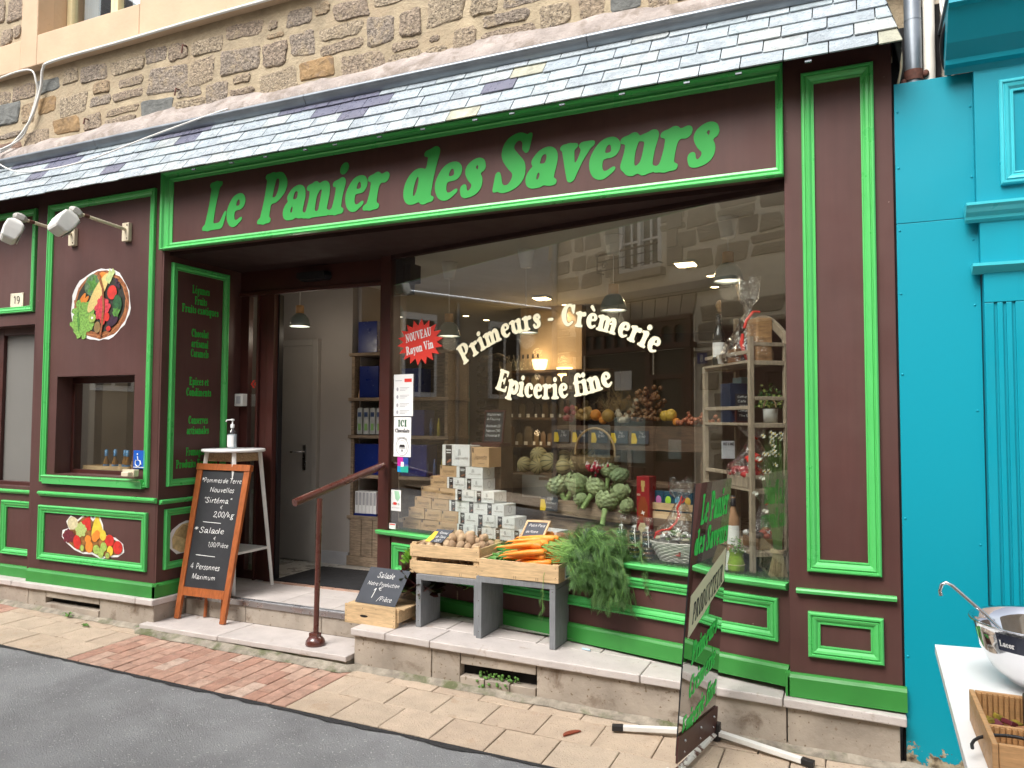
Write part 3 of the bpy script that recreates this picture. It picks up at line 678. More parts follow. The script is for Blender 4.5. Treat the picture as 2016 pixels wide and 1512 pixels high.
# ================================================================ stone wall above the shop
sw = thing('stone_building', 'rubble granite house wall above the slate canopy with a beige window surround', 'building', (-3.2, .2, 3.7))
mb = MB()
for a, b, c, d in ((-12,-6.2,3.3,7.5),(-6.2,-4.985,3.3,4.69),(-4.985,.62,3.3,7.5),(-6.2,-4.985,6.1,7.5)): mb.box(a, b, .13, .6, c, d)
obj('mortar_bed', mb, MORTAR, sw)
def stone(parent, P, u0, u1, v0, v1, depth, m, rnd, name='stone', base=0):
    cu, cv = (u0+u1)/2, (v0+v1)/2; hu, hv = (u1-u0)/2, (v1-v0)/2; n = rnd.choice((9, 10, 11, 12)); e = rnd.uniform(2.6, 6); poly = []
    for k in range(n):
        a = 2*math.pi*(k+rnd.uniform(-.25, .25))/n; c, s_ = math.cos(a), math.sin(a)
        q = (abs(c)**e+abs(s_)**e)**(-1/e); w = rnd.uniform(.80, 1.05)
        poly.append((cu+hu*c*q*w, cv+hv*s_*q*w))
    mb = MB(); vs = []; tu, tv = rnd.uniform(-.25, .25), rnd.uniform(-.25, .25)
    rings = ((0, -.02), (.02, depth*.7), (.07, depth), (.5, depth*1.02))
    for sh, h in rings:
        for u, v in poly: vs.append(P(u+(cu-u)*sh, v+(cv-v)*sh, base+h+(tu*(u-cu)+tv*(v-cv))*depth*2*(h > 0)+(rnd.uniform(-.12, .12)*depth if h > 0 else 0)))
    vs.append(P(cu, cv, base+depth*1.05)); fs = []
    for L in range(3): fs += [(L*n+i, L*n+(i+1) % n, (L+1)*n+(i+1) % n, (L+1)*n+i) for i in range(n)]
    fs += [(3*n+i, 3*n+(i+1) % n, 4*n) for i in range(n)]
    mb.add(vs, fs, smooth=False)
    return obj(name, mb, m, parent, loc=P(cu, cv, 0))
def block_wall(parent, P, u0, u1, v0, v1, rnd, skip, hs=(.15, .25), ws=(.17, .40), gap=(.018, .05), depth=.009, lim=290, mats=None):
    """roughly coursed blocks: jittered rectangles with knocked corners, some split in two, small pinning stones between"""
    def one(a, b, c, d):
        if b-a < .03 or d-c < .02: return 0
        j = lambda s: rnd.uniform(-s, s); w, h = b-a, d-c; q = []
        cs = [(a+j(w*.07), c+j(h*.09)), (b+j(w*.07), c+j(h*.09)), (b+j(w*.09), d+j(h*.1)), (a+j(w*.09), d+j(h*.1))]
        for k in range(4):
            p, r = cs[k], cs[(k+1) % 4]; L_ = math.hypot(r[0]-p[0], r[1]-p[1]); ch = min(.28, rnd.uniform(.008, .03)/L_); ch2 = min(.28, rnd.uniform(.008, .03)/L_); n_ = 4 if L_ > .16 else 2
            for t in range(n_+1): f = ch+(1-ch-ch2)*t/n_; e = 0 if t in (0, n_) else 1; q.append((p[0]+(r[0]-p[0])*f+e*j(.006), p[1]+(r[1]-p[1])*f+e*j(.006)))
        n = len(q); cu = sum(p[0] for p in q)/n; cv = sum(p[1] for p in q)/n; tu, tv = j(.8), j(.8); dd = depth*rnd.uniform(.4, 1.5); vs = []
        for sh, hh in ((0, -.02), (.025, dd*.4), (.11, dd*.95), (.5, dd*1.1)):
            for p in q: vs.append(P(p[0]+(cu-p[0])*sh, p[1]+(cv-p[1])*sh, hh+((tu*(p[0]-cu)+tv*(p[1]-cv))*dd*3+rnd.uniform(-.22, .22)*dd if hh > 0 else 0)))
        vs.append(P(cu, cv, dd*1.15)); fs = []
        for L_ in range(3): fs += [(L_*n+t, L_*n+(t+1) % n, (L_+1)*n+(t+1) % n, (L_+1)*n+t) for t in range(n)]
        fs += [(3*n+t, 3*n+(t+1) % n, 4*n) for t in range(n)]
        mb = MB(); mb.add(vs, fs); m = rnd.choices(mats or [RUBBLE, RUBBLEO, RUBBLEB, RUBBLER], [86, 8, 3, 3] if not mats else None)[0]
        obj('stone', mb, m, parent, loc=P(cu, cv, 0)); return 1
    v = v0; cnt = 0
    while v < v1:
        H = rnd.uniform(*hs); u = u0-rnd.uniform(0, .3)
        while u < u1:
            W_ = rnd.uniform(*ws)*(.7+.6*H/hs[1]); g = rnd.uniform(*gap); o = rnd.uniform(-.03, .03); r_ = rnd.random()
            if not skip(u+W_/2, v+H/2) and cnt < lim:
                a, b, c, d = u+g/2, u+W_-g/2, v+g/2+o, v+H-g/2+o
                if r_ < .18: k = c+(d-c)*rnd.uniform(.35, .6); cnt += one(a, b, c, k-g*.4); cnt += one(a+rnd.uniform(0, .04), b-rnd.uniform(0, .06), k+g*.4, d)
                elif r_ < .30 and W_ > .2: k = a+(b-a)*rnd.uniform(.35, .65); cnt += one(a, k-g*.5, c, d); cnt += one(k+g*.5, b, c+rnd.uniform(0, .05), d)
                else: cnt += one(a, b, c, d)
            u += W_
        v += H
rw = random.Random(41)
def skipw(u, v):
    if v > 4.41 and -6.5 < u < -3.3: return True
    if u < -6.4 and 4.38 < v < 4.78: return True
    return v < 3.84+.02*math.sin(u*3) or v > 5.35
block_wall(sw, fp(.13), -7.4, .1, 3.80, 5.0, rw, skipw)
# pale render fillet above the canopy
mb = MB(); rr = random.Random(8); n = 150; prev = None
for i in range(n+1):
    x = -8.4+i*(8.9/n); t = 3.83+.02*math.sin(x*2.3)+.012*rr.random()+.012*math.sin(x*9)
    cur = [(x, .045, 3.66), (x, .05+.008*rr.random(), 3.74), (x, .095+.008*rr.random(), 3.79+.01*rr.random()), (x, .128, t)]
    if prev: mb.add(prev+cur, [(k, k+1, k+5, k+4) for k in range(3)], smooth=True)
    prev = cur
obj('render_fillet', mb, RENDER, sw)
# beige surround with window
P5 = fp(.05)
mb = MB()
mb.box(-6.405,-6.195,.05,.2,4.44,6.6); mb.box(-6.194,-4.99,.05,.2,4.44,4.70); mb.box(-4.989,-3.3,.05,.2,4.44,6.6)
obj('window_surround', mb, BEIGE, sw, bevel=.008)
mb = MB(); mb.box(-8.6,-6.409,.055,.2,4.44,4.70); obj('window_surround', mb, BEIGE, sw, bevel=.008)
mb = MB(); mb.box(-6.195,-4.985,.2,.45,4.6,4.71); mb.box(-6.23,-6.194,.19,.45,4.7,6.2); mb.box(-4.99,-4.95,.19,.45,4.7,6.2); obj('window_reveal', mb, BEIGE, sw)
mb = MB()
CRF = mat('cream_window_frame', (.72,.62,.36), .5)
for a, b in ((-6.19,-6.13),(-5.60,-5.555),(-5.05,-4.99),(-5.64,-5.60)): mb.box(a, b, .3, .36, 4.71, 6.2)
mb.box(-6.13,-4.99,.3,.36,4.71,4.78); win = obj('window', mb, CRF, sw, bevel=.006)
mb = MB(); mb.box(-6.13,-5.64,.33,.337,4.78,6.2); mb.box(-5.555,-5.05,.33,.337,4.78,6.2); obj('pane', mb, GLASSW, win)
mb = MB(); mb.box(-6.1,-5.9,.40,.405,4.7,6.2); mb.box(-5.5,-5.1,.40,.405,4.7,6.2); obj('curtain', mb, mat('pale_blue_curtain', (.45,.52,.6), .9, var=.2, vs=12, scale=(6,1,.2)), win)
mb = MB(); mb.box(-6.5,-4.8,.7,1.3,4.4,6.4); obj('dark_room', mb, mat('dim_room', (.05,.05,.05), .9), win)
# rusty wall hooks
RUST = mat('rust', (.12,.045,.03), .8, var=.3, vs=40)
for (x, z, L) in ((-4.56,4.235,.07),(-4.62,3.92,.06),(-5.62,3.86,.05)):
    mb = MB(); mb.tube([(x,.12,z+L),(x+.004,.08,z+L*.9),(x,.075,z)], .006, 6); tag(obj('wall_hook', mb, RUST, loc=(x,.1,z)), {4.235:'upper rusty hook in the rubble wall below the beige surround',3.92:'lower rusty hook in the rubble wall just above the canopy',3.86:'bent rusty bracket low in the rubble wall at the left'}[z], 'wall hook')
# cables
def cable(pts, r, lab, m=None, sag=None):
    mb = MB(); q = [np.array(p) for p in pts]; q = _cr([tuple(p) for p in q], 6); mb.tube([tuple(p) for p in q], r, 6)
    return tag(obj('cable', mb, m or WHITEW), lab, 'cable')
cable([(-6.72,.07,4.43),(-6.42,.045,4.425),(-6.24,.045,4.40),(-6.20,.06,4.30),(-6.22,.085,4.22),(-6.32,.085,3.98),(-6.42,.085,3.86),(-6.62,.02,3.76),(-6.9,-.02,3.70)], .008, 'thin white cable looping down the stone wall at the far left')
cable([(-3.3,.035,4.425),(-4.3,.035,4.43),(-5.2,.035,4.425),(-5.95,.03,4.42),(-6.12,.06,4.40),(-6.18,.085,4.25),(-6.30,.085,4.0),(-6.50,.07,3.82),(-6.62,.02,3.74)], .011, 'thick twin cable clipped under the beige surround and down the wall')
cable([(-6.62,-.02,3.68),(-6.2,-.10,3.50),(-5.7,-.17,3.42),(-5.2,-.16,3.44),(-4.7,-.08,3.56),(-4.3,0,3.66),(-4.05,.04,3.71)], .006, 'loose white cable sagging across the slates of the canopy')

# ================================================================ slate canopy
cp = thing('slate_canopy', 'sloping slate canopy with zinc flashing above the whole brown shopfront', 'canopy', (-3.2, 0, 3.2))
b0 = Vector((0, -.20, 3.215)); b1 = Vector((0, .09, 3.655)); sv = (b1-b0); SL = sv.length; sv.normalize(); sn = Vector((0, -sv.z, sv.y))
def cpP(u, v, h): return Vector((u, 0, 0))+b0+sv*v+sn*h
mb = MB(); mb.add([cpP(-8.6,.02,.004),cpP(.2,.02,.004),cpP(.13,SL,-.012),cpP(-8.6,SL,-.012),cpP(-8.6,.03,-.008),cpP(.2,.03,-.008),cpP(.13,SL,-.03),cpP(-8.6,SL,-.03)], [(0,1,2,3),(4,7,6,5),(0,4,5,1),(1,5,6,2),(2,6,7,3),(3,7,4,0)])
obj('roof_board', mb, dark, cp)
ex = SL/5; rn = random.Random(77)
darks = {(1,k) for k in ()}
for i in range(5):
    u = -7.9+(i % 2)*.105
    while u < .205-.07*i/5:
        w = .206+rn.uniform(-.006, .006); xe = .222-.085*(i*ex)/SL; a, b = u+.0028, min(u+w-.0028, xe)
        if b-a > .03:
            m = SLATE; x = (a+b)/2; r_ = rn.random()
            if i == 4 and (-6.9 < x < -5.35 and r_ < .8 or -4.85 < x < -4.2 and r_ < .6 or -3.62 < x < -2.9 or -3.05 < x < -2.7): m = SLATED
            if i == 3 and (-6.0 < x < -5.6 and r_ < .7 or -3.3 < x < -2.6 and r_ < .75 or -4.5 < x < -4.3 or r_ < .02): m = SLATED
            if i == 2 and (-6.8 < x < -6.5 or -3.1 < x < -2.7 or -1.9 < x < -1.7 or r_ < .02): m = SLATED
            if i == 1 and -5.2 < x < -5.0: m = SLATED
            if i == 0 and -.12 < x < .0: m = SLATED
            if (i == 0 and (x > .06 or -2.2 < x < -2.0)) or (i == 3 and -1.75 < x < -1.55): m = SLATEY
            v0 = i*ex+rn.uniform(-.004, .004); v1 = v0+ex*1.25; t = .007; k = .9
            c1, c2 = rn.uniform(0, .012) if rn.random() < .35 else .001, rn.uniform(0, .02) if rn.random() < .25 else .001
            lo = .008+rn.uniform(0, .003); mb = MB()
            poly = [(a+c1, v0), (b-c2, v0+rn.uniform(0, .003)), (b, v0+c2), (b-.085*(v1-v0)/SL*(b >= xe-.001), v1), (a, v1), (a, v0+c1)]
            hh = lambda v, k_: lo+k_-(v-v0)/(v1-v0)*.012
            vs = [cpP(p[0], p[1], hh(p[1], 0)) for p in poly]+[cpP(p[0], p[1], hh(p[1], t)) for p in poly]
            mb.add(vs, [tuple(range(6, 12)), (5,4,3,2,1,0)]+[(q, (q+1) % 6, 6+(q+1) % 6, 6+q) for q in range(6)])
            obj('slate', mb, m, cp, loc=cpP((a+b)/2, v0, 0))
        u += w
# zinc roll and apron along the top
for a, b in ((-8.6,-5.4),(-5.4,-3.35),(-3.35,-1.35),(-1.35,.12)):
    mb = MB(); prof = [(.09,3.605),(.045,3.625),(.02,3.655),(.018,3.675),(.035,3.69),(.07,3.695),(.10,3.70)]
    vs = [(x, y-.01, z) for x in (a, b-.004) for y, z in prof]; n_ = len(prof)
    mb.add(vs, [(i, i+1, n_+i+1, n_+i) for i in range(n_-1)], smooth=True); mb.tube([(a,.02,3.668),(b-.004,.02,3.668)], .016, 10)
    obj('zinc_flashing', mb, ZINC, cp)
# clips at the eave
for i in range(14):
    x = -4.1+i*.3+rn.uniform(-.05, .05); mb = MB(); mb.box(x, x+.03, -.195, -.18, 3.205, 3.213); obj('slate_clip', mb, ZINC, cp)
# hip end board and side triangle
mb = MB(); mb.add([cpP(.222,0,.02),cpP(.137,SL,.02),(.15,.13,3.65),(.22,.13,3.215)], [(0,1,2,3)]); mb.add([cpP(.222,0,-.04),cpP(.137,SL,-.04),(.15,.13,3.6),(.22,.13,3.2)], [(0,1,2,3)]); obj('hip_flashing', mb, ZINC, cp)
# ================================================================ the brown and green shopfront
sf = thing('storefront', 'brown and green timber shopfront with large slanted display window and recessed door', 'shopfront', (-2.2, 0, .2))
def fr(P, u0, u1, v0, v1, w=.058, ins=None, m=GREEN, prof=None, name='panel_moulding', parent=None):
    mb = MB(); frame(mb, P, u0, u1, v0, v1, w, prof, ins); return obj(name, mb, m, parent or sf)
def bd(x0, x1, y0, y1, z0, z1, name, m=BROWN, bev=.003, label=None):
    mb = MB(); mb.box(x0, x1, y0, y1, z0, z1); return obj(name, mb, m, sf, bevel=bev, label=label)
F = fp(0)
# fascia
fa = bd(-4.612, -.31, 0, .06, 2.727, 3.36, 'fascia_board')
mb = MB(); mb.prism([(-4.617,2.725),(-.308,2.725),(-.308,3.2),(-4.617,3.2)], -.001, .0, P=F)
FPR = [(0,0),(0,.034),(.12,.04),(.22,.036),(.3,.02),(.5,.014),(.7,.018),(.78,.010),(.9,.008),(1,.006),(1,0)]
fr(F, -4.617, -.306, 2.7255, 3.30, ins=(.10,.037,.05,.075), prof=FPR, name='fascia_moulding')
for wd, x0, x1, zb, h in (('Le',-4.236,-3.865,2.836,.335),('Panier',-3.73,-2.70,2.832,.335),('des',-2.57,-2.02,2.828,.335),('Saveurs',-1.955,-.665,2.832,.335)):
    text('sign_lettering', wd, F, x0, zb, h, LETTER, sf, width=x1-x0, slant=.26, lift=.003, track=-.045, style='bold')
# soffit over the recess (triangle) and its edge
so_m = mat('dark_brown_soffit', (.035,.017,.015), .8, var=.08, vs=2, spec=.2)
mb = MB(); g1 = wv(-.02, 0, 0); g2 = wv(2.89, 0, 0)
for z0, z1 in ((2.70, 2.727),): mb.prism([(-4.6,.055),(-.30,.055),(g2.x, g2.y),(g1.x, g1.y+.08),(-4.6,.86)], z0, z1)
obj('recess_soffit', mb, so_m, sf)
# left pier (front panels) with the serving hatch
HX0, HX1, HZ0, HZ1 = -5.728, -4.868, 1.062, 1.822
for a in ((-5.995,HX0,.2,3.2),(HX1,-4.6,.2,3.2),(HX0+.0005,HX1-.0005,.2,HZ0),(HX0+.0005,HX1-.0005,HZ1,3.2)): pass
mb = MB(); mb.box(-5.995,HX0,0,.05,.3,3.38); mb.box(HX1,-4.617,0,.05,.3,3.38); mb.box(HX0,HX1,0,.05,.3,HZ0); mb.box(HX0,HX1,0,.05,HZ1,3.38); obj('pier_panel', mb, BROWN, sf)
fr(F, -5.876, -4.688, .994, 3.199, .052)
fr(F, -5.876, -4.688, .389, .813, .056)
mb = MB(); strip(mb, F, -5.885, -4.604, .884, .922); obj('dado_moulding', mb, GREEN, sf)
def base(P, u0, u1, v0, v1, name='base_board'):
    mb = MB(); strip(mb, P, u0, u1, v0, v1, prof=((0,0),(0,.010),(.05,.02),(.14,.026),(.18,.03),(1,.03),(1,0))); return obj(name, mb, GREENB, sf)
base(F, -5.985, -4.572, .212, .312)
# hatch: reveal, glass, sill
mb = MB(); mb.box(HX0-.012,HX0,.05,.22,HZ0-.01,HZ1+.01); mb.box(HX1,HX1+.012,.05,.22,HZ0-.01,HZ1+.01); mb.box(HX0,HX1,.05,.22,HZ1,HZ1+.012); mb.box(HX0,HX1,.05,.22,HZ0-.012,HZ0); obj('hatch_reveal', mb, BROWN, sf)
mb = MB(); mb.box(HX0,HX1,.13,.15,HZ1-.05,HZ1); mb.box(HX0,-5.70,.13,.15,HZ0,HZ1-.05); mb.box(-5.0,HX1,.13,.15,HZ0,HZ1-.05); mb.box(-5.70,-5.0,.13,.15,HZ0,HZ0+.03); obj('hatch_frame', mb, BROWND, sf, bevel=.002)
mb = MB(); mb.box(-5.70,-5.0,.138,.143,HZ0+.03,HZ1-.05); obj('hatch_glass', mb, GLASSW, sf)
mb = MB(); strip(mb, F, -5.83, -4.735, .985, 1.052, prof=((0,-.12),(.0,.04),(.12,.045),(.3,.035),(1,.03),(1,0))); obj('hatch_sill', mb, GREEN, sf)
# corner bead of the pier, reveal wall
mb = MB(); mb.box(-4.6168,-4.6,.002,.86,.3,2.7265); obj('reveal_panel', mb, BROWN, sf)
RV = lambda u, v, h: Vector((-4.6+h, u, v))
fr(RV, .068, .628, 1.0, 2.652, .05)
fr(RV, .058, .62, .40, .836, .05)
mb = MB(); strip(mb, RV, .012, .66, .874, .908); obj('dado_moulding', mb, GREEN, sf)
base(RV, -.03, .70, .2135, .315)
zt = lambda py: 2.534-(py-560)*.00393
lines = [('L\u00e9gumes',575,.17),('Fruits',596,.12),('Fruits exotiques',614,.36),('Chocolat',660,.17),('artisanal',680,.165),('Caramels',699,.175),('Epices et',754,.19),('Condiments',775,.245),('Conserves',829,.19),('artisanales',849,.215),('Fromages et',890,.22),('Produits Fermiers',913,.40)]
for s_, py, wd in lines: text('panel_lettering', s_, RV, .352, zt(py)-.02, .062, LETTERD, sf, width=wd, align='c', style='fat')
# left section set back
G6 = fp(.06)
mb = MB(); mb.box(-9.6,-6.0,.06,.1,2.265,3.38); mb.box(-9.6,-6.0,.06,.1,.2,.936); mb.box(-6.02,-5.9955,.0,.1,.2,3.38); obj('set_back_panel', mb, BROWN, sf)
fr(G6, -6.72, -6.115, 2.366, 3.22, .052); fr(G6, -8.2, -7.2, 2.366, 3.22, .052)
fr(G6, -6.43, -5.9995, .385, .82, .052, ins=(.052,.001,.052,.052)); fr(G6, -8.0, -6.6, .385, .82, .052)
mb = MB(); strip(mb, G6, -9.6, -6.0, .878, .912); obj('dado_moulding', mb, GREEN, sf)
base(G6, -9.6, -6.02, .213, .30)
mb = MB()
for a in ((-6.72,-6.66),(-6.235,-6.0)): mb.box(a[0],a[1],.16,.22,.93,2.27)
mb.box(-6.66,-6.235,.16,.22,.93,.965); mb.box(-6.66,-6.235,.16,.22,2.2,2.27); obj('side_window_frame', mb, BROWND, sf, bevel=.004)
mb = MB(); mb.box(-9.6,-6.72,.16,.22,.93,2.27); obj('side_window_frame', mb, BROWND, sf)
mb = MB(); mb.box(-6.66,-6.235,.19,.196,.965,2.2); obj('frosted_pane', mb, mat('frosted_grey_pane', (.17,.165,.15), .5, var=.05, vs=1), sf)
mb = MB(); mb.box(-6.03,-6.0,.1,.2,.936,2.265); mb.box(-9.6,-6.0,.1,.2,2.262,2.29); mb.box(-9.6,-6.0,.1,.2,.91,.934); obj('side_window_reveal', mb, BROWN, sf)
# right pilaster
mb = MB(); mb.box(-.306,.184,0,.10,.28,3.38); obj('pilaster', mb, BROWN, sf, bevel=.003)
fr(F, -.221, .105, .774, 3.2305, .058); fr(F, -.221, .108, .368, .582, .055)
mb = MB(); strip(mb, F, -.272, .165, .663, .690, prof=((0,0),(0,.028),(.3,.032),(.8,.028),(1,.0))); obj('dado_moulding', mb, GREEN, sf)
base(F, -.315, .2, .172, .282)
mb = MB(); mb.box(-.325,-.3065,-.03,.06,.172,.28); obj('base_board', mb, GREENB, sf)
# display window wall (slanted)
WP = wp(0); L = 2.8865
mb = MB(); P_ = wp(0)
mb.prism([(-.02,.2),(L,.2),(L,.665),(-.02,.665)], -.06, 0, P=P_); obj('stall_riser', mb, BROWN, sf)
fr(WP, .082, 2.825, .406, .618, .055, name='panel_moulding')
base(WP, -.02, L-.01, .20, .30)
mb = MB(); strip(mb, wp(0), -.06, L-.012, .664, .70, prof=((0,-.05),(0,.045),(.2,.052),(.7,.045),(1,.02),(1,0))); obj('window_sill', mb, GREEN, sf)
# door post, glass, head
mb = MB(); mb.prism([(-.075,.2),(.055,.2),(.055,.700),(.03,.701),(.03,2.71),(-.075,2.71)], -.09, .012, P=wp(0)); obj('door_post', mb, BROWND, sf, bevel=.003)
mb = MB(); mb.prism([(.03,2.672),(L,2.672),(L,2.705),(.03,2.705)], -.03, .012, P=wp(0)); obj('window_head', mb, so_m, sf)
mb = MB(); mb.prism([(.03,.701),(L-.004,.701),(L-.004,2.673),(.03,2.673)], -.008, -.002, P=wp(0)); obj('shop_window', mb, GLASSW, sf)
# window lettering
text('window_lettering', 'Primeurs - Cr\u00e8merie', WP, 1.447, 2.075, .135, CREAM, sf, width=1.50, align='c', warp=arc(1.30), lift=.0045, track=.0, style='bold')
text('window_lettering_outline', 'Primeurs - Cr\u00e8merie', WP, 1.447, 2.075, .135, RIM, sf, width=1.50, align='c', warp=arc(1.30), style='rim', lift=.003, track=.0)
text('window_lettering', 'Epicerie fine', WP, 1.448, 1.628, .135, CREAM, sf, width=.90, align='c', warp=arc(1.35, False), lift=.0045, track=-.03, style='bold')
text('window_lettering_outline', 'Epicerie fine', WP, 1.448, 1.628, .135, RIM, sf, width=.90, align='c', warp=arc(1.35, False), style='rim', lift=.003, track=-.03)
# door wall at y .78
DY = .78
mb = MB(); mb.box(-4.6,-3.16,DY-.01,DY+.09,2.525,2.702); mb.box(-4.6,-3.16,DY-.03,DY,2.50,2.53); obj('door_head', mb, BROWND, sf, bevel=.004)
mb = MB()
for a, b, z0, z1 in ((-4.6,-4.515,.213,2.53),(-4.515,-4.40,.213,.28),(-4.515,-4.40,2.50,2.53),(-4.40,-4.235,.213,2.53)): mb.box(a, b, DY, DY+.05, z0, z1)
mb.box(-4.405,-4.385,DY-.03,DY,.213,2.53); mb.box(-4.30,-4.235,DY-.02,DY,.213,2.5); obj('sidelight_frame', mb, BROWND, sf, bevel=.003)
mb = MB(); mb.box(-4.515,-4.405,DY+.02,DY+.026,.28,2.50); obj('sidelight_glass', mb, GLASSW, sf)
mb = MB(); mb.box(-4.235,-4.222,DY+.03,DY+.08,.213,2.5); obj('door_edge', mb, BLACK, sf)
for z in (1.78, 1.22):
    mb = MB()
    for k in range(2):
        x = -4.50+k*.035
        for sg in (1, -1): mb.add([(x,DY+.018,z),(x+.03,DY+.018,z+sg*.032),(x+.045,DY+.018,z+sg*.032),(x+.015,DY+.018,z)], [(0,1,2,3)])
    obj('arrow_sticker', mb, RED, sf)
mb = MB(); mb.prism([(-3.99,2.60),(-3.95,2.575),(-3.70,2.575),(-3.68,2.60),(-3.69,2.645),(-3.98,2.645)], 0, .07, P=fp(DY-.01), taper=.12)
tag(obj('door_sensor', mb, BLACK, bevel=.01), 'black motion sensor on the dark head above the shop door', 'door sensor')
mb = MB(); mb.box(-4.59,-4.5,.66,.70,1.60,1.71)
db = thing('keypad', 'small white door keypad on the dark frame beside the entrance', 'keypad', (-4.57,.70,1.6))
mb = MB(); mb.box(-4.60,-4.515,.725,.779,1.60,1.70); obj('case', mb, WHITEW, db, bevel=.004); mb = MB(); mb.box(-4.575,-4.535,.718,.7249,1.62,1.68); obj('screen', mb, GREYT, db)
# shop interior shell
mb = MB(); mb.box(-9.6,-4.64,.3,.34,.21,2.75)
obj('side_room_wall', mb, PLASTER, kind='structure') if False else None
mb = MB(); mb.quad((-6.4,.82,.2115),(.3,.1,.2115),(.3,7,.2115),(-6.4,7,.2115)); obj('shop_floor', mb, FLOORI, kind='structure')
mb = MB(); a_ = wv(.0, .03, 0); b_2 = wv(2.89, .03, 0)
mb.prism([(-4.64,.84),(a_.x-.1,a_.y+.05),(a_.x,a_.y),(b_2.x,b_2.y),(.34,.12),(.34,7),(-6.4,7),(-6.4,.84)], 2.715, 2.75); obj('shop_ceiling', mb, CEIL, kind='structure')
mb = MB(); mb.box(-5.6,-4.10,1.62,1.70,.2,2.72); mb.box(-4.14,-4.06,1.70,2.45,.2,2.72); mb.box(-6.4,-6.3,.84,7,.2,2.72); mb.box(-6.4,.3,6.6,6.7,.2,2.72); mb.box(.22,.32,.14,7,.2,2.72); mb.box(-4.72,-4.642,.3,.84,.2,2.72); obj('shop_inner_walls', mb, PLASTER, kind='structure')
mb = MB(); mb.box(-5.6,-4.5,1.605,1.62,.2,.32); mb.box(-4.44,-4.10,1.600,1.62,.2,.32); obj('skirting', mb, GREYT, kind='structure')
dr = thing('inner_door', 'plain grey inner door with lever handle seen through the open entrance', 'door', (-4.9,1.6,.215))
mb = MB(); mb.box(-5.30,-4.50,1.585,1.618,.22,2.17); obj('leaf', mb, DOORG, dr, bevel=.003)
mb = MB(); mb.box(-4.50,-4.44,1.57,1.619,.215,2.23); mb.box(-5.36,-5.30,1.57,1.619,.215,2.23); mb.box(-5.30,-4.50,1.57,1.619,2.17,2.23); obj('door_frame', mb, DOORG, dr, bevel=.004)
mb = MB(); mb.box(-4.60,-4.565,1.575,1.586,1.03,1.26); mb.tube([(-4.582,1.585,1.2),(-4.582,1.53,1.2),(-4.70,1.53,1.195)], .009); obj('handle', mb, STEELB, dr)
mb = MB(); mb.box(-4.23,-3.33,.80,1.42,.2125,.2245); tag(obj('door_mat', mb, mat('black_doormat', (.014,.014,.016), .95, bump=.6, bs=120), bevel=.003), 'black entrance mat on the floor just inside the shop door', 'door mat')
# entrance left room so the hatch shows something
mb = MB(); mb.box(-6.3,-4.72,1.1,1.16,.2,2.72); obj('hatch_room_wall', mb, mat('hatch_room_paint', (.2,.19,.17), .9), kind='structure')
mb = MB(); mb.box(-5.72,-4.95,.2,.55,1.045,1.062); tag(obj('hatch_shelf', mb, WOODP), 'narrow pine shelf behind the small hatch window', 'shelf')
# ================================================================ turquoise neighbour, pipes, render wall
tf = thing('turquoise_shop_front', 'turquoise panelled shopfront next door with fluted column and light mouldings', 'shopfront', (.8, 0, 0))
def tb(x0, x1, y0, y1, z0, z1, name, m=TEAL, bev=.002):
    mb = MB(); mb.box(x0, x1, y0, y1, z0, z1); return obj(name, mb, m, tf, bevel=bev)
m_, t_, b_ = _new('teal_panel_peeling')
geo = t_.nodes.new('ShaderNodeNewGeometry'); sx_ = t_.nodes.new('ShaderNodeSeparateXYZ'); t_.links.new(geo.outputs['Position'], sx_.inputs[0])
f_ = _noise(t_, _tc(t_, 'Object'), 16, 6, .65); ad = t_.nodes.new('ShaderNodeMath'); ad.operation = 'MULTIPLY_ADD'; t_.links.new(f_, ad.inputs[0]); ad.inputs[1].default_value = 1.4
mn = t_.nodes.new('ShaderNodeMath'); mn.operation = 'MULTIPLY'; mn.inputs[1].default_value = -3.4; t_.links.new(sx_.outputs['Z'], mn.inputs[0]); t_.links.new(mn.outputs[0], ad.inputs[2])
g_ = _ramp(t_, ad.outputs[0], [(.76, 0), (.79, 1)]); n2 = _noise(t_, _tc(t_, 'Object'), 30, 4, .6); peel = _ramp(t_, n2, [(.35, (.07,.05,.035)), (.55, (.40,.33,.22)), (.7, (.5,.45,.34))])
c_ = _mix(t_, g_, (.0,.275,.365), peel); t_.links.new(c_, b_.inputs['Base Color']); b_.inputs['Roughness'].default_value = .45; b_.inputs['Specular IOR Level'].default_value = .3
TEALP = m_
tb(.1935, .53, .0, .02, -.12, 2.432, 'panel', TEALP); tb(.1935, .53, .0, .02, 2.434, 3.108, 'panel')
rn = random.Random(5)
for z in (.42, 1.05, 1.72, 2.1, 2.40, 2.70, 2.97):
    mb = MB(); mb.lathe([(.0001,.004),(.003,.0035),(.005,.002),(.006,0)], n=10, M=Matrix.Translation((.207, 0, z)) @ Matrix.Rotation(math.pi/2, 4, 'X')); obj('screw', mb, TEAL, tf)
for z in (.95, 1.55, 2.03, 2.33, 2.62, 2.95):
    mb = MB(); mb.lathe([(.0001,.004),(.003,.0035),(.005,.002),(.006,0)], n=10, M=Matrix.Translation((.505, 0, z)) @ Matrix.Rotation(math.pi/2, 4, 'X')); obj('screw', mb, TEAL, tf)
tb(.515, 1.6, -.05, .05, 2.46, 3.10, 'entablature'); tb(.525, 1.6, -.05, .05, 2.19, 2.4, 'frieze')
tb(.535, .70, -.045, .05, -.1, 2.165, 'column_shaft')
for i in range(3):
    x = .572+i*.034
    mb = MB(); mb.box(x, x+.012, -.0475, -.04, .1, 2.02)
tb(.70, 1.6, .02, .05, -.1, 2.19, 'recess_panel')
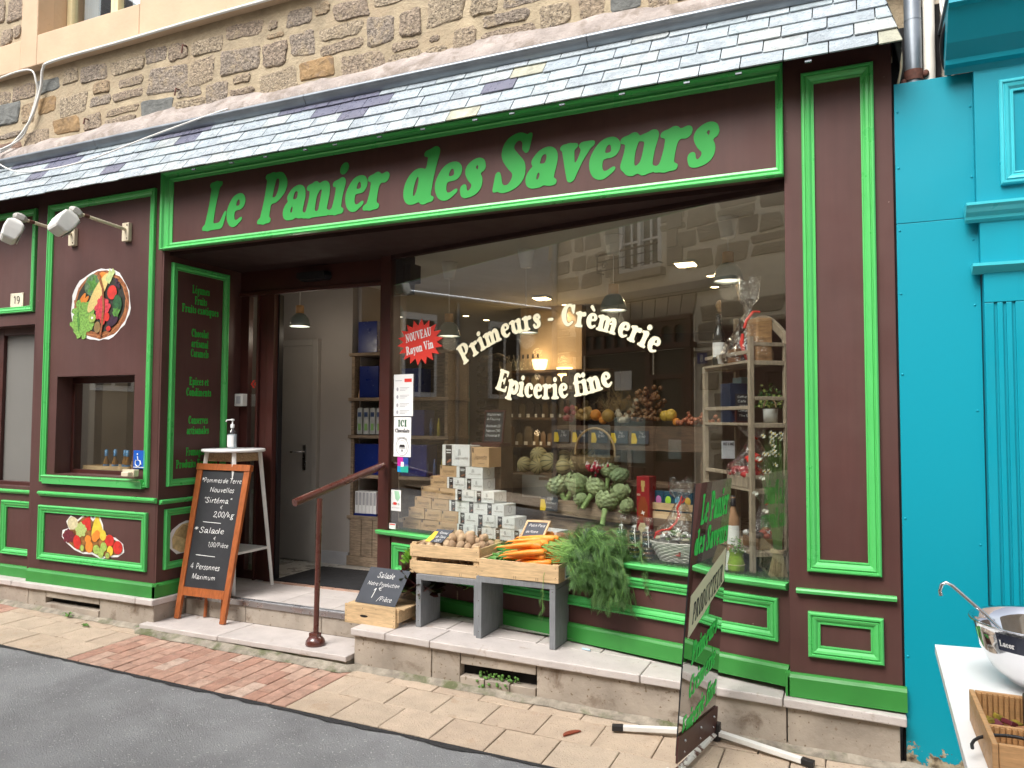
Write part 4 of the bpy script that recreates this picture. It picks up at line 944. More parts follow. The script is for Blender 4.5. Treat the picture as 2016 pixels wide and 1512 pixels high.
# column with real flutes: ribs stand proud of the shaft
for a, b in ((.535,.5715),(.5835,.6055),(.6175,.6395),(.6515,.70)): tb(a, b, -.056, -.045, -.1, 2.03, 'flute_rib', bev=.003)
tb(.535, .70, -.056, -.045, 2.032, 2.165, 'flute_rib')
mb = MB(); P = fp(-.05); strip(mb, P, .468, 1.6, 2.395, 2.475, prof=((0,-.04),(0,.062),(.15,.062),(.3,.05),(.5,.04),(.7,.022),(.85,.018),(1,.0))); obj('capital_moulding', mb, TEALL, tf)
mb = MB(); strip(mb, P, .49, 1.6, 2.16, 2.205, prof=((0,-.04),(0,.042),(.3,.042),(.6,.025),(1,.0))); obj('capital_moulding', mb, TEALL, tf)
mb = MB(); frame(mb, P, .608, 1.5, 2.553, 3.025, .055); obj('panel_moulding', mb, TEALL, tf)
mb = MB()
for k in range(2): pass
strip(mb, P, .40, 1.6, 3.09, 3.345, prof=((0,-.04),(0,.22),(.1,.225),(.14,.20),(.35,.16),(.6,.11),(.8,.05),(.88,.045),(.92,.02),(1,.0))); obj('cornice', mb, TEAL, tf)
mb = MB(); mb.box(.39, 1.6, -.28, .1, 3.346, 3.36); obj('cornice_flashing', mb, ZINC, tf)
PINK = mat('pinkish_roughcast', (.50,.42,.36), .95, var=.06, vs=4, bump=1.4, bs=90)
BAND = mat('cream_wall_band', (.62,.54,.43), .8, var=.05, bump=.3, bs=40)
nb = thing('rendered_house', 'pinkish roughcast house wall behind the pipes at the top right', 'building', (1.5, .3, 3))
mb = MB(); mb.box(.46, 6, .12, .5, 2.9, 7.5); obj('wall', mb, PINK, nb)
mb = MB(); mb.box(.30, .459, .10, .5, 2.9, 7.5); obj('corner_band', mb, BAND, nb)
mb = MB(); mb.box(.53, 6, .05, .4, -.2, 2.9); obj('lower_wall', mb, PINK, nb)
dp = thing('zinc_downpipe', 'grey zinc rain downpipe with rusty collar above the turquoise panel', 'downpipe', (.282, .06, 3.1))
mb = MB(); mb.tube([(.282,.05,2.9),(.282,.05,6.5)], .038, 20); obj('pipe', mb, ZINC, dp)
mb = MB(); mb.tube([(.282,.05,3.125),(.282,.05,3.175)], .043, 20); mb.ell((.332,.03,3.15), (.014,.012,.018)); mb.ell((.238,.03,3.12), (.014,.012,.018)); obj('collar', mb, RUST, dp)
mb = MB(); mb.tube([(.282,.05,3.42),(.282,.05,3.424)], .0395, 20); obj('seam', mb, ZINC, dp)
mb = MB(); mb.tube([(.350,.06,2.9),(.350,.06,6.5)], .026, 16); tag(obj('white_pipe', mb, mat('white_pvc', (.72,.68,.6), .4), loc=(.35,.06,3.1)), 'slim cream plastic pipe beside the zinc downpipe', 'pipe')
mb = MB(); mb.box(.1845,.193,.012,.10,-.15,3.22); mb.box(.194,.30,.05,.12,3.0,3.4); mb.box(.30,.40,.08,.115,2.9,3.5); obj('dark_gap', mb, dark, nb)
for i, x in enumerate((.415,.427,.439)):
    cable([(x-.015,.06,3.55),(x-.01,.05,3.44),(x+.01,.03,3.36),(x+.04,-.01,3.33),(x+.09,-.03,3.37)], .006, ['first of three thin white cables bending down beside the pipes','middle of three thin white cables bending down beside the pipes','last of three thin white cables bending down beside the pipes'][i])
cable([(.43,.04,3.125),(.40,-.02,3.17),(.395,-.10,3.27),(.46,-.16,3.375),(.60,-.17,3.39),(1.3,-.16,3.40)], .010, 'thick black cable round the corner of the turquoise cornice', BLACK)
cable([(.50,-.05,3.40),(.7,-.12,3.405),(1.3,-.12,3.41)], .010, 'cream cable lying along the top of the turquoise cornice', IVORY)
cable([(.08,.10,3.75),(.17,.0,3.45),(.215,-.06,3.28),(.225,-.03,3.18),(.21,.02,3.1)], .006, 'thin cream cable hanging round the right end of the canopy', IVORY)

# ================================================================ across the street (seen mirrored in the window)
ob = thing('opposite_house', 'stone house across the street mirrored in the display window', 'building', (-4, -6.2, 0))
QS = mat('pale_dressed_stone', (.36,.29,.20), .9, var=.15, vs=6, bump=.5, bs=30, cols=[(.42,.35,.26),(.36,.30,.23),(.32,.27,.21),(.40,.33,.24)])
QM = mat('cream_joint', (.80,.72,.58), .95, var=.1)
OP = lambda u, v, h: Vector((u, -6+h, v))
SHX0, SHX1 = -7.95, -5.45
mb = MB(); mb.quad((-8.62,-6,-.2),(SHX0,-6,-.2),(SHX0,-6,3.25),(-8.62,-6,3.25)); mb.quad((SHX1,-6,-.2),(4.5,-6,-.2),(4.5,-6,3.25),(SHX1,-6,3.25))
for (a, b, c, d) in ((-8.62,-6.99,3.25,5.9),(-6.99,-6.10,3.25,3.93),(-6.99,-6.10,5.6,5.9),(-6.10,4.5,3.25,5.9)): mb.quad((a,-6,c),(b,-6,c),(b,-6,d),(a,-6,d))
mb.quad((-8.62,-6,-.2),(-8.62,-6,5.9),(-8.62,-14,5.9),(-8.62,-14,-.2)); mb.quad((-8.62,-5.9,5.9),(4.5,-5.9,5.9),(4.5,-12,9),(-8.62,-12,9)); mb.quad((4.5,-6,-.2),(4.5,-6,5.9),(4.5,-14,5.9),(4.5,-14,-.2))
obj('mortar_bed', mb, QM, ob)
ro = random.Random(63)
def sk(u, v):
    if SHX0-.15 < u < SHX1+.15 and v < 3.5: return True
    if -7.15 < u < -5.95 and 3.85 < v < 5.7: return True
    return 3.42 < v < 3.78
block_wall(ob, OP, -8.5, -1.4, -.1, 5.6, ro, sk, depth=.02, hs=(.22,.34), ws=(.3,.6), gap=(.03,.06), lim=285, mats=[QS])
mb = MB(); mb.box(-8.6, -4.7, -6, -5.9, 3.50, 3.62); mb.box(-8.6, -4.75, -6, -5.93, 3.46, 3.50); obj('string_course', mb, mat('grey_granite_band', (.24,.22,.2), .85, var=.1), ob)
for i in range(10):     # fan of lintel stones
    u = -8.0+i*.258; k = (i-4.5)/4.5*.07
    mb = MB(); mb.prism([(u+.012-k*.4,3.13),(u+.246-k*.2,3.13),(u+.246+k*.6,3.45),(u+.012+k*.6,3.45)], 0, .05, P=OP); obj('lintel_stone', mb, QS, ob, bevel=.006)
for x in (-7.17, -5.95):
    for k in range(6): mb = MB(); w = .2 if k % 2 else .3; x0 = x if x > -6.5 else x+.18-w; mb.box(x0, x0+w-.01, -6, -5.96, 3.95+k*.29, 4.23+k*.29); obj('quoin', mb, QS, ob, bevel=.006)
wi = obj('window', MB().box(-7.0,-6.93,-6.08,-5.99,3.95,5.6).box(-6.16,-6.09,-6.08,-5.99,3.95,5.6).box(-6.58,-6.51,-6.08,-5.98,3.95,5.6).box(-6.93,-6.16,-6.08,-5.99,3.95,4.04), WHITEP, ob, bevel=.004)
mb = MB()
for z in (4.45, 4.9, 5.35): mb.box(-6.93,-6.16,-6.06,-6.02,z,z+.035)
for x in (-6.765, -6.345): mb.box(x,x+.03,-6.055,-6.025,4.04,5.6)
obj('glazing_bars', mb, WHITEP, wi)
mb = MB(); mb.box(-6.93,-6.16,-6.07,-6.064,4.04,5.6); obj('pane', mb, mat('dim_pane', (.035,.035,.045), .08), wi)
mb = MB(); mb.box(-7.08,-6.0,-6,-5.86,3.82,3.945); obj('window_sill', mb, QS, ob, bevel=.008)
rl = thing('balcony_rail', 'wrought iron rail with scrolls mirrored before the upstairs window across the street', 'railing', (-6.7, -5.8, 4.05))
IRON = mat('dark_iron', (.03,.032,.034), .5)
mb = MB(); mb.box(-7.36,-6.02,-5.83,-5.79,4.30,4.325); obj('handrail', mb, BROWND, rl)
mb = MB()
for z in (4.04, 4.20): mb.tube([(-7.34,-5.81,z),(-6.04,-5.81,z)], .010, 6)
for x in (-7.34,-6.69,-6.04): mb.tube([(x,-5.81,4.0),(x,-5.81,4.3)], .010, 6); mb.tube([(x,-5.81,4.02),(x,-5.98,4.02)], .008, 6)
for cx, sg in ((-7.17, 1), (-6.21, -1)):
    mb.tube([(cx+sg*math.cos(t)*(.075-.009*t), -5.81, 4.12+math.sin(t)*(.075-.009*t)) for t in [k*.5 for k in range(15)]], .008, 6)
obj('ironwork', mb, IRON, rl)
# brown shop joinery across the street
os_ = thing('opposite_shop', 'red brown timber shop with arched transom mirrored in the display window', 'shopfront', (-6.7, -5.95, 0))
OBR = mat('mirrored_shop_joinery', (.085,.03,.02), .45, var=.1)
def ox(x0, x1, z0, z1, y0=-5.98, y1=-5.9, name='joinery', m=OBR): mb = MB(); mb.box(x0, x1, y0, y1, z0, z1); return obj(name, mb, m, os_, bevel=.006)
ox(SHX0, SHX0+.12, -.05, 3.08); ox(SHX1-.12, SHX1, -.05, 3.08); ox(SHX0, SHX1, 3.06, 3.14, -5.98, -5.88); ox(SHX0-.06, SHX1+.06, 2.62, 2.70, -5.98, -5.80, 'ledge'); ox(-6.36, -6.26, -.05, 2.62); ox(SHX0+.12, -6.36, .62, .74, -5.98, -5.86, 'ledge'); ox(SHX0+.12, -6.36, -.05, .62, -5.98, -5.92, 'stall_riser'); ox(-6.26, SHX1-.12, 2.15, 2.23); ox(-6.2, SHX1-.17, .2, .85, -5.98, -5.93, 'door_panel'); ox(-6.26,-6.19,.1,2.15); ox(SHX1-.19,SHX1-.12,.1,2.15)
n = 9; w_ = (SHX1-SHX0-.24)/n
for i in range(n):
    x = SHX0+.12+i*w_; mb = MB(); c = x+w_/2; a = w_/2-.03; pts = [(c+a*math.cos(t), 2.93+a*.7*math.sin(t)) for t in [math.pi*k/8 for k in range(9)]]
    poly = [(x,3.06),(x,2.70),(x+.03,2.70)]+list(reversed(pts))+[(x+w_-.03,2.70),(x+w_,2.70),(x+w_,3.06)]
    mb.prism(poly, 0, .05, P=lambda u, v, h: Vector((u, -5.98+h, v))); obj('transom_arch', mb, OBR, os_)
mb = MB(); mb.box(SHX0+.12, SHX1-.12, -6.02, -6.01, 2.7, 3.06); obj('transom_glass', mb, mat('transom_blue_glass', (.05,.07,.08), .15), os_)
mb = MB(); mb.box(SHX0+.12, -6.36, -6.02, -6.01, .74, 2.62); mb.box(-6.26, SHX1-.12, -6.02, -6.01, .1, 2.62); obj('shop_glass', mb, mat('dark_shop_glass', (.03,.028,.026), .1), os_)
PBL = mat('pale_blue_board', (.42,.55,.57), .6, var=.2, vs=9)
ox(-7.72,-7.2,.86,1.42,-5.99,-5.97,'display_board',PBL); ox(-7.1,-6.4,.80,1.55,-5.99,-5.975,'display_board',PBL); ox(-5.95,-5.70,.9,1.2,-5.99,-5.975,'display_board',PBL); ox(-7.1,-6.72,2.0,2.32,-6.0,-5.985,'poster',PAPER)
mb = MB(); mb.box(-5.37,-5.20,-5.97,-5.955,2.36,2.52); pq = obj('house_number_plaque', mb, mat('blue_enamel', (.03,.04,.22), .3), loc=(-5.28,-5.96,2.44)); tag(pq, 'blue enamel house number across the street mirrored in the window', 'plaque')
text('numeral', '8', lambda u, v, h: Vector((-5.285-(u+5.285), -5.955+h, v)), -5.285, 2.385, .11, WHITEP, pq, align='c')
mb = MB(); mb.tube([(-8.54,-5.93,0),(-8.54,-5.93,5.9)], .055, 12); tag(obj('opposite_downpipe', mb, ZINC, loc=(-8.54,-5.93,0)), 'grey downpipe across the street mirrored in the window', 'downpipe')
# maroon doorway right of the mirrored shop
os2 = thing('maroon_door', 'maroon panelled door across the street mirrored behind the driftwood shelf', 'door', (-4.3,-5.95,0))
MAR = mat('maroon_door_paint', (.06,.014,.018), .4)
mb = MB(); mb.box(-4.92,-3.7,-5.99,-5.94,-.1,2.9); obj('leaf', mb, MAR, os2)
for (a, b, c, d) in ((-4.85,-4.4,.2,1.1),(-4.85,-4.4,1.25,2.2),(-4.2,-3.78,.2,1.1),(-4.2,-3.78,1.25,2.2)): mb = MB(); frame(mb, lambda u, v, h: Vector((u,-5.94+h,v)), a, b, c, d, .05); obj('panel', mb, MAR, os2)
# slate-roofed wing further down the street
wg = thing('slate_roofed_wing', 'low rendered wing with big slate roof mirrored top left in the window', 'building', (-14, -9, 0))
WGR = mat('warm_wing_render', (.40,.33,.24), .9, var=.12, vs=1.2, bump=.3, bs=20)
mb = MB(); mb.box(-20,-12.6,-16,-4.9,-.2,4.3); obj('wall', mb, WGR, wg)
mb = MB(); mb.add([(-12.4,-4.6,4.28),(-12.4,-18,4.28),(-22,-18,15.5),(-22,-4.6,15.5),(-12.4,-4.6,4.2),(-12.4,-18,4.2),(-22,-18,15.4),(-22,-4.6,15.4)], [(0,1,2,3),(7,6,5,4),(0,4,5,1),(3,2,6,7),(0,3,7,4)])
m_, t_, b_ = _new('roof_slates_far'); v_ = _tc(t_, 'Object'); 
br = t_.nodes.new('ShaderNodeTexBrick'); mpp = t_.nodes.new('ShaderNodeMapping'); mpp.inputs['Rotation'].default_value = (0, 0, 0)
sxyz = t_.nodes.new('ShaderNodeSeparateXYZ'); cxyz = t_.nodes.new('ShaderNodeCombineXYZ'); t_.links.new(v_, sxyz.inputs[0]); t_.links.new(sxyz.outputs['Y'], cxyz.inputs['X']); t_.links.new(sxyz.outputs['Z'], cxyz.inputs['Y']); t_.links.new(cxyz.outputs[0], br.inputs['Vector'])
br.inputs['Scale'].default_value = 1; br.inputs['Brick Width'].default_value = .3; br.inputs['Row Height'].default_value = .13; br.inputs['Mortar Size'].default_value = .008
br.inputs['Color1'].default_value = (.07,.07,.075,1); br.inputs['Color2'].default_value = (.13,.125,.13,1); br.inputs['Mortar'].default_value = (.008,.008,.009,1)
t_.links.new(br.outputs['Color'], b_.inputs['Base Color']); b_.inputs['Roughness'].default_value = .9; b_.inputs['Specular IOR Level'].default_value = .1
obj('roof', mb, m_, wg)
for (y0, y1) in ((-6.0,-5.1),(-8.4,-7.5)):
    mb = MB(); mb.box(-12.6,-12.53,y0,y1,2.0,3.85); w1 = obj('window', mb, WHITEP, wg)
    mb = MB(); mb.box(-12.53,-12.515,y0+.08,(y0+y1)/2-.04,2.1,3.7); mb.box(-12.53,-12.515,(y0+y1)/2+.04,y1-.08,2.1,3.7); obj('pane', mb, mat('wing_pane', (.03,.028,.026), .15), w1)
mb = MB(); mb.tube([(-12.5,-6.55,0),(-12.5,-6.55,4.2)], .055, 10); obj('downpipe', mb, ZINC, wg)
mb = MB(); mb.tube([(-12.38,-4.6,4.26),(-12.38,-16,4.26)], .06, 8); obj('gutter', mb, ZINC, wg)
mb = MB(); mb.box(-12.5,-8.7,-15,-14,-.2,10); tag(obj('street_end_house', mb, WGR, loc=(-11,-14.5,0)), 'plain rendered house closing the side street in the reflection', 'building')
mb = MB(); mb.box(4.6, 20, -14, -6.1, -.2, 6.5); tag(obj('far_right_house', mb, WGR, loc=(9,-9,0)), 'plain rendered house further along the other pavement', 'building')
mb = MB(); mb.box(-24,-9.62,.15,6,-.2,8.5); tag(obj('far_left_house', mb, WGR, loc=(-14,3,0)), 'rendered house beyond the left end of the shopfront', 'building')
# ================================================================ things fixed to the front
def map3(o, u, v):
    """plane through o with unit-ish axes u, v (Vectors); h goes out along u x v"""
    o = Vector(o); u = Vector(u); v = Vector(v); n = u.cross(v).normalized()
    return lambda a, b, h: o+u*a+v*b+n*h
# floodlights on arms
def flood(loc, lab, yaw, tilt):
    x, z = loc; t = thing('floodlight', lab, 'floodlight', (x, 0, z), group='floodlights on arms above the hatch')
    mb = MB(); mb.box(x-.035, x+.035, -.032, 0, z-.07, z+.07); obj('bracket', mb, IVORY, t, bevel=.004)
    mb = MB()
    for dz in (-.05, .05): mb.ell((x+.02, -.034, z+dz), (.006, .003, .006), 6, 4)
    obj('bracket_screw', mb, RUST, t)
    mb = MB(); mb.tube([(x, -.03, z+.02), (x, -.40, z+.045)], .012, 10); obj('arm', mb, IVORY, t)
    mb = MB(); mb.tube([(x, -.33, z+.041), (x, -.37, z+.043)], .0128, 10); obj('rust_patch', mb, RUST, t)
    Mh = Matrix.Translation((x, -.44, z+.035)) @ Matrix.Rotation(yaw, 4, 'Z') @ Matrix.Rotation(tilt, 4, 'X')
    mb = MB(); mb.ell((-.01, 0, .02), (.045, .05, .032), 12, 8, M=Mh); mb.box(-.045, .05, -.03, .03, -.005, .03, M=Mh); obj('junction_box', mb, mat('weathered_grey_cast', (.40,.39,.36), .6, var=.15), t, bevel=.006)
    mb = MB(); q = [(-.095,-.02),(.095,-.02),(.10,-.06),(.10,-.15),(.09,-.165),(-.09,-.165),(-.10,-.15),(-.10,-.06)]
    body = [(-.03,.085,.03),( -.17,.105,.045)]
    vs = []
    for (z_, w_, d_) in ((-.015,.055,.03),(-.045,.10,.055),(-.10,.108,.06),(-.165,.11,.05),(-.18,.105,.03)):
        for sx, sy in ((-1,-1),(1,-1),(1,1),(-1,1)): vs.append((sx*w_, sy*d_-.01, z_))
    fs = [(3,2,1,0),(16,17,18,19)]+[(L+i, L+(i+1) % 4, L+4+(i+1) % 4, L+4+i) for L in (0,4,8,12) for i in range(4)]
    mb.add(vs, fs, M=Mh); obj('lamp_head', mb, WHITEW, t, bevel=.012, seg=3)
    mb = MB(); mb.box(-.09,.09,.049,.054,-.16,-.05, M=Mh); obj('lamp_glass', mb, mat('dusty_lamp_glass', (.3,.3,.28), .3), t, bevel=.003)
    return t
flood((-4.975, 2.895), 'grey white floodlight on the right arm, above the fruit basket sticker', -.35, -.6)
flood((-5.575, 2.915), 'grey white floodlight on the rusty left arm, reaching over the panel moulding', -.5, -.35)
# street number
nr = thing('house_number_plate', 'cream enamel plate with the number 19 on the brown panel at the far left', 'number plate', (-6.34, .06, 2.42))
mb = MB(); mb.box(-6.425,-6.262,.052,.06,2.415,2.533); obj('plate', mb, mat('cream_enamel', (.72,.66,.5), .3), nr, bevel=.002)
text('numeral', '19', fp(.052), -6.343, 2.44, .07, INK, nr, align='c', style='hand', width=.085)
mb = MB()
for sx_, sz_ in ((-6.415,2.425),(-6.272,2.425),(-6.415,2.523),(-6.272,2.523)): mb.ell((sx_, .052, sz_), (.004,.002,.004), 6, 4)
obj('plate_screw', mb, RUST, nr)
# wheelchair sign and bell
wc = thing('wheelchair_sign', 'blue wheelchair sign at the lower right corner of the hatch', 'sign', (-4.79, -.02, 1.1))
Pw = fp(-.012); mb = MB(); mb.box(-4.845,-4.73,-.012,-.008,1.13,1.262); obj('plate', mb, mat('sign_blue', (.01,.10,.48), .4), wc, bevel=.001)
mb = MB(); c0 = (-4.795, 1.182)
mb.tube([(c0[0]+.026*math.cos(t), -.0145, c0[1]+.026*math.sin(t)-.01) for t in [math.radians(a) for a in range(130, 400, 20)]], .0035, 5)
mb.tube([(c0[0]-.005,-.0145,c0[1]+.04),(c0[0],-.0145,c0[1]+.01),(c0[0]+.022,-.0145,c0[1]+.006),(c0[0]+.034,-.0145,c0[1]-.022)], .0042, 5); mb.ell((c0[0]-.006,-.0145,c0[1]+.053), (.007,.002,.007), 8, 5)
mb.box(-4.84,-4.735,-.0145,-.0125,1.137,1.142); obj('wheelchair_mark', mb, WHITEP, wc)
bl = thing('call_bell', 'ivory call bell box under the blue wheelchair sign', 'bell', (-4.79, -.05, 1.06))
mb = MB(); mb.prism([(-4.86,1.075),(-4.75,1.075),(-4.745,1.125),(-4.865,1.125)], .045, .085, P=F); obj('box', mb, IVORY, bl, bevel=.006)
mb = MB(); mb.box(-4.83,-4.76,-.125,-.085,1.08,1.11); obj('push_plate', mb, IVORY, bl, bevel=.004)
# printed stickers: flat shapes cut from coloured film, layered .3 mm
class Sticker:
    def __init__(s, P, c, root): s.P = P; s.c = c; s.h = .0008; s.root = root
    def shape(s, name, poly, m, dh=.00035):
        s.h += dh; mb = MB(); hh = s.h
        pl = [Vector((p[0], p[1], 0)) for p in poly]; mb.add([s.P(s.c[0]+p[0], s.c[1]+p[1], hh) for p in poly], tessellate_polygon([pl])); return obj(name, mb, m, s.root, tri=True)
    def multi(s, name, polys, m, dh=.00035):
        s.h += dh; mb = MB()
        for poly in polys:
            s.h += .00003; pl = [Vector((p[0], p[1], 0)) for p in poly]; mb.add([s.P(s.c[0]+p[0], s.c[1]+p[1], s.h) for p in poly], tessellate_polygon([pl]))
        return obj(name, mb, m, s.root, tri=True)
def blob(x, y, rx, ry=None, rot=0, n=14, wob=0, sd=0):
    ry = ry or rx; rnd = random.Random(sd); o = []
    for k in range(n):
        a = 2*math.pi*k/n; w = 1+wob*rnd.uniform(-1, 1); p = (rx*w*math.cos(a), ry*w*math.sin(a)); o.append((x+p[0]*math.cos(rot)-p[1]*math.sin(rot), y+p[0]*math.sin(rot)+p[1]*math.cos(rot)))
    return o
def pm(name, c, v=.25, vs=30): return mat('print_'+name, c, .55, var=v, vs=vs)
pW = pm('white', (.75,.75,.73), .02); pWi = pm('wicker', (.30,.10,.03), .4, 60); pDk = pm('dark', (.03,.03,.02), .3); pCo = pm('corn', (.72,.55,.20), .15, 90); pCg = pm('husk', (.5,.6,.25)); pGr = pm('green', (.09,.27,.04), .4, 40)
pGl = pm('lettuce', (.22,.45,.08), .45, 60); pGd = pm('dark_green', (.02,.10,.03), .4); pRd = pm('red', (.6,.03,.02), .2); pPk = pm('radish_red', (.62,.05,.07), .3, 50); pOr = pm('orange', (.80,.25,.03), .15); pPu = pm('aubergine', (.04,.01,.03), .3); pYe = pm('yellow', (.75,.55,.05), .15); pKi = pm('kiwi', (.35,.5,.1), .3, 60); pCa = pm('cabbage', (.12,.22,.10), .4, 50); pGp = pm('grape_red', (.16,.02,.03), .3, 80); pGg = pm('grape_green', (.45,.55,.18), .25, 80); pTa = pm('melon_tan', (.62,.55,.33), .2, 60); pBr = pm('brown_fuzz', (.28,.17,.06), .2)
bs_ = thing('basket_sticker', 'round sticker of a wicker basket full of vegetables on the brown pier', 'sticker', (-5.262, 0, 2.365))
K = Sticker(fp(0), (-5.262, 2.367), bs_)
K.shape('white_edge', blob(0, 0, .33, .278, 0, 40, .035, 4), pW); K.shape('wicker', blob(.008, -.002, .305, .262, 0, 36, .02, 5), pWi)
K.shape('shade', blob(.005, .01, .27, .225, 0, 30), pDk)
K.multi('wicker_strands', [[(r*math.cos(a), r*.85*math.sin(a)) for r, a in ((.305,a0),(.285,a0+.5),(.275,a0+.5),(.29,a0))] for a0 in [k*.42 for k in range(15)]], pm('wicker_light', (.45,.17,.06)))
K.shape('cabbage', blob(-.085,.155,.095,.085,.3,18,.06,2), pCa); K.multi('cabbage_leaves', [blob(-.085+.03*math.cos(k*1.3),.155+.03*math.sin(k*1.3),.045,.018,k*1.3,8) for k in range(5)], pGr)
K.shape('peach', blob(.02,.215,.055,.035), pOr); K.multi('carrots', [blob(-.21,.04,.075,.022,.9),blob(-.185,.02,.08,.02,.75)], pOr)
K.multi('lettuce', [blob(-.19+.1*math.cos(k*2.4)*(k/30)**.5*1.2,-.105+.11*math.sin(k*2.4)*(k/30)**.5*1.2,.036,.03,k,9,.3,k) for k in range(30)], pGl)
K.multi('lettuce_dark', [blob(-.19+.09*math.cos(k*2.1),-.115+.09*math.sin(k*2.1)*((k%5)/5),.014,.010,k,7,.3,k) for k in range(18)], pGr)
K.shape('corn', blob(-.02,.09,.18,.052,.92,20), pCo); K.shape('corn_husk', [(.05,.19),(.10,.15),(.16,.24),(.135,.27),(.115,.24),(.10,.275),(.085,.23)], pCg)
K.multi('radishes', [blob(.03+.075*math.cos(k*2.4)*(k/22)**.5,-.03+.085*math.sin(k*2.4)*(k/22)**.5,.022,.022,0,10) for k in range(22)], pPk)
K.shape('tomato', blob(.135,.085,.052,.055), pRd); K.shape('pepper', blob(.195,.0,.05,.065,.2,14,.1,3), pGd); K.shape('aubergine', blob(.15,-.13,.065,.04,.5), pPu); K.multi('currants', [blob(.19+.02*math.cos(k*2),.15+.03*math.sin(k*1.7),.011) for k in range(9)], pPu)
K.multi('kiwis', [blob(-.075,-.1,.042,.036)], pKi); K.shape('kiwi_heart', blob(-.075,-.1,.012,.010), pW); K.shape('brown_kiwi', blob(-.015,-.175,.035,.045), pBr); K.multi('strawberries', [blob(.045,-.13,.026,.03),blob(.09,-.10,.028,.035),blob(.11,-.19,.025,.02)], pRd)
K.shape('cress', blob(.19,-.07,.04,.035,0,16,.3,8), pGr)
K.shape('handle', [(-.03,.235),(-.005,.24),(.045,.12),(.062,-.02),(.05,-.15),(.03,-.245),(.01,-.245),(.028,-.15),(.04,-.02),(.025,.12),(-.01,.19)], pWi)
fs_ = thing('fruit_sticker', 'sticker of piled fruit with melon, bananas and grapes on the low panel', 'sticker', (-5.27, 0, .60))
K = Sticker(fp(0), (-5.27, .60), fs_)
K.multi('white_edge', [[(-.345,-.02),(-.34,.03),(-.27,.05),(-.30,.10),(-.25,.15),(-.17,.12),(-.09,.175),(-.02,.16),(0,.135),(.02,.165),(.07,.16),(.11,.10),(.12,.03),(.25,.01),(.33,-.03),(.345,-.09),(.28,-.13),(.17,-.14),(.1,-.16),(0,-.13),(-.1,-.135),(-.2,-.11),(-.3,-.06)]], pW)
K.shape('fruit_shade', [(-.325,-.02),(-.32,.02),(-.25,.04),(-.28,.10),(-.24,.135),(-.17,.105),(-.09,.155),(-.03,.14),(0,.115),(.03,.145),(.06,.14),(.095,.09),(.11,.015),(.24,-.005),(.315,-.035),(.325,-.085),(.27,-.115),(.17,-.125),(.1,-.145),(0,-.115),(-.1,-.12),(-.2,-.095),(-.29,-.05)], pm('fruit_shade', (.30,.13,.03), .5, 25))
K.shape('melon', blob(-.225,.09,.06,.05), pTa); K.shape('watermelon', [(-.16,.085),(-.03,.165),(-.02,.05),(-.1,.04)], pRd); K.multi('bananas', [blob(.04,.09,.09,.018,1.45),blob(.065,.085,.085,.018,1.75),blob(.02,.085,.085,.017,1.25),blob(.09,.07,.07,.016,2.0)], pYe)
K.multi('green_grapes', [blob(-.13+.055*math.cos(k*2.4)*(k/22)**.5,.045+.05*math.sin(k*2.4)*(k/22)**.5,.015) for k in range(22)], pGg)
K.multi('red_grapes', [blob(-.265+.06*math.cos(k*2.4)*(k/22)**.5,-.01+.045*math.sin(k*2.4)*(k/22)**.5,.016) for k in range(22)], pGp)
K.multi('oranges', [blob(-.03,-.075,.042,.045),blob(-.045,-.02,.035,.03),blob(.03,.0,.035),blob(.055,.02,.035)], pOr); K.shape('blood_orange', blob(-.165,-.05,.042,.055,.3), pRd)
K.multi('apples', [blob(.19,-.015,.05,.045),blob(.28,-.06,.05,.05)], pRd); K.multi('green_apples', [blob(.05,-.09,.035),blob(.13,-.065,.035),blob(.1,-.11,.033,.038)], pKi); K.multi('lemons', [blob(.12,.02,.035,.04),blob(.2,-.09,.033,.038)], pYe)
K.multi('kiwis', [blob(-.105,-.09,.028,.03),blob(.175,-.125,.028)], pBr); K.multi('kiwi_slices', [blob(-.105,-.09,.02,.022),blob(.175,-.125,.02)], pKi)
cs = thing('cheese_sticker', 'sticker of cheese half hidden behind the chalkboard stand', 'sticker', (-4.6,.25,.6))
K = Sticker(RV, (.26, .615), cs); K.shape('white_edge', blob(0,0,.15,.13,0,12,.15,4), pW); K.shape('cheese', blob(.0,0,.13,.11,0,10,.15,4), pm('cheese', (.66,.52,.25), .3, 20)); K.shape('rind', [(-.1,.02),(-.02,.09),(.08,.05),(.0,-.02)], pm('rind', (.45,.33,.15)))

# ================================================================ chalkboard stand on the step
cb = thing('chalkboard_stand', 'tall orange brown A-frame chalkboard listing new potatoes and salad, standing on the step', 'chalkboard', (-4.3, .17, .05))
f0 = Vector((-4.52,.108,.052)); f1 = Vector((-4.065,.125,.052)); up = Vector((-.035,.215,1.06)); W_ = (f1-f0).length; ux = (f1-f0).normalized(); uyv = up.normalized(); HL = up.length
Bp = map3(f0, ux, uyv); 
def bar(a0, a1, b0_, b1_, h0, h1, P, mb): mb.prism([(a0,b0_),(a1,b0_),(a1,b1_),(a0,b1_)], h0, h1, P=P)
tp = -.006
mb = MB(); mb.prism([(0,0),(.042,0),(.055,HL),(.002,HL)], -.012, .012, P=Bp); obj('stile', mb, WOODO, cb, bevel=.003)
mb = MB(); mb.prism([(W_-.036,0),(W_+.006,0),(W_+.045,HL),(W_-.005,HL)], -.012, .012, P=Bp); obj('stile', mb, WOODO, cb, bevel=.003)
mb = MB(); bar(-.002, W_+.05, HL-.002, HL+.045, -.018, .018, Bp, mb); obj('top_rail', mb, WOODO, cb, bevel=.005)
mb = MB(); bar(.042, W_-.034, .165, .225, -.010, .010, Bp, mb); obj('bottom_rail', mb, WOODO, cb, bevel=.003)
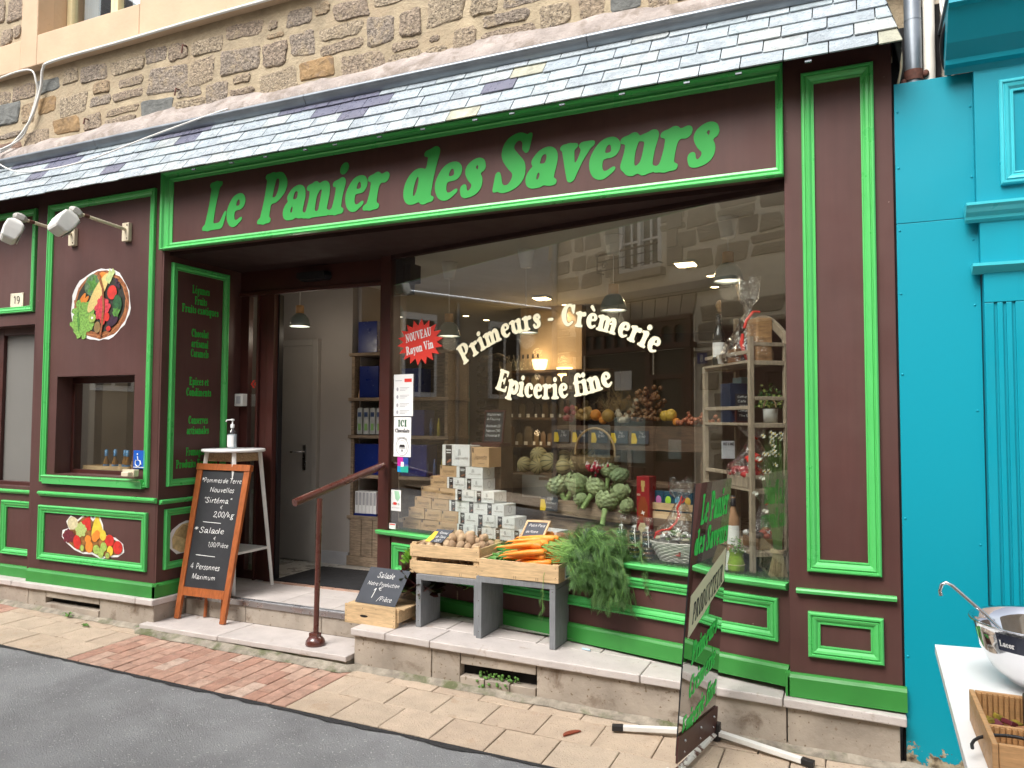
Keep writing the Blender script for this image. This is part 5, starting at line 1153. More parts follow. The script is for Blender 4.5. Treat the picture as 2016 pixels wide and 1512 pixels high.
mb = MB(); mb.prism([(.040,.22),(W_-.032,.22),(W_+.0,HL),(.05,HL)], -.004, .004, P=Bp); obj('board', mb, BLACKB, cb)
CB = lambda u, v, h: Bp(u, v, h+.004)
for s_, u, v, hh, wd in (('*Pommes de Terre',.058,.985,.040,.375),('Nouvelles',.145,.915,.042,.23),('"Sirt\u00e9ma "',.105,.835,.045,.26),('\u20ac',.27,.795,.028,.02),('2,00/kg',.215,.735,.044,.19),('* Salade',.055,.615,.046,.28),('\u20ac',.25,.57,.026,.02),('1,00/Pi\u00e8ce',.205,.52,.036,.19),('4  Personnes',.075,.355,.045,.27),('Maximum',.10,.285,.042,.22)):
    text('chalk_line', s_, CB, u, v, hh, CHALK, cb, style='hand', slant=.12, width=wd)
mb = MB()
for u0, u1, v in ((.13,.30,.695),(.11,.29,.455)): mb.add([CB(u0,v,.002),CB(u1,v-.004,.002),CB(u1,v,.002),CB(u0,v+.004,.002)], [(0,1,2,3)])
obj('chalk_rule', mb, CHALK, cb)
mb = MB(); mb.add([CB(.06,.24,.001),CB(.4,.24,.001),CB(.4,.3,.001),CB(.06,.3,.001)], [(0,1,2,3)])
for a in (-4.40,-4.24):
    mb = MB(); mb.tube([(a+.06,.215,.055),(a,.345,1.08)], [.016,.016], 4); obj('rear_leg', mb, WOODO, cb)
mb = MB(); mb.tube([(-4.35,.25,.35),(-4.20,.25,.35)], .010, 6); obj('rear_rail', mb, WOODO, cb)

# ================================================================ white high table with gel bottle
tbq = thing('high_table', 'tall white round bistro table with splayed legs beside the entrance', 'table', (-4.36, .50, .2125))
cx, cy = -4.362, .485
mb = MB(); mb.lathe([(.0001,1.245),(.225,1.245),(.235,1.25),(.235,1.262),(.228,1.268),(.0001,1.268)], (cx, cy, 0), 28); obj('table_top', mb, WHITEP, tbq)
WK = mat('wicker_band', (.48,.33,.19), .8, var=.3, vs=90, bump=.8, bs=90)
mb = MB()
for a, b in (((-.13,-.13),(.13,-.13)),((.13,-.13),(.13,.13)),((.13,.13),(-.13,.13)),((-.13,.13),(-.13,-.13))):
    mb.add([(cx+a[0],cy+a[1],1.175),(cx+b[0],cy+b[1],1.175),(cx+b[0],cy+b[1],1.235),(cx+a[0],cy+a[1],1.235)], [(0,1,2,3)])
obj('wicker_apron', mb, WK, tbq)
for sx, sy in ((-1,-1),(1,-1),(1,1),(-1,1)):
    mb = MB(); mb.tube([(cx+sx*.135,cy+sy*.135,1.245),(cx+sx*.225,cy+sy*.20,.214)], [.022,.017], 4); obj('leg', mb, WHITEW, tbq, bevel=.002)
mb = MB(); mb.prism([(cx-.20,cy-.18),(cx+.20,cy-.18),(cx+.20,cy+.18),(cx-.20,cy+.18)], .495, .512); obj('shelf', mb, WHITEW, tbq, bevel=.003)
gb = thing('gel_bottle', 'clear pump bottle of hand gel with white label on the white table', 'bottle', (-4.365, .47, 1.269))
mb = MB(); mb.lathe([(.0001,0),(.034,.0),(.036,.006),(.036,.115),(.030,.135),(.014,.148),(.013,.16)], (-4.365,.47,1.269), 18); obj('body', mb, glass('gel_bottle_plastic', (.85,.88,.9), .08), gb)
mb = MB(); mb.lathe([(.0001,.004),(.032,.004),(.033,.11),(.0001,.11)], (-4.365,.47,1.269), 16); obj('gel', mb, mat('clear_gel', (.55,.6,.62), .2), gb)
mb = MB(); mb.add([( -4.365+.0368*math.cos(a), .47+.0368*math.sin(a), z) for z in (1.284,1.372) for a in [math.radians(q) for q in range(-160,-20,10)]], [(i,i+1,15+i,14+i) for i in range(13)], smooth=True); obj('label', mb, PAPER, gb)
mb = MB(); mb.lathe([(.015,.158),(.016,.185),(.006,.187),(.006,.212),(.014,.214),(.014,.226),(.0001,.228)], (-4.365,.47,1.269), 12); mb.tube([(-4.365,.47,1.49),(-4.40,.45,1.488),(-4.408,.445,1.475)], .0055, 6); obj('pump', mb, WHITEP, gb)

# ================================================================ handrail
RAILM = mat('brown_rail_paint', (.095,.028,.02), .3, var=.06, coat=.5)
hr = thing('handrail', 'dark brown metal handrail with domed foot rising to the door post', 'handrail', (-3.18, .01, .05))
mb = MB(); mb.tube([(-3.178,.012,.08),(-3.163,.012,.985)], .0175, 20); obj('post', mb, RAILM, hr)
mb = MB(); mb.tube([(-3.262,-.115,.966),(-3.115,.66,1.165)], .026, 20); obj('rail', mb, RAILM, hr, bevel=.003)
mb = MB(); mb.lathe([(.0001,.052),(.062,.052),(.064,.06),(.060,.08),(.045,.10),(.028,.112),(.0001,.116)], (-3.18,.012,0), 24); mb.box(-3.215,-3.15,-.012,.034,.095,.128); obj('foot', mb, RAILM, hr, bevel=.002)

# ================================================================ crates, benches
def nails(mb, P, pts):
    for u, v in pts: c = P(u, v, 0); mb.ell(c, .0028, 5, 3)
NAIL = mat('nail_head', (.10,.07,.05), .6)
sc_ = thing('salad_crate', 'upturned pine crate with slot handle carrying the salad price slate', 'crate', (-2.8, .15, .21))
z0 = .212
mb = MB()
mb.prism([(-2.975,z0),(-2.598,z0),(-2.598,z0+.118),(-2.975,z0+.118)], -.0, .014, P=fp(.055)); so1 = obj('front_board', mb, WOODP, sc_, bevel=.002)
mb = MB(); sl_ = [( -2.83+.03*math.cos(a), z0+.052+.008*math.sin(a)) for a in [k*math.pi/8 for k in range(16)]]; mb.prism(sl_, .0142, .0146, P=fp(.055)); obj('slot_handle', mb, dark, sc_)
for yb in (.07, .145, .22):
    mb = MB(); mb.box(-2.972,-2.55,yb,yb+.068,z0+.108,z0+.118); obj('slat', mb, WOODP, sc_, bevel=.0015)
mb = MB(); mb.box(-2.598,-2.584,.057,.29,z0+.03,z0+.107); obj('side_board', mb, WOODP, sc_, bevel=.0015)
mb = MB(); mb.box(-2.975,-2.961,.057,.29,z0+.03,z0+.107); obj('side_board', mb, WOODP, sc_, bevel=.0015)
mb = MB(); mb.box(-2.62,-2.598,.056,.08,z0,z0+.107); mb.box(-2.97,-2.95,.056,.08,z0,z0+.107); mb.box(-2.62,-2.598,.27,.29,z0,z0+.107); obj('corner_post', mb, WOODP, sc_)
mb = MB(); nails(mb, fp(.0405), [(-2.965,z0+k*.03+.015) for k in range(4)]+[(-2.608,z0+k*.03+.015) for k in range(4)]+[(-2.84,z0+.1),(-2.74,z0+.1)]); obj('nails', mb, NAIL, sc_)
def slate_board(p0, pu, pv, lab, lines, frame_m=None, name='price_slate', th=.004, accent=False, m=None):
    """slate from lower left p0 along vectors pu (width) and pv (height)"""
    p0, pu, pv = Vector(p0), Vector(pu), Vector(pv); t = thing(name, lab, 'price slate', tuple(p0)); wu, wv_ = pu.length, pv.length; P = map3(p0, pu/wu, pv/wv_)
    mb = MB(); mb.prism([(0,0),(wu,0),(wu,wv_),(0,wv_)], -th, 0, P=P); obj('board', mb, m or SLATEB, t, bevel=.001)
    if frame_m:
        mb = MB(); frame(mb, P, -.006, wu+.006, -.006, wv_+.006, .012, prof=((0,-.008),(0,.004),(1,.004),(1,-.001))); obj('frame', mb, frame_m, t)
    if accent:
        mb = MB(); mb.prism([(.0,0),(wu*.3,0),(wu*.34,wv_*.28),(wu*.22,wv_*.8),(0,wv_*.8)], .0002, .0006, P=P); obj('yellow_band', mb, mat('price_tag_yellow', (.72,.50,.02), .6), t)
    for s_, u, v, h, w in lines: text('chalk_line', s_, P, u*wu, v*wv_, h*wv_, CHALK, t, style='hand', slant=.12, width=w*wu, lift=.0012)
    return t
slate_board((-2.932,.085,.335), (.305,-.008,-.004), (.062,.085,.212), 'grey slate reading Salade, Notre Production, 1 euro, leaning on the upturned crate', [('Salade',.26,.72,.17,.42),('Notre Production',.1,.50,.12,.80),('1',.30,.14,.30,.08),('\u20ac',.42,.38,.12,.09),('/Pi\u00e8ce',.50,.10,.14,.36)])
BEN = lambda x0, x1, y0, y1, zb, zt, lab: None
def bench(x0, x1, y0, y1, zb0, zb1, zt, lab, th=.036):
    t = thing('bench', lab, 'bench', ((x0+x1)/2, (y0+y1)/2, zb0), group='grey painted benches carrying the crates')
    mb = MB(); mb.box(x0,x0+th,y0,y1,zb0,zt-th); obj('leg_board', mb, WOODG, t, bevel=.002)
    mb = MB(); mb.box(x1-th,x1,y0,y1,zb1,zt-th); obj('leg_board', mb, WOODG, t, bevel=.002)
    mb = MB(); mb.box(x0,x1,y0,y1,zt-th+.0005,zt); obj('top_board', mb, WOODG, t, bevel=.002)
    mb = MB(); nails(mb, fp(y0), [(x0+th/2,zb0+k*.09+.04) for k in range(3)]+[(x1-th/2,zt-.05)]); obj('nails', mb, NAIL, t); return t
bench(-2.515,-2.075,.145,.39,zl(-2.5)+.001,zl(-2.08)+.001,.535, 'shorter grey bench carrying the potato crate')
bench(-2.078,-1.572,.11,.42,zl(-2.05)+.001,zl(-1.6)+.001,.567, 'wider grey bench carrying the crate of carrots and peas')
def crate(name, lab, x0, x1, y0, y1, zb, zt, rot=0, slats=2, post=.035, gp=.026, m=WOODP, open_front=False, low=False):
    cx, cy = (x0+x1)/2, (y0+y1)/2; t = thing(name, lab, 'crate', (cx, cy, zb), rot); R_ = MW[t.name]; hx, hy = (x1-x0)/2, (y1-y0)/2; H = zt-zb; th = .008
    def b(n, *a): mb = MB(R_); mb.box(*a); obj(n, mb, m, t, bevel=.0015)
    for sx in (-1, 1):
        for sy in (-1, 1): b('corner_post', *(sorted((sx*(hx-th), sx*(hx-th-post)))), *(sorted((sy*(hy-th), sy*(hy-th-.02)))), .004, H+(.012 if not low else 0))
    sh = (H-gp*(slats-1))/slats
    for k in range(slats):
        za = k*(sh+gp); zb_ = za+sh
        for sy in (-1, 1): b('slat', -hx, hx, *(sorted((sy*hy, sy*(hy-th)))), za+.001, zb_)
        for sx in (-1, 1): b('end_board', *(sorted((sx*hx, sx*(hx-th)))), -hy+th, hy-th, za+.001, zb_)
    for k in range(4): w = (2*hy-2*th)/4; b('bottom_slat', -hx+th, hx-th, -hy+th+k*w+.003, -hy+th+(k+1)*w-.003, .0, .007)
    mb = MB(R_)
    for u in (-hx+.02, hx-.02):
        for k in range(2*slats): mb.ell((u, -hy, .03+k*(H-.05)/(2*slats-1)), .0026, 5, 3)
    for u in (-hx*.1, -hx*.1+.012, hx*.45, hx*.45+.012): mb.box(u-.001, u+.001, -hy-.001, -hy, .004, .022)
    obj('staples', mb, NAIL, t); return t
crate('potato_crate', 'two slatted pine crate full of potatoes on the shorter grey bench', -2.575, -2.085, .165, .50, .536, .715, 0)
crate('carrot_crate', 'low pine crate of carrots and peas on the wider grey bench', -2.055, -1.545, .105, .46, .568, .672, -.02, slats=1, low=True)
mb = MB(); Pe = map3((-1.5395,.15,.578), (0,1,0), (0,0,1))
lc = thing('produce_label', 'white and yellow printed label on the end of the carrot crate', 'label', (-1.54,.15,.58))
mb.prism([(.03,.0),(.20,.0),(.20,.075),(.03,.075)], 0, .001, P=Pe); obj('card', mb, PAPER, lc); mb = MB(); mb.prism([(.115,.008),(.195,.008),(.195,.065),(.115,.065)], .0011, .0014, P=Pe); obj('yellow_field', mb, pYe, lc)
mb = MB(); mb.prism([(.05,.03),(.07,.03),(.06,.068)], .0011, .0014, P=Pe); mb.prism([(.04,.008),(.1,.008),(.1,.02),(.04,.02)], .0011, .0014, P=Pe); obj('print', mb, mat('print_navy', (.03,.08,.2), .6), lc)
# potatoes
POT = mat('potato_skin', (.40,.27,.16), .8, var=.18, vs=30, bump=.5, bs=50, cols=[(.42,.29,.17),(.36,.25,.15),(.46,.33,.2),(.39,.26,.15),(.33,.22,.13)], stain=(.55,.42,.26), ss=30, smin=.6, smax=.72)
rp = random.Random(31); k = 0
protos = []
for s in range(4):
    mb = MB(); mb.ell((0,0,0), (.036,.028,.025), 14, 9, wob=.06, seed=s+3); o = obj('potato', mb, POT); protos.append(o)
pos = []
for (zz, nx, ny) in ((.578, 9, 4), (.630, 9, 4), (.690, 8, 4)):
    for i in range(nx):
        for j in range(ny):
            x = -2.545+(i+.5)*(.43/nx)+rp.uniform(-.008,.008); y = .20+(j+.5)*(.27/ny)+rp.uniform(-.008,.008)
            z = zz+rp.uniform(-.008,.008)+(.03*math.exp(-((x+2.25)/.12)**2) if zz > .65 else 0)
            if zz < .6 and j > 1: continue
            pos.append((x, y, z))
for j in range(12): pos.append((-2.27+rp.uniform(-.1,.13), .33+rp.uniform(-.09,.1), .745+rp.uniform(-.01,.012)))
for i, p in enumerate(pos):
    o = protos[i] if i < 4 else protos[i % 4].copy()
    if i >= 4: COL.objects.link(o)
    o.location = p; o.rotation_euler = (rp.uniform(0, 3), rp.uniform(0, 3), rp.uniform(0, 6)); o.scale = (rp.uniform(.85, 1.15),)*3
    tag(o, 'brown potato heaped in the slatted pine crate', 'potato', 'potatoes heaped in the crate')
# peas
mb = MB(); rp = random.Random(13); PEA = mat('pea_pod', (.07,.22,.03), .45, var=.25, vs=30, cols=None)
for i in range(190):
    x = rp.uniform(-2.02, -1.86); y = rp.uniform(.14, .42); z = .60+rp.random()**.6*.075*(1-((x+1.93)/.22)**2)+.01; a = rp.uniform(0, 6.3); c_, s_ = math.cos(a)*.034, math.sin(a)*.034; dz = rp.uniform(-.012, .012)
    mb.tube([(x-c_,y-s_,z-dz),(x-c_*.5,y-s_*.5,z+.004),(x,y,z+.006),(x+c_*.5,y+s_*.5,z+.004),(x+c_,y+s_,z+dz)], [.001,.006,.007,.006,.001], 6, cap=False)
tag(obj('pea_pods', mb, PEA, kind='stuff'), 'heap of green pea pods at the left of the low crate', 'peas')
# carrots
CAR = mat('carrot_skin', (.85,.25,.02), .42, var=.12, vs=40, bump=.35, bs=50, cols=[(.86,.25,.02),(.80,.21,.018),(.90,.30,.03),(.84,.27,.025)], spec=.5)
STEM = mat('carrot_stem', (.22,.42,.09), .5, var=.2, vs=20)
rp = random.Random(17); cps = []
heads = []
for i in range(40):
    lay = i//10; j = i % 10
    hx = -1.60+rp.uniform(-.05,.03)-(.02*lay); hy = .135+j*.032+rp.uniform(-.008,.008); hz = .668+lay*.033+rp.uniform(-.005,.008)+.022*(j/8)
    L = rp.uniform(.21, .29); a = math.pi+rp.uniform(-.42, .30)+(.28 if lay < 1 else 0); r = rp.uniform(.016, .022); dz = rp.uniform(-.05, -.012)
    tx = hx+L*math.cos(a); ty = hy+L*math.sin(a)
    if ty < .118: ty = rp.uniform(.095,.12) if hz > .69 else .122
    pts = [(hx,hy,hz),(hx+(tx-hx)*.05,hy+(ty-hy)*.05,hz+.001),(hx+(tx-hx)*.4,hy+(ty-hy)*.4+.004,hz+dz*.25),(hx+(tx-hx)*.8,hy+(ty-hy)*.8,hz+dz*.75),(tx,ty,hz+dz),(tx-.02,ty-.004,hz+dz-.012)]
    mb = MB(); mb.tube(pts, [r*.5,r,r*.85,r*.5,r*.2,.0008], 12); t = tag(obj('carrot', mb, CAR, loc=pts[0]), 'orange carrot in the fanned bunch lying over the low crate', 'carrot', 'carrots fanned over the crate'); heads.append(Vector(pts[0]))
# carrot greens: feathery sprigs
def sprig_mesh(seed, L=.10, n=9):
    rs_ = random.Random(seed); mb = MB(); ax = []
    for i in range(n+1): t = i/n; ax.append(Vector((L*t, .012*math.sin(t*2.2+seed), -.018*t*t)))
    mb.tube(ax, [.0012*(1-i/(n+1))+.0003 for i in range(n+1)], 3, mi=0, cap=False)
    for i in range(1, n+1):
        w = L*.34*(1-(i/n)**1.5*.75)*(.5+.5*min(1, i/3))
        for sd in (-1, 1):
            b = ax[i]; d = Vector((.55, sd*.85, rs_.uniform(-.3, .3))).normalized()
            for q in range(4):
                p = b+d*w*(q/4); 
                for s2 in (-1, 1):
                    e = (d+Vector((-.5*sd*s2*d.y, s2*.7*d.x, rs_.uniform(-.4, .4)))).normalized()*w*.30; n_ = Vector((-e.y, e.x, 0)).normalized()*w*.055
                    mb.add([p, p+e*.5+n_, p+e, p+e*.5-n_], [(0, 1, 2, 3)], 1)
    return mb
GRE = [mat('carrot_leaf_light', (.16,.31,.08), .55, var=.3, vs=14), mat('carrot_leaf', (.08,.19,.045), .6, var=.45, vs=22)]
sprigs = [sprig_mesh(s) for s in range(4)]
rg = random.Random(23); big = MB()
def place(sp, p, d, sc, roll):
    d = Vector(d).normalized(); s_ = d.cross(Vector((0, 0, 1)));
    if s_.length < 1e-3: s_ = Vector((1, 0, 0))
    s_.normalize(); u_ = s_.cross(d); c, s2 = math.cos(roll), math.sin(roll); a = s_*c+u_*s2; b = -s_*s2+u_*c
    M = Matrix(((d.x, a.x, b.x, p[0]), (d.y, a.y, b.y, p[1]), (d.z, a.z, b.z, p[2]), (0, 0, 0, 1))) @ Matrix.Scale(sc, 4)
    o = len(big.v); big.v += [M @ v for v in sp.v]; big.f += [[i+o for i in f] for f in sp.f]; big.mi += sp.mi; big.sm += sp.sm
strands = []
for i in range(170):
    h = rg.choice(heads); t = rg.random()
    # main fall of foliage, hanging over the right end of the crate and down in front of the stall riser
    mx = rg.gauss(-1.35, .075) if t < .75 else rg.uniform(-1.52, -1.40); top = .80+rg.uniform(-.12, .08)*(1 if t < .75 else 2); my = rg.uniform(.12, .30)
    if t < .75:
        ez = rg.uniform(.47, .70) if mx > -1.42 else rg.uniform(.55,.68); pts = [h, Vector((-1.47, (h.y+my)/2, .73+rg.uniform(-.02,.05))), Vector((mx-.03, my, top)), Vector((mx+.03+rg.uniform(-.02,.03), my-.03, top-.10)), Vector((mx+.04+rg.uniform(-.03,.04), my-.05+rg.uniform(-.02,.02), ez))]
    else: pts = [h, Vector((-1.50, h.y, .69)), Vector((mx+.05, h.y-.02, .70)), Vector((mx+.12, my, .62))]
    q = _cr([tuple(p) for p in pts], 5); strands.append(q); big.tube([tuple(p) for p in q], [.0016]*len(q), 4, mi=2, cap=False)
    for k in range(6, len(q)):
        for _ in range(2 if k > 12 else 1):
            d = Vector(tuple(q[min(k+1, len(q)-1)]-q[k-1]))
            if d.length < 1e-5: continue
            d = d.normalized()+Vector((rg.uniform(-.5,.5), rg.uniform(-.6,.2), rg.uniform(-.7,.0))); place(rg.choice(sprigs), tuple(q[k]), d, rg.uniform(.4, .8), rg.uniform(0, 6.3))
# upper mound against the glass
for i in range(110):
    p = (rg.gauss(-1.30, .065), rg.uniform(.16, .26), .85-abs(rg.gauss(0, .075))); d = (rg.uniform(-1,1), rg.uniform(-.8,.1), rg.uniform(-.8,.5)); place(rg.choice(sprigs), p, d, rg.uniform(.45, .8), rg.uniform(0, 6.3))
# one sprig hanging before the bench
for k in range(14):
    z = .54-.012*k; place(sprigs[k % 4], (-1.645+.004*math.sin(k), .098, z), (rg.uniform(-.6,.6), -.2, -1), .42, rg.uniform(0, 6.3))
big.tube([(-1.63,.11,.66),(-1.64,.096,.60),(-1.645,.096,.40)], .0014, 4, mi=2)
cg = obj('carrot_greens', big, GRE+[STEM], kind='stuff', tri=True); tag(cg, 'feathery green carrot tops spilling over the right end of the crate', 'carrot tops')
# lettuces
def lettuce(name, lab, loc, R0, cols, seed, h=1.0):
    rl_ = random.Random(seed); t = thing(name, lab, 'lettuce', loc); L = Vector(loc)
    for part, (c, f0_, f1_) in enumerate(cols):
        mb = MB()
        for i in range(34):
            a = i*2.4+rl_.uniform(-.3,.3); el = f0_+(f1_-f0_)*((i+.5)/34); r = R0*(.55+.45*math.cos(el*.8)); nn = 7; vs = []
            d = Vector((math.cos(a)*math.cos(el), math.sin(a)*math.cos(el), math.sin(el)*h)); s_ = Vector((-math.sin(a), math.cos(a), 0))
            for j in range(4):
                t_ = j/3; w = R0*(.12+.42*math.sin(t_*2.0))
                for k_ in range(nn):
                    s2 = (k_/(nn-1)-.5)*2; ruff = (.14*R0*math.sin(k_*2.6+i+j)*t_*t_)+rl_.uniform(-.04,.04)*R0*t_
                    vs.append(L+d*(R0*.25+r*t_)+s_*w*s2+Vector((0,0,R0*.35*t_*t_*(1-abs(s2)*.3)-abs(s2)*.15*R0+R0*.3))+d*ruff)
            mb.add(vs, [(j*nn+k_, j*nn+k_+1, (j+1)*nn+k_+1, (j+1)*nn+k_) for j in range(3) for k_ in range(nn-1)], smooth=True)
        obj('leaves', mb, c, t, tri=True)
    return t
LG = mat('lettuce_green', (.20,.44,.045), .4, var=.25, vs=20); LR = mat('lettuce_dark_red', (.075,.018,.016), .4, var=.35, vs=20, stain=(.06,.12,.03), ss=14, smin=.5, smax=.6)
lettuce('green_lettuce', 'bright green lettuce peeping between the salad slate and the potato crate', (-2.63,.40,.50), .105, [(LG, .0, 1.3)], 1)
lettuce('red_lettuce', 'dark red lettuce behind the salad slate under the green one', (-2.565,.28,.40), .125, [(LR, -.5, 1.1)], 2)
mb = MB(); mb.box(-2.80,-2.545,.30,.50,.2,.42); tag(obj('dark_crate', mb, WOODH, loc=(-2.67,.4,.2), bevel=.003), 'plain dark wooden box under the lettuces', 'box')
lettuce('back_lettuce', 'small green lettuce on the ledge seen through the shorter bench', (-2.36,.60,.36), .085, [(LG, -.2, 1.2)], 5)
mb = MB(); mb.box(-2.44,-2.28,.54,.66,.2,.36); tag(obj('small_pot_box', mb, WOODH, loc=(-2.36,.6,.2), bevel=.003), 'small brown box under the lettuce behind the shorter bench', 'box')
slate_board((-2.508,.235,.725), (.125,-.01,.0), (.06,.055,.075), 'small black and yellow price slate stuck in the potatoes', [('Pomme',.35,.62,.22,.5),('de Terre',.35,.33,.2,.6),('2,00',.5,.06,.18,.3)], accent=True)
slate_board((-1.895,.33,.755), (.150,-.012,.004), (.035,.055,.118), 'small slate in a pine frame reading Petit Pois behind the carrots', [('Petit Pois',.12,.72,.15,.75),('de Notre',.12,.42,.14,.55),('Production',.12,.12,.14,.7)], frame_m=WOODP)
slate_board((-1.50,.30,.765), (.125,.0,-.012), (.03,.05,.095), 'small grey price slate among the carrot greens', [('2,00',.45,.7,.2,.3),('Carotte',.25,.4,.2,.6),('France',.2,.08,.16,.4)])
# ================================================================ double-sided street sign of smoked acrylic
sg = thing('street_sign', 'smoked brown acrylic street sign with green shop name on a white four-legged base', 'sign', (-.64, -.13, -.065))
q0 = Vector((-.648,-.125,.02)); q0t = Vector((-.556,-.125,1.218)); q1 = Vector((-.742,-.56,.02))
sgx = (q1-q0); SW = sgx.length; sgu = -sgx.normalized(); sgv = (q0t-q0).normalized(); SH = (q0t-q0).length
SP = map3(q1, sgu, sgv)   # u from the near edge to the far edge, read left to right by the viewer
SIGNG = mat('bright_green_vinyl', (.06,.74,.12), .5, var=.03)
ACR = bpy.data.materials.new('smoked_brown_acrylic'); ACR.use_nodes = True; t_ = ACR.node_tree; t_.nodes.clear()
o_ = t_.nodes.new('ShaderNodeOutputMaterial'); tr_ = t_.nodes.new('ShaderNodeBsdfTransparent'); tr_.inputs[0].default_value = (.62,.56,.50,1)
df = t_.nodes.new('ShaderNodeBsdfDiffuse'); df.inputs[0].default_value = (.095,.055,.042,1); gl_ = t_.nodes.new('ShaderNodeBsdfGlossy'); gl_.inputs['Roughness'].default_value = .03
m1 = t_.nodes.new('ShaderNodeMixShader'); m1.inputs[0].default_value = .72; t_.links.new(tr_.outputs[0], m1.inputs[1]); t_.links.new(df.outputs[0], m1.inputs[2])
fz = t_.nodes.new('ShaderNodeFresnel'); fz.inputs[0].default_value = 1.35; m2 = t_.nodes.new('ShaderNodeMixShader'); t_.links.new(fz.outputs[0], m2.inputs[0]); t_.links.new(m1.outputs[0], m2.inputs[1]); t_.links.new(gl_.outputs[0], m2.inputs[2]); t_.links.new(m2.outputs[0], o_.inputs[0])
mb = MB(); mb.prism([(0,0),(SW,0),(SW,SH),(0,SH)], -.004, .0, P=SP); obj('acrylic_sheet', mb, ACR, sg)
mb = MB(); mb.prism([(-.0015,-.002),(.0,-.002),(.0,SH+.002),(-.0015,SH+.002)], -.005, .001, P=SP); obj('edge', mb, BLACK, sg)
for s_, u_, v, w, hh, k_ in (('Le Panier',.085,1.01,.33,.135,.07),('des Saveurs',.035,.875,.40,.115,.05),('Primeurs',.09,.371,.29,.10,.32),('Cr\u00e8merie',.085,.215,.30,.10,.31),('Epicerie fine',.035,.045,.39,.10,.29)):
    text('sign_lettering', s_, SP, u_, v, hh, SIGNG, sg, width=w, slant=.2, lift=.001, style='bold', warp=lambda a, b, w2, k_=k_: (a, b+a*k_))
mb = MB(); mb.prism([(.035,.505),(.43,.70),(.43,.862),(.035,.695)], .0008, .0014, P=SP); obj('cream_banner', mb, CREAM, sg)
text('banner_lettering', 'PRODUCTEUR', SP, .065, .560, .095, INK, sg, width=.34, slant=.2, lift=.002, warp=lambda a, b, w2: (a, b+a*.40))
mb = MB(); mb.prism([(-.01,-.03),(SW+.005,-.03),(SW+.005,.085),(-.01,.085)], .002, .010, P=SP); obj('foot_clamp', mb, BROWND, sg, bevel=.001)
mb = MB()
for u in (.06, .24, .40): mb.ell(SP(u, .05, .012), (.007,.007,.007), 8, 6); mb.ell(SP(u, .0, .012), (.005,.005,.005), 8, 6)
obj('clamp_bolt', mb, STEELB, sg)
hub = Vector((-.645,-.115,-.03)); hub2 = Vector((-.735,-.55,-.045))
mb = MB(); mb.tube([hub+Vector((0,.03,0)), hub2], .02, 4); obj('base_bar', mb, mat('chipped_white_base', (.74,.72,.66), .5, var=.1, stain=(.12,.05,.03), ss=12, smin=.5, smax=.56), sg)
mb = MB(); mb.box(-.668,-.622,-.135,-.085,-.06,.02); obj('hub_block', mb, BLACK, sg, bevel=.004)
def legb(a, b):
    a, b = Vector(a), Vector(b); d = (b-a).normalized(); s_ = Vector((-d.y, d.x, 0)).normalized()*.0165; u_ = Vector((0,0,.012)); vs = [a-s_-u_,a+s_-u_,a+s_+u_,a-s_+u_,b-s_-u_,b+s_-u_,b+s_+u_,b-s_+u_]
    mb = MB(); mb.add(vs, [(0,1,2,3),(7,6,5,4),(0,4,5,1),(1,5,6,2),(2,6,7,3),(3,7,4,0)]); obj('leg', mb, WHITEW, sg, bevel=.003)
    e = b+d*.055; vs = [b-s_*1.08-u_*1.1,b+s_*1.08-u_*1.1,b+s_*1.08+u_*1.1,b-s_*1.08+u_*1.1,e-s_*1.08-u_*1.1,e+s_*1.08-u_*1.1,e+s_*1.08+u_*1.1,e-s_*1.08+u_*1.1]
    mb = MB(); mb.add(vs, [(0,1,2,3),(7,6,5,4),(0,4,5,1),(1,5,6,2),(2,6,7,3),(3,7,4,0)]); obj('rubber_foot', mb, BLACK, sg, bevel=.003)
legb((-.665,-.12,-.025), (-1.08,-.225,-.036)); legb((-.625,-.12,-.025), (-.245,-.20,-.052))
legb((-.74,-.60,-.035), (-.52,-1.0,-.07)); legb((-.76,-.60,-.035), (-1.0,-1.0,-.06))
# ================================================================ white street table of the neighbour
wt = thing('white_table', 'white folding trestle table with kitchenware before the turquoise panel', 'table', (.7,-1.3,-.1))
mb = MB(); mb.prism([(.25,-.84),(1.25,-.70),(1.25,-2.4),(.215,-2.4)], .672, .70); obj('table_top', mb, WHITEP, wt, bevel=.006)
mb = MB(); mb.prism([(.262,-1.50),(.30,-1.50),(.30,-2.38),(.25,-2.38)], .60, .6715); obj('apron', mb, WHITEP, wt, bevel=.003)
for x, y in ((.36,-.92),(.36,-2.3),(1.15,-.85),(1.15,-2.3)): mb = MB(); mb.tube([(x,y,gz(x,y)),(x,y,.672)], .014, 10); obj('leg', mb, WHITEP, wt)
bw = thing('mixing_bowl', 'large polished steel mixing bowl with dark label on the white table', 'bowl', (.525,-1.235,.701))
BR_ = .205; prof = [(.0001,.002),(.07,.003),(.11,.018),(.155,.06),(.185,.115),(.197,.165),(BR_,.195),(.213,.197),(.213,.201),(BR_-.004,.199),(.192,.165),(.18,.115),(.15,.062),(.10,.024),(.0001,.008)]
mb = MB(); mb.lathe(prof, (.525,-1.235,.701), 48); obj('bowl', mb, STEEL, bw)
bc = Vector((.525,-1.235,.701))
def bsurf(a0, a1, z0, z1, off=.0015, n=10):
    vs = []
    for z in (z0, (z0+z1)/2, z1):
        r = np.interp(z, [.018,.06,.115,.165,.195], [.11,.155,.185,.197,.205])+off
        for k in range(n+1): a = math.radians(a0+(a1-a0)*k/n); vs.append(bc+Vector((r*math.cos(a), r*math.sin(a), z)))
    return vs, [(j*(n+1)+k, j*(n+1)+k+1, (j+1)*(n+1)+k+1, (j+1)*(n+1)+k) for j in range(2) for k in range(n)]
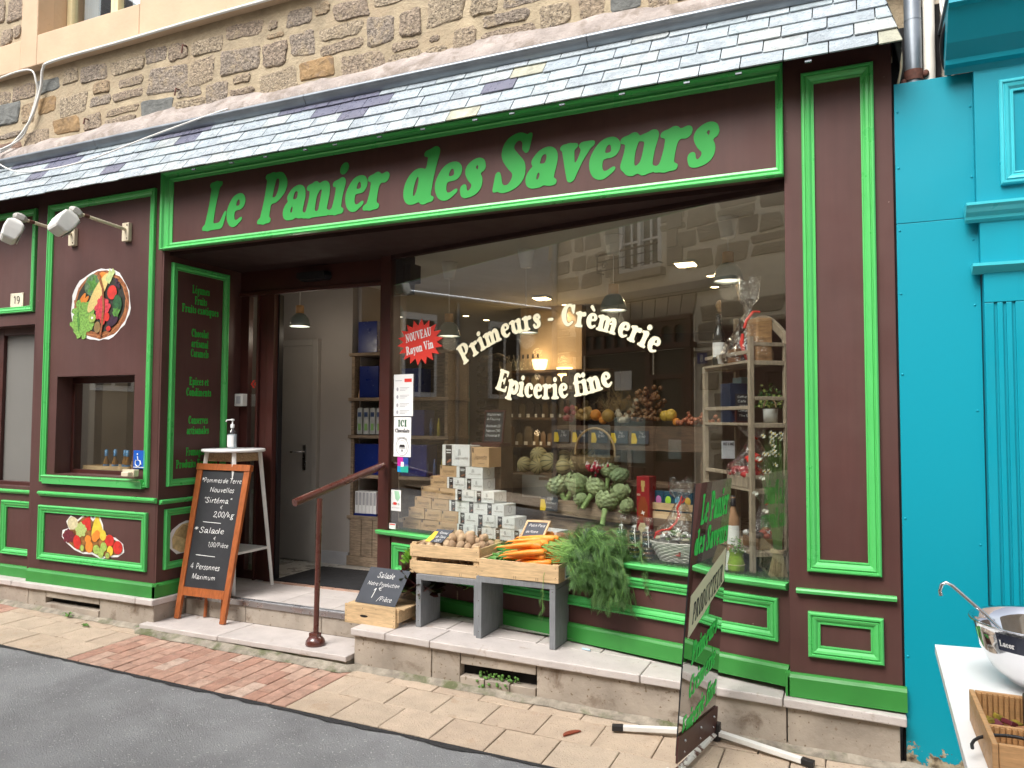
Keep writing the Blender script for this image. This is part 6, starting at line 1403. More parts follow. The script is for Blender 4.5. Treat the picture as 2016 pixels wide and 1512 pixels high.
mb = MB(); mb.add(*bsurf(-142,-100,.135,.186)); obj('brand_label', mb, mat('label_navy', (.02,.025,.045), .3), bw)
mb = MB(); mb.add(*bsurf(-97,-75,.125,.188)); obj('price_label', mb, PAPER, bw)
def bowlP(u, v, h): a = math.radians(-142)+u/.2; r = float(np.interp(v, [.018,.06,.115,.165,.195], [.11,.155,.185,.197,.205]))+.003; return bc+Vector((r*math.cos(a), r*math.sin(a), v))
text('brand_lettering', 'Lacor', bowlP, .008, .148, .018, WHITEP, bw, width=.045); text('brand_lettering', 'chef', bowlP, .085, .155, .020, WHITEP, bw, style='hand', width=.04)
ld = thing('ladle', 'steel ladle hooked over the left rim of the mixing bowl', 'ladle', (.33,-1.24,.9))
mb = MB(); mb.tube([(.47,-1.24,.79),(.36,-1.235,.905),(.272,-1.22,.985),(.255,-1.218,.993),(.243,-1.217,.985),(.238,-1.217,.965),(.240,-1.217,.95)], .0055, 8); obj('handle', mb, STEEL, ld)
mb = MB(); mb.lathe([(.0001,-.03),(.025,-.02),(.035,.0),(.033,.001),(.0001,-.026)], (.48,-1.24,.78), 16); obj('ladle_cup', mb, STEEL, ld)
tr = thing('cutlery_tray', 'bamboo compartment tray with ribbed inside on the white table', 'tray', (.42,-1.78,.701))
BAM = mat('bamboo', (.50,.28,.12), .5, var=.12, vs=20, grain=(.75,(3,30,30),5))
def tbx(*a, n='wall', m=BAM): mb = MB(); mb.box(*a); obj(n, mb, m, tr, bevel=.002)
tbx(.268,.280,-1.98,-1.60,.702,.785); tbx(.281,.75,-1.612,-1.60,.702,.785); tbx(.281,.75,-1.98,-1.968,.702,.785); tbx(.281,.75,-1.80,-1.79,.702,.765,n='divider'); tbx(.281,.75,-1.967,-1.613,.702,.708,n='floor')
for k in range(38): mb = MB(); mb.box(.285+k*.0122,.2935+k*.0122,-1.619,-1.6125,.709,.782); obj('rib', mb, BAM, tr)
for k in range(38): mb = MB(); mb.box(.285+k*.0122,.2935+k*.0122,-1.807,-1.8005,.709,.762); obj('rib', mb, BAM, tr)
mb = MB(); mb.box(.385,.47,-1.68,-1.62,.710,.80); mb.box(.39,.465,-1.7,-1.68,.73,.79); tag(obj('black_gadget', mb, BLACK, bevel=.004, loc=(.42,-1.65,.71)), 'black plastic kitchen gadget in the far compartment of the bamboo tray', 'gadget')
mb = MB(); mb.tube([(.355,-1.74,.735),(.50,-1.70,.76)], .014, 10); tag(obj('wooden_handle', mb, mat('brown_wood_handle', (.28,.12,.05), .45), loc=(.36,-1.74,.73)), 'brown wooden knife handle lying across the bamboo tray', 'knife')
mb = MB(); rr = random.Random(3)
for i in range(5): Mx = Matrix.Translation((.30+i*.016,-1.66+rr.uniform(-.02,.02),.725+rr.uniform(0,.015))) @ Euler((rr.uniform(-.6,.6),rr.uniform(-.6,.6),rr.uniform(0,3))).to_matrix().to_4x4(); mb.box(-.016,.016,-.011,.011,-.006,.006,i % 2,M=Mx)
tag(obj('wrapped_sweets', mb, [mat('tartan_wrap',(.25,.2,.03),.4,var=.5,vs=60), mat('maroon_wrap',(.12,.02,.03),.4)], bevel=.002, loc=(.32,-1.66,.72)), 'small wrapped sweets in the far corner of the bamboo tray', 'sweets')
mb = MB(); mb.tube([(.33+.09*math.cos(t),-1.88+.05*math.sin(t),.735+.02*math.sin(t)) for t in [k*.25 for k in range(14)]], .004, 6); tag(obj('black_wire_whisk', mb, BLACK, loc=(.36,-1.86,.72)), 'bent black wire loop in the near compartment of the bamboo tray', 'whisk')
for i, (a, b) in enumerate(((.262,-2.02),(.30,-2.03))):
    mb = MB(); Mx = Matrix.Translation((a+.06,b-.06,.703+i*.003)) @ Matrix.Rotation(.08-.12*i, 4, 'Z'); mb.box(-.06,.08,-.09,.06,0,.002,M=Mx)
    lf = obj('leaflet', mb, PAPER, loc=(a,b,.702)); tag(lf, ['white leaflet at the near left corner of the white table','second leaflet overlapping it on the white table'][i], 'leaflet')
    mb = MB(); [mb.box(-.05+k*.012,-.044+k*.012,-.07,.03,.0022,.0026,M=Mx) for k in range(9)]; obj('leaflet_stripes', mb, GREYT, lf)
# ================================================================ inside the shop
def wthing(name, lab, cat, s, d, z, rot=0, group=None): return thing(name, lab, cat, tuple(wv(s, d, z)), GROT+rot, group)
WARM = (1.0, .72, .42)
def lamp(name, typ, loc, e, col=WARM, size=.1, rot=None, spot=None):
    l = bpy.data.lights.new(name, typ); l.energy = e; l.color = col
    if typ == 'AREA': l.size = size
    elif typ == 'SPOT': l.spot_size = R(spot or 90); l.spot_blend = .6; l.shadow_soft_size = size
    else: l.shadow_soft_size = size
    o = bpy.data.objects.new(name, l); COL.objects.link(o); o.location = loc
    if rot: o.rotation_euler = rot
    return o
SHADE = mat('grey_green_lamp_shade', (.20,.25,.235), .35, var=.04, coat=.3)
SHADEI = emit('lit_lamp_interior', (1.0,.86,.66), 1.1)
NECK = mat('lamp_wood_neck', (.50,.29,.12), .5, var=.1)
def pendant(loc, zb, lab, r=.088, cz=2.714):
    t = thing('pendant_lamp', lab, 'pendant lamp', (loc[0], loc[1], cz), group='pendant lamps over the display')
    x, y = loc; h = zb
    mb = MB(); mb.lathe([(.0001,cz),(.062,cz),(.06,cz-.01),(.04,cz-.125),(.0001,cz-.127)], (x,y,0), 20); obj('ceiling_cup', mb, WHITEW, t)
    mb = MB(); mb.tube([(x,y,cz-.12),(x,y,h+.17)], .003, 6); obj('cord', mb, WHITEP, t)
    mb = MB(); mb.lathe([(.0001,h+.175),(.032,h+.175),(.034,h+.17),(.034,h+.105),(.0001,h+.103)], (x,y,0), 18); obj('wooden_neck', mb, NECK, t)
    mb = MB(); mb.lathe([(.034,h+.108),(.05,h+.10),(.072,h+.07),(.084,h+.03),(r,h),(r-.004,h),(.079,h+.03),(.067,h+.067),(.03,h+.10)], (x,y,0), 28); obj('shade', mb, SHADE, t)
    mb = MB(); mb.lathe([(.0001,h+.012),(r-.008,h+.008)], (x,y,0), 24); obj('diffuser', mb, SHADEI, t)
for s, zb, lab in ((.152, 2.14, 'pendant lamp nearest the door post, behind the red star sticker'), (.891, 2.118, 'second pendant lamp from the door, between the letters and the wine bottles'), (1.605, 2.218, 'third pendant lamp from the door, below the upper lettering'), (2.386, 2.328, 'pendant lamp nearest the right pilaster, above the gift bag')):
    p = wv(s, .49, 0); pendant((p.x, p.y), zb, lab)
    lamp('pendant_light', 'POINT', (p.x, p.y, zb-.05), .5, (1, .84, .62), .06)
pendant((-4.22, 1.05), 2.27, 'pendant lamp hanging in the open entrance', .085)
pendant((-3.42, 1.25), 2.33, 'pendant lamp half hidden by the door post over the blue shelves', .085)
lamp('entrance_light', 'POINT', (-4.22, 1.05, 2.2), 1.5, (1, .88, .72), .06)
# ceiling fittings
LED = emit('led_panel_face', (1.0, .74, .38), 9)
for (x, y, lab) in ((-1.166,1.83,'lit square ceiling light above the shop, right of the upper lettering'),(-2.80,2.93,'lit square ceiling light beside the hyphen of the upper lettering')):
    t = thing('ceiling_light', lab, 'ceiling light', (x, y, 2.71)); mb = MB(); mb.box(x-.085, x+.085, y-.085, y+.085, 2.695, 2.714); obj('housing', mb, WHITEW, t, bevel=.003)
    mb = MB(); mb.box(x-.07, x+.07, y-.07, y+.07, 2.690, 2.6949); obj('lit_face', mb, LED, t); lamp('ceiling_light_glow', 'AREA', (x, y, 2.68), 2.5, WARM, .14)
for i, (x, y, w) in enumerate(((-1.08,2.45,'right of the big square light'),(-1.14,3.0,'above the gift bag'),(-2.79,5.17,'deep in the shop at the centre'),(-4.13,3.86,'nearest the star sticker'),(-4.07,4.28,'between two letters at the left'),(-2.76,3.49,'beside the left square light'))):
    t = thing('ceiling_spot', 'small lit ceiling spot '+w, 'ceiling spot', (x, y, 2.71), group='small ceiling spots'); mb = MB(); mb.lathe([(.0001,-.004),(.05,-.004),(.055,0)], (x,y,2.712), 16); obj('ring', mb, WHITEW, t)
    mb = MB(); mb.lathe([(.0001,-.006),(.035,-.0055)], (x,y,2.712), 14); obj('bulb', mb, LED, t); lamp('spot_glow', 'SPOT', (x, y, 2.69), 4, WARM, .04, (0, 0, 0), 110)
for (x, z, lab) in ((-2.77,2.0,'glowing shell wall lamp between the two letterings'),(-3.05,2.09,'glowing wall lamp beside the bottles')):
    t = thing('wall_lamp', lab, 'wall lamp', (x, 3.5, z)); mb = MB(); mb.lathe([(.0001,-.11),(.03,-.10),(.07,-.03),(.085,.05),(.08,.05)], (x,3.5,z), 16); obj('shell', mb, emit('lit_shell', (1,.62,.25), 3.2), t)
    mb = MB(); mb.box(x-.01,x+.01,3.5,3.62,z,z+.02); obj('bracket', mb, IRON, t); lamp('wall_lamp_glow', 'POINT', (x, 3.42, z+.12), .8, (1,.66,.3), .05)
mb = MB(); mb.box(-3.3,-2.6,3.56,3.7,.2,2.714); tag(obj('chimney_breast', mb, mat('warm_interior_wall', (.42,.33,.24), .9, var=.1), loc=(-2.9,3.6,.2)), 'plastered chimney wall carrying the glowing lamps inside', 'wall')
# blue gift shelves by the entrance
bsf = thing('plank_shelving', 'rough brown plank shelving with blue boxes seen through the door and left glass', 'shelving', (-3.6,1.8,.21))
for x in (-4.10,-3.62,-3.15): mb = MB(); mb.box(x,x+.03,1.62,1.98,.21,2.06); obj('upright', mb, WOODH, bsf, bevel=.003)
mb = MB(); mb.box(-4.10,-3.12,1.985,2.0,.21,2.06); obj('back_panel', mb, WOODH, bsf)
SZ = [.62,.98,1.33,1.66,2.06]
for z in SZ: mb = MB(); mb.box(-4.12,-3.10,1.60,1.98,z,z+.028); obj('shelf_board', mb, WOODH, bsf, bevel=.003)
for k in range(4): mb = MB(); mb.box(-4.075+k*.115,-3.965+k*.115,1.60,1.615,.30,.618); obj('plank', mb, WOODH, bsf, bevel=.002)
mb = MB(); mb.box(-4.11,-3.62,1.592,1.612,.215,.298); obj('plank', mb, WOODH, bsf, bevel=.002)
NAVY = mat('navy_gift_box', (.006,.02,.16), .35, var=.05, speck=(.35,.42,.5), spk=(60,.70))
for i, (x, z, w, h, lab) in enumerate(((-3.95,2.09,.20,.28,'navy gift box with pale flecks on top of the plank shelving'),(-3.93,1.69,.2,.28,'navy gift box on the shelf beside the brown paper bag'),(-3.97,1.01,.3,.27,'wide navy gift box on the lower shelf left of the post'),(-3.52,1.69,.24,.25,'navy gift box seen behind the star sticker'),(-3.48,1.01,.3,.27,'navy gift box seen behind the paper notices'),(-3.50,1.36,.28,.22,'navy gift box on the middle shelf behind the notices'))):
    mb = MB(); mb.box(x-w/2,x+w/2,1.64,1.82,z,z+h); tag(obj('gift_box', mb, NAVY, bevel=.003, loc=(x,1.73,z)), lab, 'gift box', 'navy gift boxes on the plank shelving')
mb = MB(); mb.add([(-4.06,1.66,1.689),(-3.98,1.66,1.689),(-3.98,1.72,1.689),(-4.06,1.72,1.689),(-4.03,1.69,1.93),(-4.01,1.69,1.93)], [(0,1,5,4),(1,2,5),(2,3,4,5),(3,0,4),(3,2,1,0)]); tag(obj('paper_bag', mb, KRAFT, loc=(-4.02,1.69,1.689)), 'pointed brown paper bag on the plank shelving', 'paper bag')
POUCH = mat('silver_pouch', (.42,.44,.44), .35, var=.2, vs=20)
for k in range(6):
    x = -4.045+k*.068; mb = MB(); mb.prism([(x,1.36),(x+.058,1.36),(x+.055,1.56),(x+.052,1.60),(x+.006,1.60),(x+.003,1.56)], 0, .03, P=fp(1.66), taper=.05)
    mb.box(x+.012,x+.046,1.626,1.629,1.52,1.56,1); mb.box(x+.016,x+.042,1.626,1.629,1.40,1.46,2)
    tag(obj('pouch', mb, [POUCH, mat('pouch_blue', (.03,.06,.15), .5), mat('pouch_green', (.2,.4,.12), .5)], loc=(x+.03,1.65,1.36)), 'silver pouch with dark label in the row on the plank shelving', 'pouch', 'silver pouches in a row')
for k in range(6):
    x = -4.06+k*.038; mb = MB(); mb.box(x,x+.035,1.64,1.74,.668,.86,0); mb.box(x+.006,x+.029,1.6385,1.6395,.74,.85,1); tag(obj('white_packet', mb, [WHITEP, GREYT], loc=(x+.017,1.69,.668), bevel=.001), 'slim white packet standing in the row on the lowest shelf', 'packet', 'slim white packets on the lowest shelf')
mb = MB(); mb.box(-4.065,-3.83,1.632,1.75,.649,.667); tag(obj('blue_tray', mb, NAVY, loc=(-3.95,1.7,.65)), 'flat navy tray under the white packets', 'tray')
PINKM = mat('pink_box', (.55,.02,.16), .5, speck=(.7,.5,.55), spk=(50,.66))
for x, z, lab in ((-3.745,.649,'lower pink patterned box on the lowest shelf'),(-3.74,.755,'upper pink patterned box on the lowest shelf')): mb = MB(); mb.box(x-.05,x+.05,1.64,1.74,z,z+.10); tag(obj('pink_box', mb, PINKM, bevel=.002, loc=(x,1.69,z)), lab, 'box')
for k in range(11):
    x = -3.56+k*.037; mb = MB(); mb.lathe([(.0001,0),(.014,0),(.014,.10),(.006,.13),(.006,.15),(.0001,.15)], (x,1.66,1.01+.35*(k%2)), 8); tag(obj('small_bottle', mb, [mat('pink_yellow_bottle', (.4,.12,.1), .3, cols=[(.5,.08,.14),(.45,.40,.05),(.06,.12,.3)])], loc=(x,1.66,1.01+.35*(k%2))), 'tiny coloured bottle in the dark shelving behind the left glass', 'bottle', 'tiny bottles behind the left glass')
# stone pillar and green cupboard
pr_ = thing('stone_pillar', 'rough dark stone pillar inside the shop below the bottles', 'pillar', (-3.1,2.6,.21))
mb = MB(); mb.box(-3.24,-3.04,2.46,2.75,.21,2.05); obj('core', mb, mat('dark_pointing', (.12,.10,.08), .9), pr_)
rk = random.Random(4); PST = mat('pillar_stone', (.12,.10,.08), .85, var=.3, vs=14, bump=1.0, bs=40, cols=[(.12,.10,.08),(.16,.13,.10),(.09,.08,.07)])
z = .24
while z < 2.0:
    h = rk.uniform(.04,.09); x = -3.27
    while x < -3.05: w = rk.uniform(.08,.16); stone(pr_, lambda u, v, hh: Vector((u, 2.46-hh, v)), x, min(x+w,-3.02), z, z+h-.008, .02, PST, rk); x += w
    z += h
mb = MB(); rr_ = random.Random(2)
for k in range(30): mb.ell((rr_.uniform(-3.25,-3.05), rr_.uniform(2.44,2.6), 2.06+rr_.uniform(-.01,.05)), (.05,.04,.025), 7, 4)
obj('rough_coping', mb, PST, pr_)
gc = thing('green_cupboard', 'dark green cupboard with glazed door deep in the shop, left of the pillar', 'cupboard', (-3.7,2.3,.21))
GRN = mat('bottle_green_paint', (.02,.13,.09), .5)
mb = MB(); mb.box(-3.86,-3.30,2.30,2.37,.21,1.82); obj('body', mb, GRN, gc); mb = MB(); frame(mb, fp(2.30), -3.80,-3.36,.5,1.75,.06); obj('door_frame', mb, GRN, gc)
mb = MB(); mb.box(-3.56,-3.46,2.28,2.295,1.51,1.60,0); mb.box(-3.545,-3.475,2.276,2.2795,1.565,1.58,1); mb.box(-3.54,-3.48,2.276,2.2795,1.53,1.55,1); tag(obj('red_notice', mb, [RED, WHITEP], loc=(-3.5,2.28,1.51)), 'small red and white notice on the green cupboard', 'notice')
# wooden wall shelves with bags
wsf = thing('wall_shelving', 'warm lit wooden wall shelves with rows of bags behind the lower lettering', 'shelving', (-3,3.4,.21))
for x in (-3.46,-3.30,-2.62,-2.2): mb = MB(); mb.box(x,x+.03,3.15,3.5,.21,1.98); obj('upright', mb, WOODK, wsf)
for z in (.95,1.22,1.50,1.78,1.98): mb = MB(); mb.box(-3.46,-2.17,3.14,3.5,z,z+.025); obj('shelf_board', mb, WOODK, wsf); lamp('shelf_glow', 'POINT', (-2.9,3.05,z+.15), .5, WARM, .03) if z in (1.22,1.78) else None
mb = MB(); mb.box(-3.46,-2.17,3.5,3.53,.21,1.98); obj('back_panel', mb, WOODK, wsf)
rr_ = random.Random(12); BAGM = mat('gift_bag_tone', (.3,.22,.12), .6, var=.3, cols=[(.15,.10,.05),(.07,.05,.04),(.18,.15,.11),(.13,.07,.03),(.2,.16,.09)])
n = 0
for z in (.975,1.245,1.525,1.805):
    x = -3.26
    while x < -2.25:
        w = rr_.uniform(.05,.09); h = rr_.uniform(.11,.19) if z < 1.8 else .14; mb = MB(); mb.prism([(x,z),(x+w,z),(x+w*.95,z+h*.8),(x+w*.7,z+h),(x+w*.3,z+h),(x+w*.05,z+h*.8)], 0, .05, P=fp(3.24)); mb.box(x+w*.3,x+w*.7,3.13,3.138,z,z+.035,1)
        tag(obj('shop_bag', mb, [BAGM, PAPER], loc=(x+w/2,3.2,z)), 'small tied bag with white price card in the rows on the wall shelves', 'bag', 'tied bags on the wall shelves'); x += w+.02; n += 1
for k in range(7):
    x = -3.28+k*.055; mb = MB(); mb.lathe([(.0001,0),(.024,0),(.024,.09),(.009,.115),(.009,.145),(.0001,.145)], (x,3.2,2.006), 10); mb.lathe([(.0105,.125),(.0105,.165),(.0001,.165)], (x,3.2,2.006), 8, 1); tag(obj('liqueur_bottle', mb, [GLASSC, BLACK], loc=(x,3.2,2.006)), 'clear bottle with dark stopper in the row on top of the wall shelves', 'bottle', 'clear bottles on top of the wall shelves')
# display deck: artificial grass
mb = MB(); mb.prism([(.03,.01),(2.88,.01),(2.88,.85),(.03,.85)], .66, .700, P=lambda u, v, h: wv(u, v, h)); dk = obj('display_deck', mb, mat('green_turf_base', (.03,.06,.02), .95, var=.3, vs=40, bump=1, bs=120), loc=wv(1.4,.4,.66)); tag(dk, 'low window deck covered in dark artificial grass behind the glass', 'deck')
mb = MB(); rr_ = random.Random(6)
for i in range(16000):
    s = rr_.uniform(.05, 2.87); d = .012+rr_.random()**1.8*.5; h = rr_.uniform(.006,.016); p = wv(s, d, .70); a = rr_.uniform(0,6.3); q = Vector((math.cos(a),math.sin(a),0))*.0022; l = Vector((rr_.uniform(-.006,.006),rr_.uniform(-.006,.006),h)); mb.add([p-q,p+q,p+l], [(0,1,2)])
tag(obj('artificial_grass', mb, mat('turf_blades', (.06,.12,.035), .8, var=.4, vs=40), kind='stuff', tri=True), 'dark green artificial grass covering the window deck', 'artificial grass')
# pyramid of cartons
def wbox_map(s0, d0, z0, rot=0):
    M = MW['tmp'] if False else None
    return None
CW, CH, CD = .148, .076, .12
def carton(s, z, w, h, dp, kind, lab, d=.13):
    t = wthing('carton', lab, 'carton', s, d, z, 0, 'sweet cartons stacked in a pyramid'); Mx = MW[t.name]; rr_ = rc.uniform(-.02,.02)
    mb = MB(Mx); g = .0008; mb.box(g,w-g,rr_*.3,dp,0.0004,h-g); obj('box', mb, KRAFT if kind == 'k' else CARTW, t, bevel=.0015)
    Pf = lambda u, v, hh: Mx @ Vector((u, -.0005+rr_*.3-hh, v))
    if kind == 'k':
        text('brand_lettering', 'Jeannette', Pf, w*.14, h*.36, h*.30, INKB, t, style='hand', slant=.3, width=w*.72, lift=.0006)
        mb = MB(); mb.prism([(w*.05,h*.72),(w*.13,h*.72),(w*.13,h*.95),(w*.05,h*.95)], .0004, .0007, P=Pf); mb.prism([(w*.4,h*.18),(w*.75,h*.18),(w*.75,h*.2),(w*.4,h*.2)], .0004, .0007, P=Pf); obj('crest', mb, INKB, t)
    else:
        b0_, b1_ = (w*.13, w*.36) if w > .12 else (w*.2, w*.45)
        mb = MB(); mb.prism([(b0_,0),(b1_,0),(b1_,h-.002),(b0_,h-.002)], .0004, .0008, P=Pf); mb2 = MB(Mx); mb.box(0,0,0,0,0,0) if False else None; obj('dark_band', mb, INK, t)
        mb = MB(); mb.prism([(b0_+.006,h*.72),(b1_-.006,h*.72),(b1_-.006,h*.78),(b0_+.006,h*.78)], .001, .0012, P=Pf); mb.prism([(b0_+.009,h*.60),(b1_-.009,h*.60),(b1_-.009,h*.65),(b0_+.009,h*.65)], .001, .0012, P=Pf); obj('band_print', mb, CARTW, t)
        mb = MB(); mb.prism([(b0_+.01,h*.10),(b1_-.006,h*.22),(b1_-.012,h*.34),(b0_+.016,h*.2)], .001, .0012, P=Pf); obj('band_motif', mb, mat('band_copper', (.35,.13,.07), .6), t)
        text('brand_lettering', 'Jeannette', Pf, w*.45, h*.30, h*.17, INKB, t, style='hand', slant=.3, width=w*.48, lift=.0006)
        mb = MB(); mb.prism([(w*.58,h*.48),(w*.70,h*.52),(w*.66,h*.82),(w*.60,h*.80)], .0004, .0006, P=Pf); obj('pale_motif', mb, mat('pale_print', (.5,.5,.5), .7), t)
        Ps = lambda u, v, hh: Mx @ Vector((w-g+hh, u, v)); mb = MB(); mb.tube([Ps(dp*.5+.018*math.cos(a), h*.5+.022*math.sin(a), .0008) for a in [k*.45 for k in range(15)]], .0009, 4); obj('end_emblem', mb, INKB, t)
    return t
rc = random.Random(2)
ordn = ['bottom','second','third','fourth','fifth','sixth']
rowsK = [(-.0,3),(.052,3),(.115,2),(.19,2),(.275,1),(.365,1)]
lay = [(0.045,.53,3,3),(0.085,.60,3,3),(0.15,.53,2,3),(.21,.60,2,2),(.31,.50,1,2),(.385,.585,1,1)]
zc = .703; pos_w = ['first','second','third','fourth','fifth']
lay = [(.035,3,.180,4,.158),(.10,3,.160,3,.165),(.16,2,.165,3,.165),(.225,2,.165,2,.175),(.315,1,.16,2,.165),(.40,1,.16,1,.24)]
for r_, (s0, nk, wk, nw, ww) in enumerate(lay):
    s = s0
    for k in range(nk): carton(s, zc+r_*.079, wk-.002, .078, .13, 'k', 'kraft carton, %s from the left in the %s row of the pyramid' % (pos_w[k], ordn[r_])); s += wk
    for k in range(nw): carton(s, zc+r_*.079, ww-.002, .078, .13, 'w', 'white carton with dark band, %s white one in the %s row of the pyramid' % (pos_w[k], ordn[r_])); s += ww
carton(.425, zc+.474, .255, .145, .13, 'w', 'large white carton with dark band topping the pyramid')
carton(.70, zc+.474, .155, .135, .13, 'k', 'square kraft carton beside it on top of the pyramid')
carton(1.10, .703, .26, .085, .13, 'w', 'low white carton lying at the right foot of the pyramid', d=.20)
slate_board(tuple(wv(.66,.30,1.34)), tuple(GT*.17), tuple(Vector((0,0,.22))+GM*.03), 'tall chalk menu on a red brown foot above the carton pyramid', [('Madeleines',.08,.85,.09,.7),('4 Fourre',.08,.70,.09,.7),('Boite de 20',.08,.48,.09,.75),('Nature 7,90',.08,.33,.09,.75),('Chocolat 8',.08,.18,.09,.75)], frame_m=BROWND, name='menu_slate', m=BLACKB)
mb = MB(); Mw = MW[bsf.name]; p = wv(.75,.32,1.32); mb.prism([(.60,.24),(.86,.24),(.86,.36),(.60,.36)], 1.315, 1.338, P=lambda u, v, h: wv(u, v, h)); tag(obj('menu_stand', mb, BROWND, loc=p, bevel=.003), 'red brown wooden foot under the chalk menu', 'stand')
mb = MB(); mb.prism([(.60,.262),(.85,.262),(.85,.40),(.60,.40)], .70, 1.314, P=lambda u, v, h: wv(u, v, h)); tag(obj('dark_plinth_box', mb, WOODK, loc=wv(.75,.33,.7), bevel=.004), 'dark wooden plinth behind the carton pyramid', 'plinth')
# ------- artichokes in a wooden tub
ct = wthing('artichoke_crate', 'weathered wooden trough full of artichokes behind the carrot greens', 'crate', 1.16, .32, .86)
Mx = MW[ct.name]
mb = MB(Mx); mb.add([(0,0,.02),(.66,0,0),(.66,0,.085),(.60,0,.115),(0,0,.115),(0,.02,.02),(.66,.02,0),(.66,.02,.085),(.60,.02,.115),(0,.02,.115)], [(0,1,2,3,4),(9,8,7,6,5),(0,5,6,1),(1,6,7,2),(2,7,8,3),(3,8,9,4),(4,9,5,0)]); obj('front_plank', mb, WOODH, ct, bevel=.003)
mb = MB(Mx); mb.box(0,.02,.021,.32,.0,.115); mb.box(.62,.64,.021,.32,.0,.09); obj('end_board', mb, WOODH, ct, bevel=.002)
mb = MB(Mx); mb.box(.0,.64,.02,.32,-.01,.0); obj('floor_board', mb, WOODH, ct)
mb = MB(Mx); mb.box(-.02,.72,.04,.32,-.16,-.012); obj('under_crate', mb, WOODH, ct, bevel=.004)
ART = mat('artichoke_bract', (.20,.30,.13), .6, var=.25, vs=30, cols=[(.33,.43,.21),(.28,.39,.20),(.38,.46,.25),(.34,.43,.21)], stain=(.32,.34,.2), ss=20, smin=.62, smax=.74)
ARTS = mat('artichoke_stem', (.22,.34,.11), .6, var=.2, vs=20)
def artichoke_meshes():
    mb = MB(); mb.ell((0,0,0), (.040,.040,.045), 12, 8)
    for i in range(95):
        t = i/95; a = i*2.39996; el = -1.15+2.45*t; R_ = .056*(1-.12*t); c, s_ = math.cos(a), math.sin(a)
        bz = math.sin(el)*.052; br_ = math.cos(el)*R_; L = .030*(1-.25*t); tl = el+.95
        up = Vector((-math.sin(tl)*c*.75, -math.sin(tl)*s_*.75, math.cos(tl))) if el > .2 else Vector((c*.25, s_*.25, .95)); up.normalize()
        out = Vector((c*math.cos(el), s_*math.cos(el), math.sin(el))); sd = Vector((-s_, c, 0)); b = Vector((br_*c, br_*s_, bz))*.93; w = .0185*(1-.35*t)
        v = [b-sd*w*.7, b+sd*w*.7, b+up*L*.55+sd*w+out*.004, b+up*L*.55-sd*w+out*.004, b+up*L+out*.0035+sd*w*.45, b+up*L+out*.0035-sd*w*.45, b+up*L*1.18+out*.001, b+up*L*.5+out*.010]
        mb.add(v, [(0,1,7),(1,2,7),(2,4,7),(4,6,7),(6,5,7),(5,3,7),(3,0,7)], smooth=False)
    m2 = MB(); m2.tube([(0,0,-.045),(0,0,-.07),(.003,0,-.13)], [.017,.013,.0125], 10)
    return mb, m2
am, asm = artichoke_meshes()
a0 = None
for i, (s, d, z, sc, rx, ry, rz, lab) in enumerate(((1.265,.40,1.055,1.15,-.3,-.5,.2,'large artichoke at the left end of the trough'),(1.44,.36,1.08,1.25,.55,.3,.9,'large artichoke with thick stem pointing left, under the radishes'),(1.60,.34,1.065,1.1,.55,.35,1.8,'pale artichoke with stem crossing the plank, centre of the trough'),(1.60,.50,1.165,.95,-.2,.2,.5,'dark purplish artichoke at the top behind the radishes'),(1.70,.46,1.14,.95,-.1,.1,2.9,'round artichoke at the upper right of the heap'),(1.76,.36,1.045,.95,.1,-.4,2.0,'pale artichoke on the right slope of the heap'),(1.70,.30,.985,1.1,-.2,.6,1.2,'artichoke resting on the right end of the plank'),(1.83,.32,.965,.8,.2,-1.1,.4,'small artichoke at the far right with its stem outward'),(1.50,.32,.985,.8,.3,.3,.2,'small artichoke low in the middle behind the plank'),(1.39,.50,1.0,1.0,0,0,1,'artichoke at the back of the trough'))):
    if a0 is None:
        a0 = thing('artichoke', lab, 'artichoke', (0,0,0), group='artichokes heaped in the trough'); obj('bracts', am, ART, a0, tri=True); obj('stem', asm, ARTS, a0); t = a0
    else: t = dup(a0, label=lab)
    t.location = wv(s-.035, d, z+.005); t.rotation_euler = (rx, ry, rz); t.scale = (sc*1.14,)*3
rdp = wv(1.50,.42,1.19); rd = thing('radish_bunch', 'bunch of pink and white radishes on top of the artichokes', 'radishes', tuple(rdp))
mb = MB(); m2 = MB(); rr_ = random.Random(8)
for i in range(34):
    p = rdp+Vector((rr_.gauss(0,.032),rr_.gauss(0,.02),rr_.gauss(0,.018))); mb.ell(p, (.0085,.0085,.014), 8, 5); m2.ell(p+Vector((rr_.uniform(-.004,.004),-.003,.013)), (.0058,.0058,.007), 7, 4); m2.tube([p+Vector((0,0,.018)),p+Vector((rr_.uniform(-.01,.01),0,.035))], [.0015,.0004], 4)
obj('roots', mb, mat('radish_pink', (.60,.03,.08), .35), rd); obj('white_tips', m2, mat('radish_white', (.75,.70,.66), .4), rd)
slate_board(tuple(wv(1.175,.27,.905)), tuple(GT*.135), tuple(Vector((0,0,.09))+GM*.012), 'black and yellow price slate before the artichoke trough', [('1,50',.35,.78,.2,.35),('Artichaut',.3,.5,.16,.6),('piece',.35,.2,.15,.3)], accent=True)
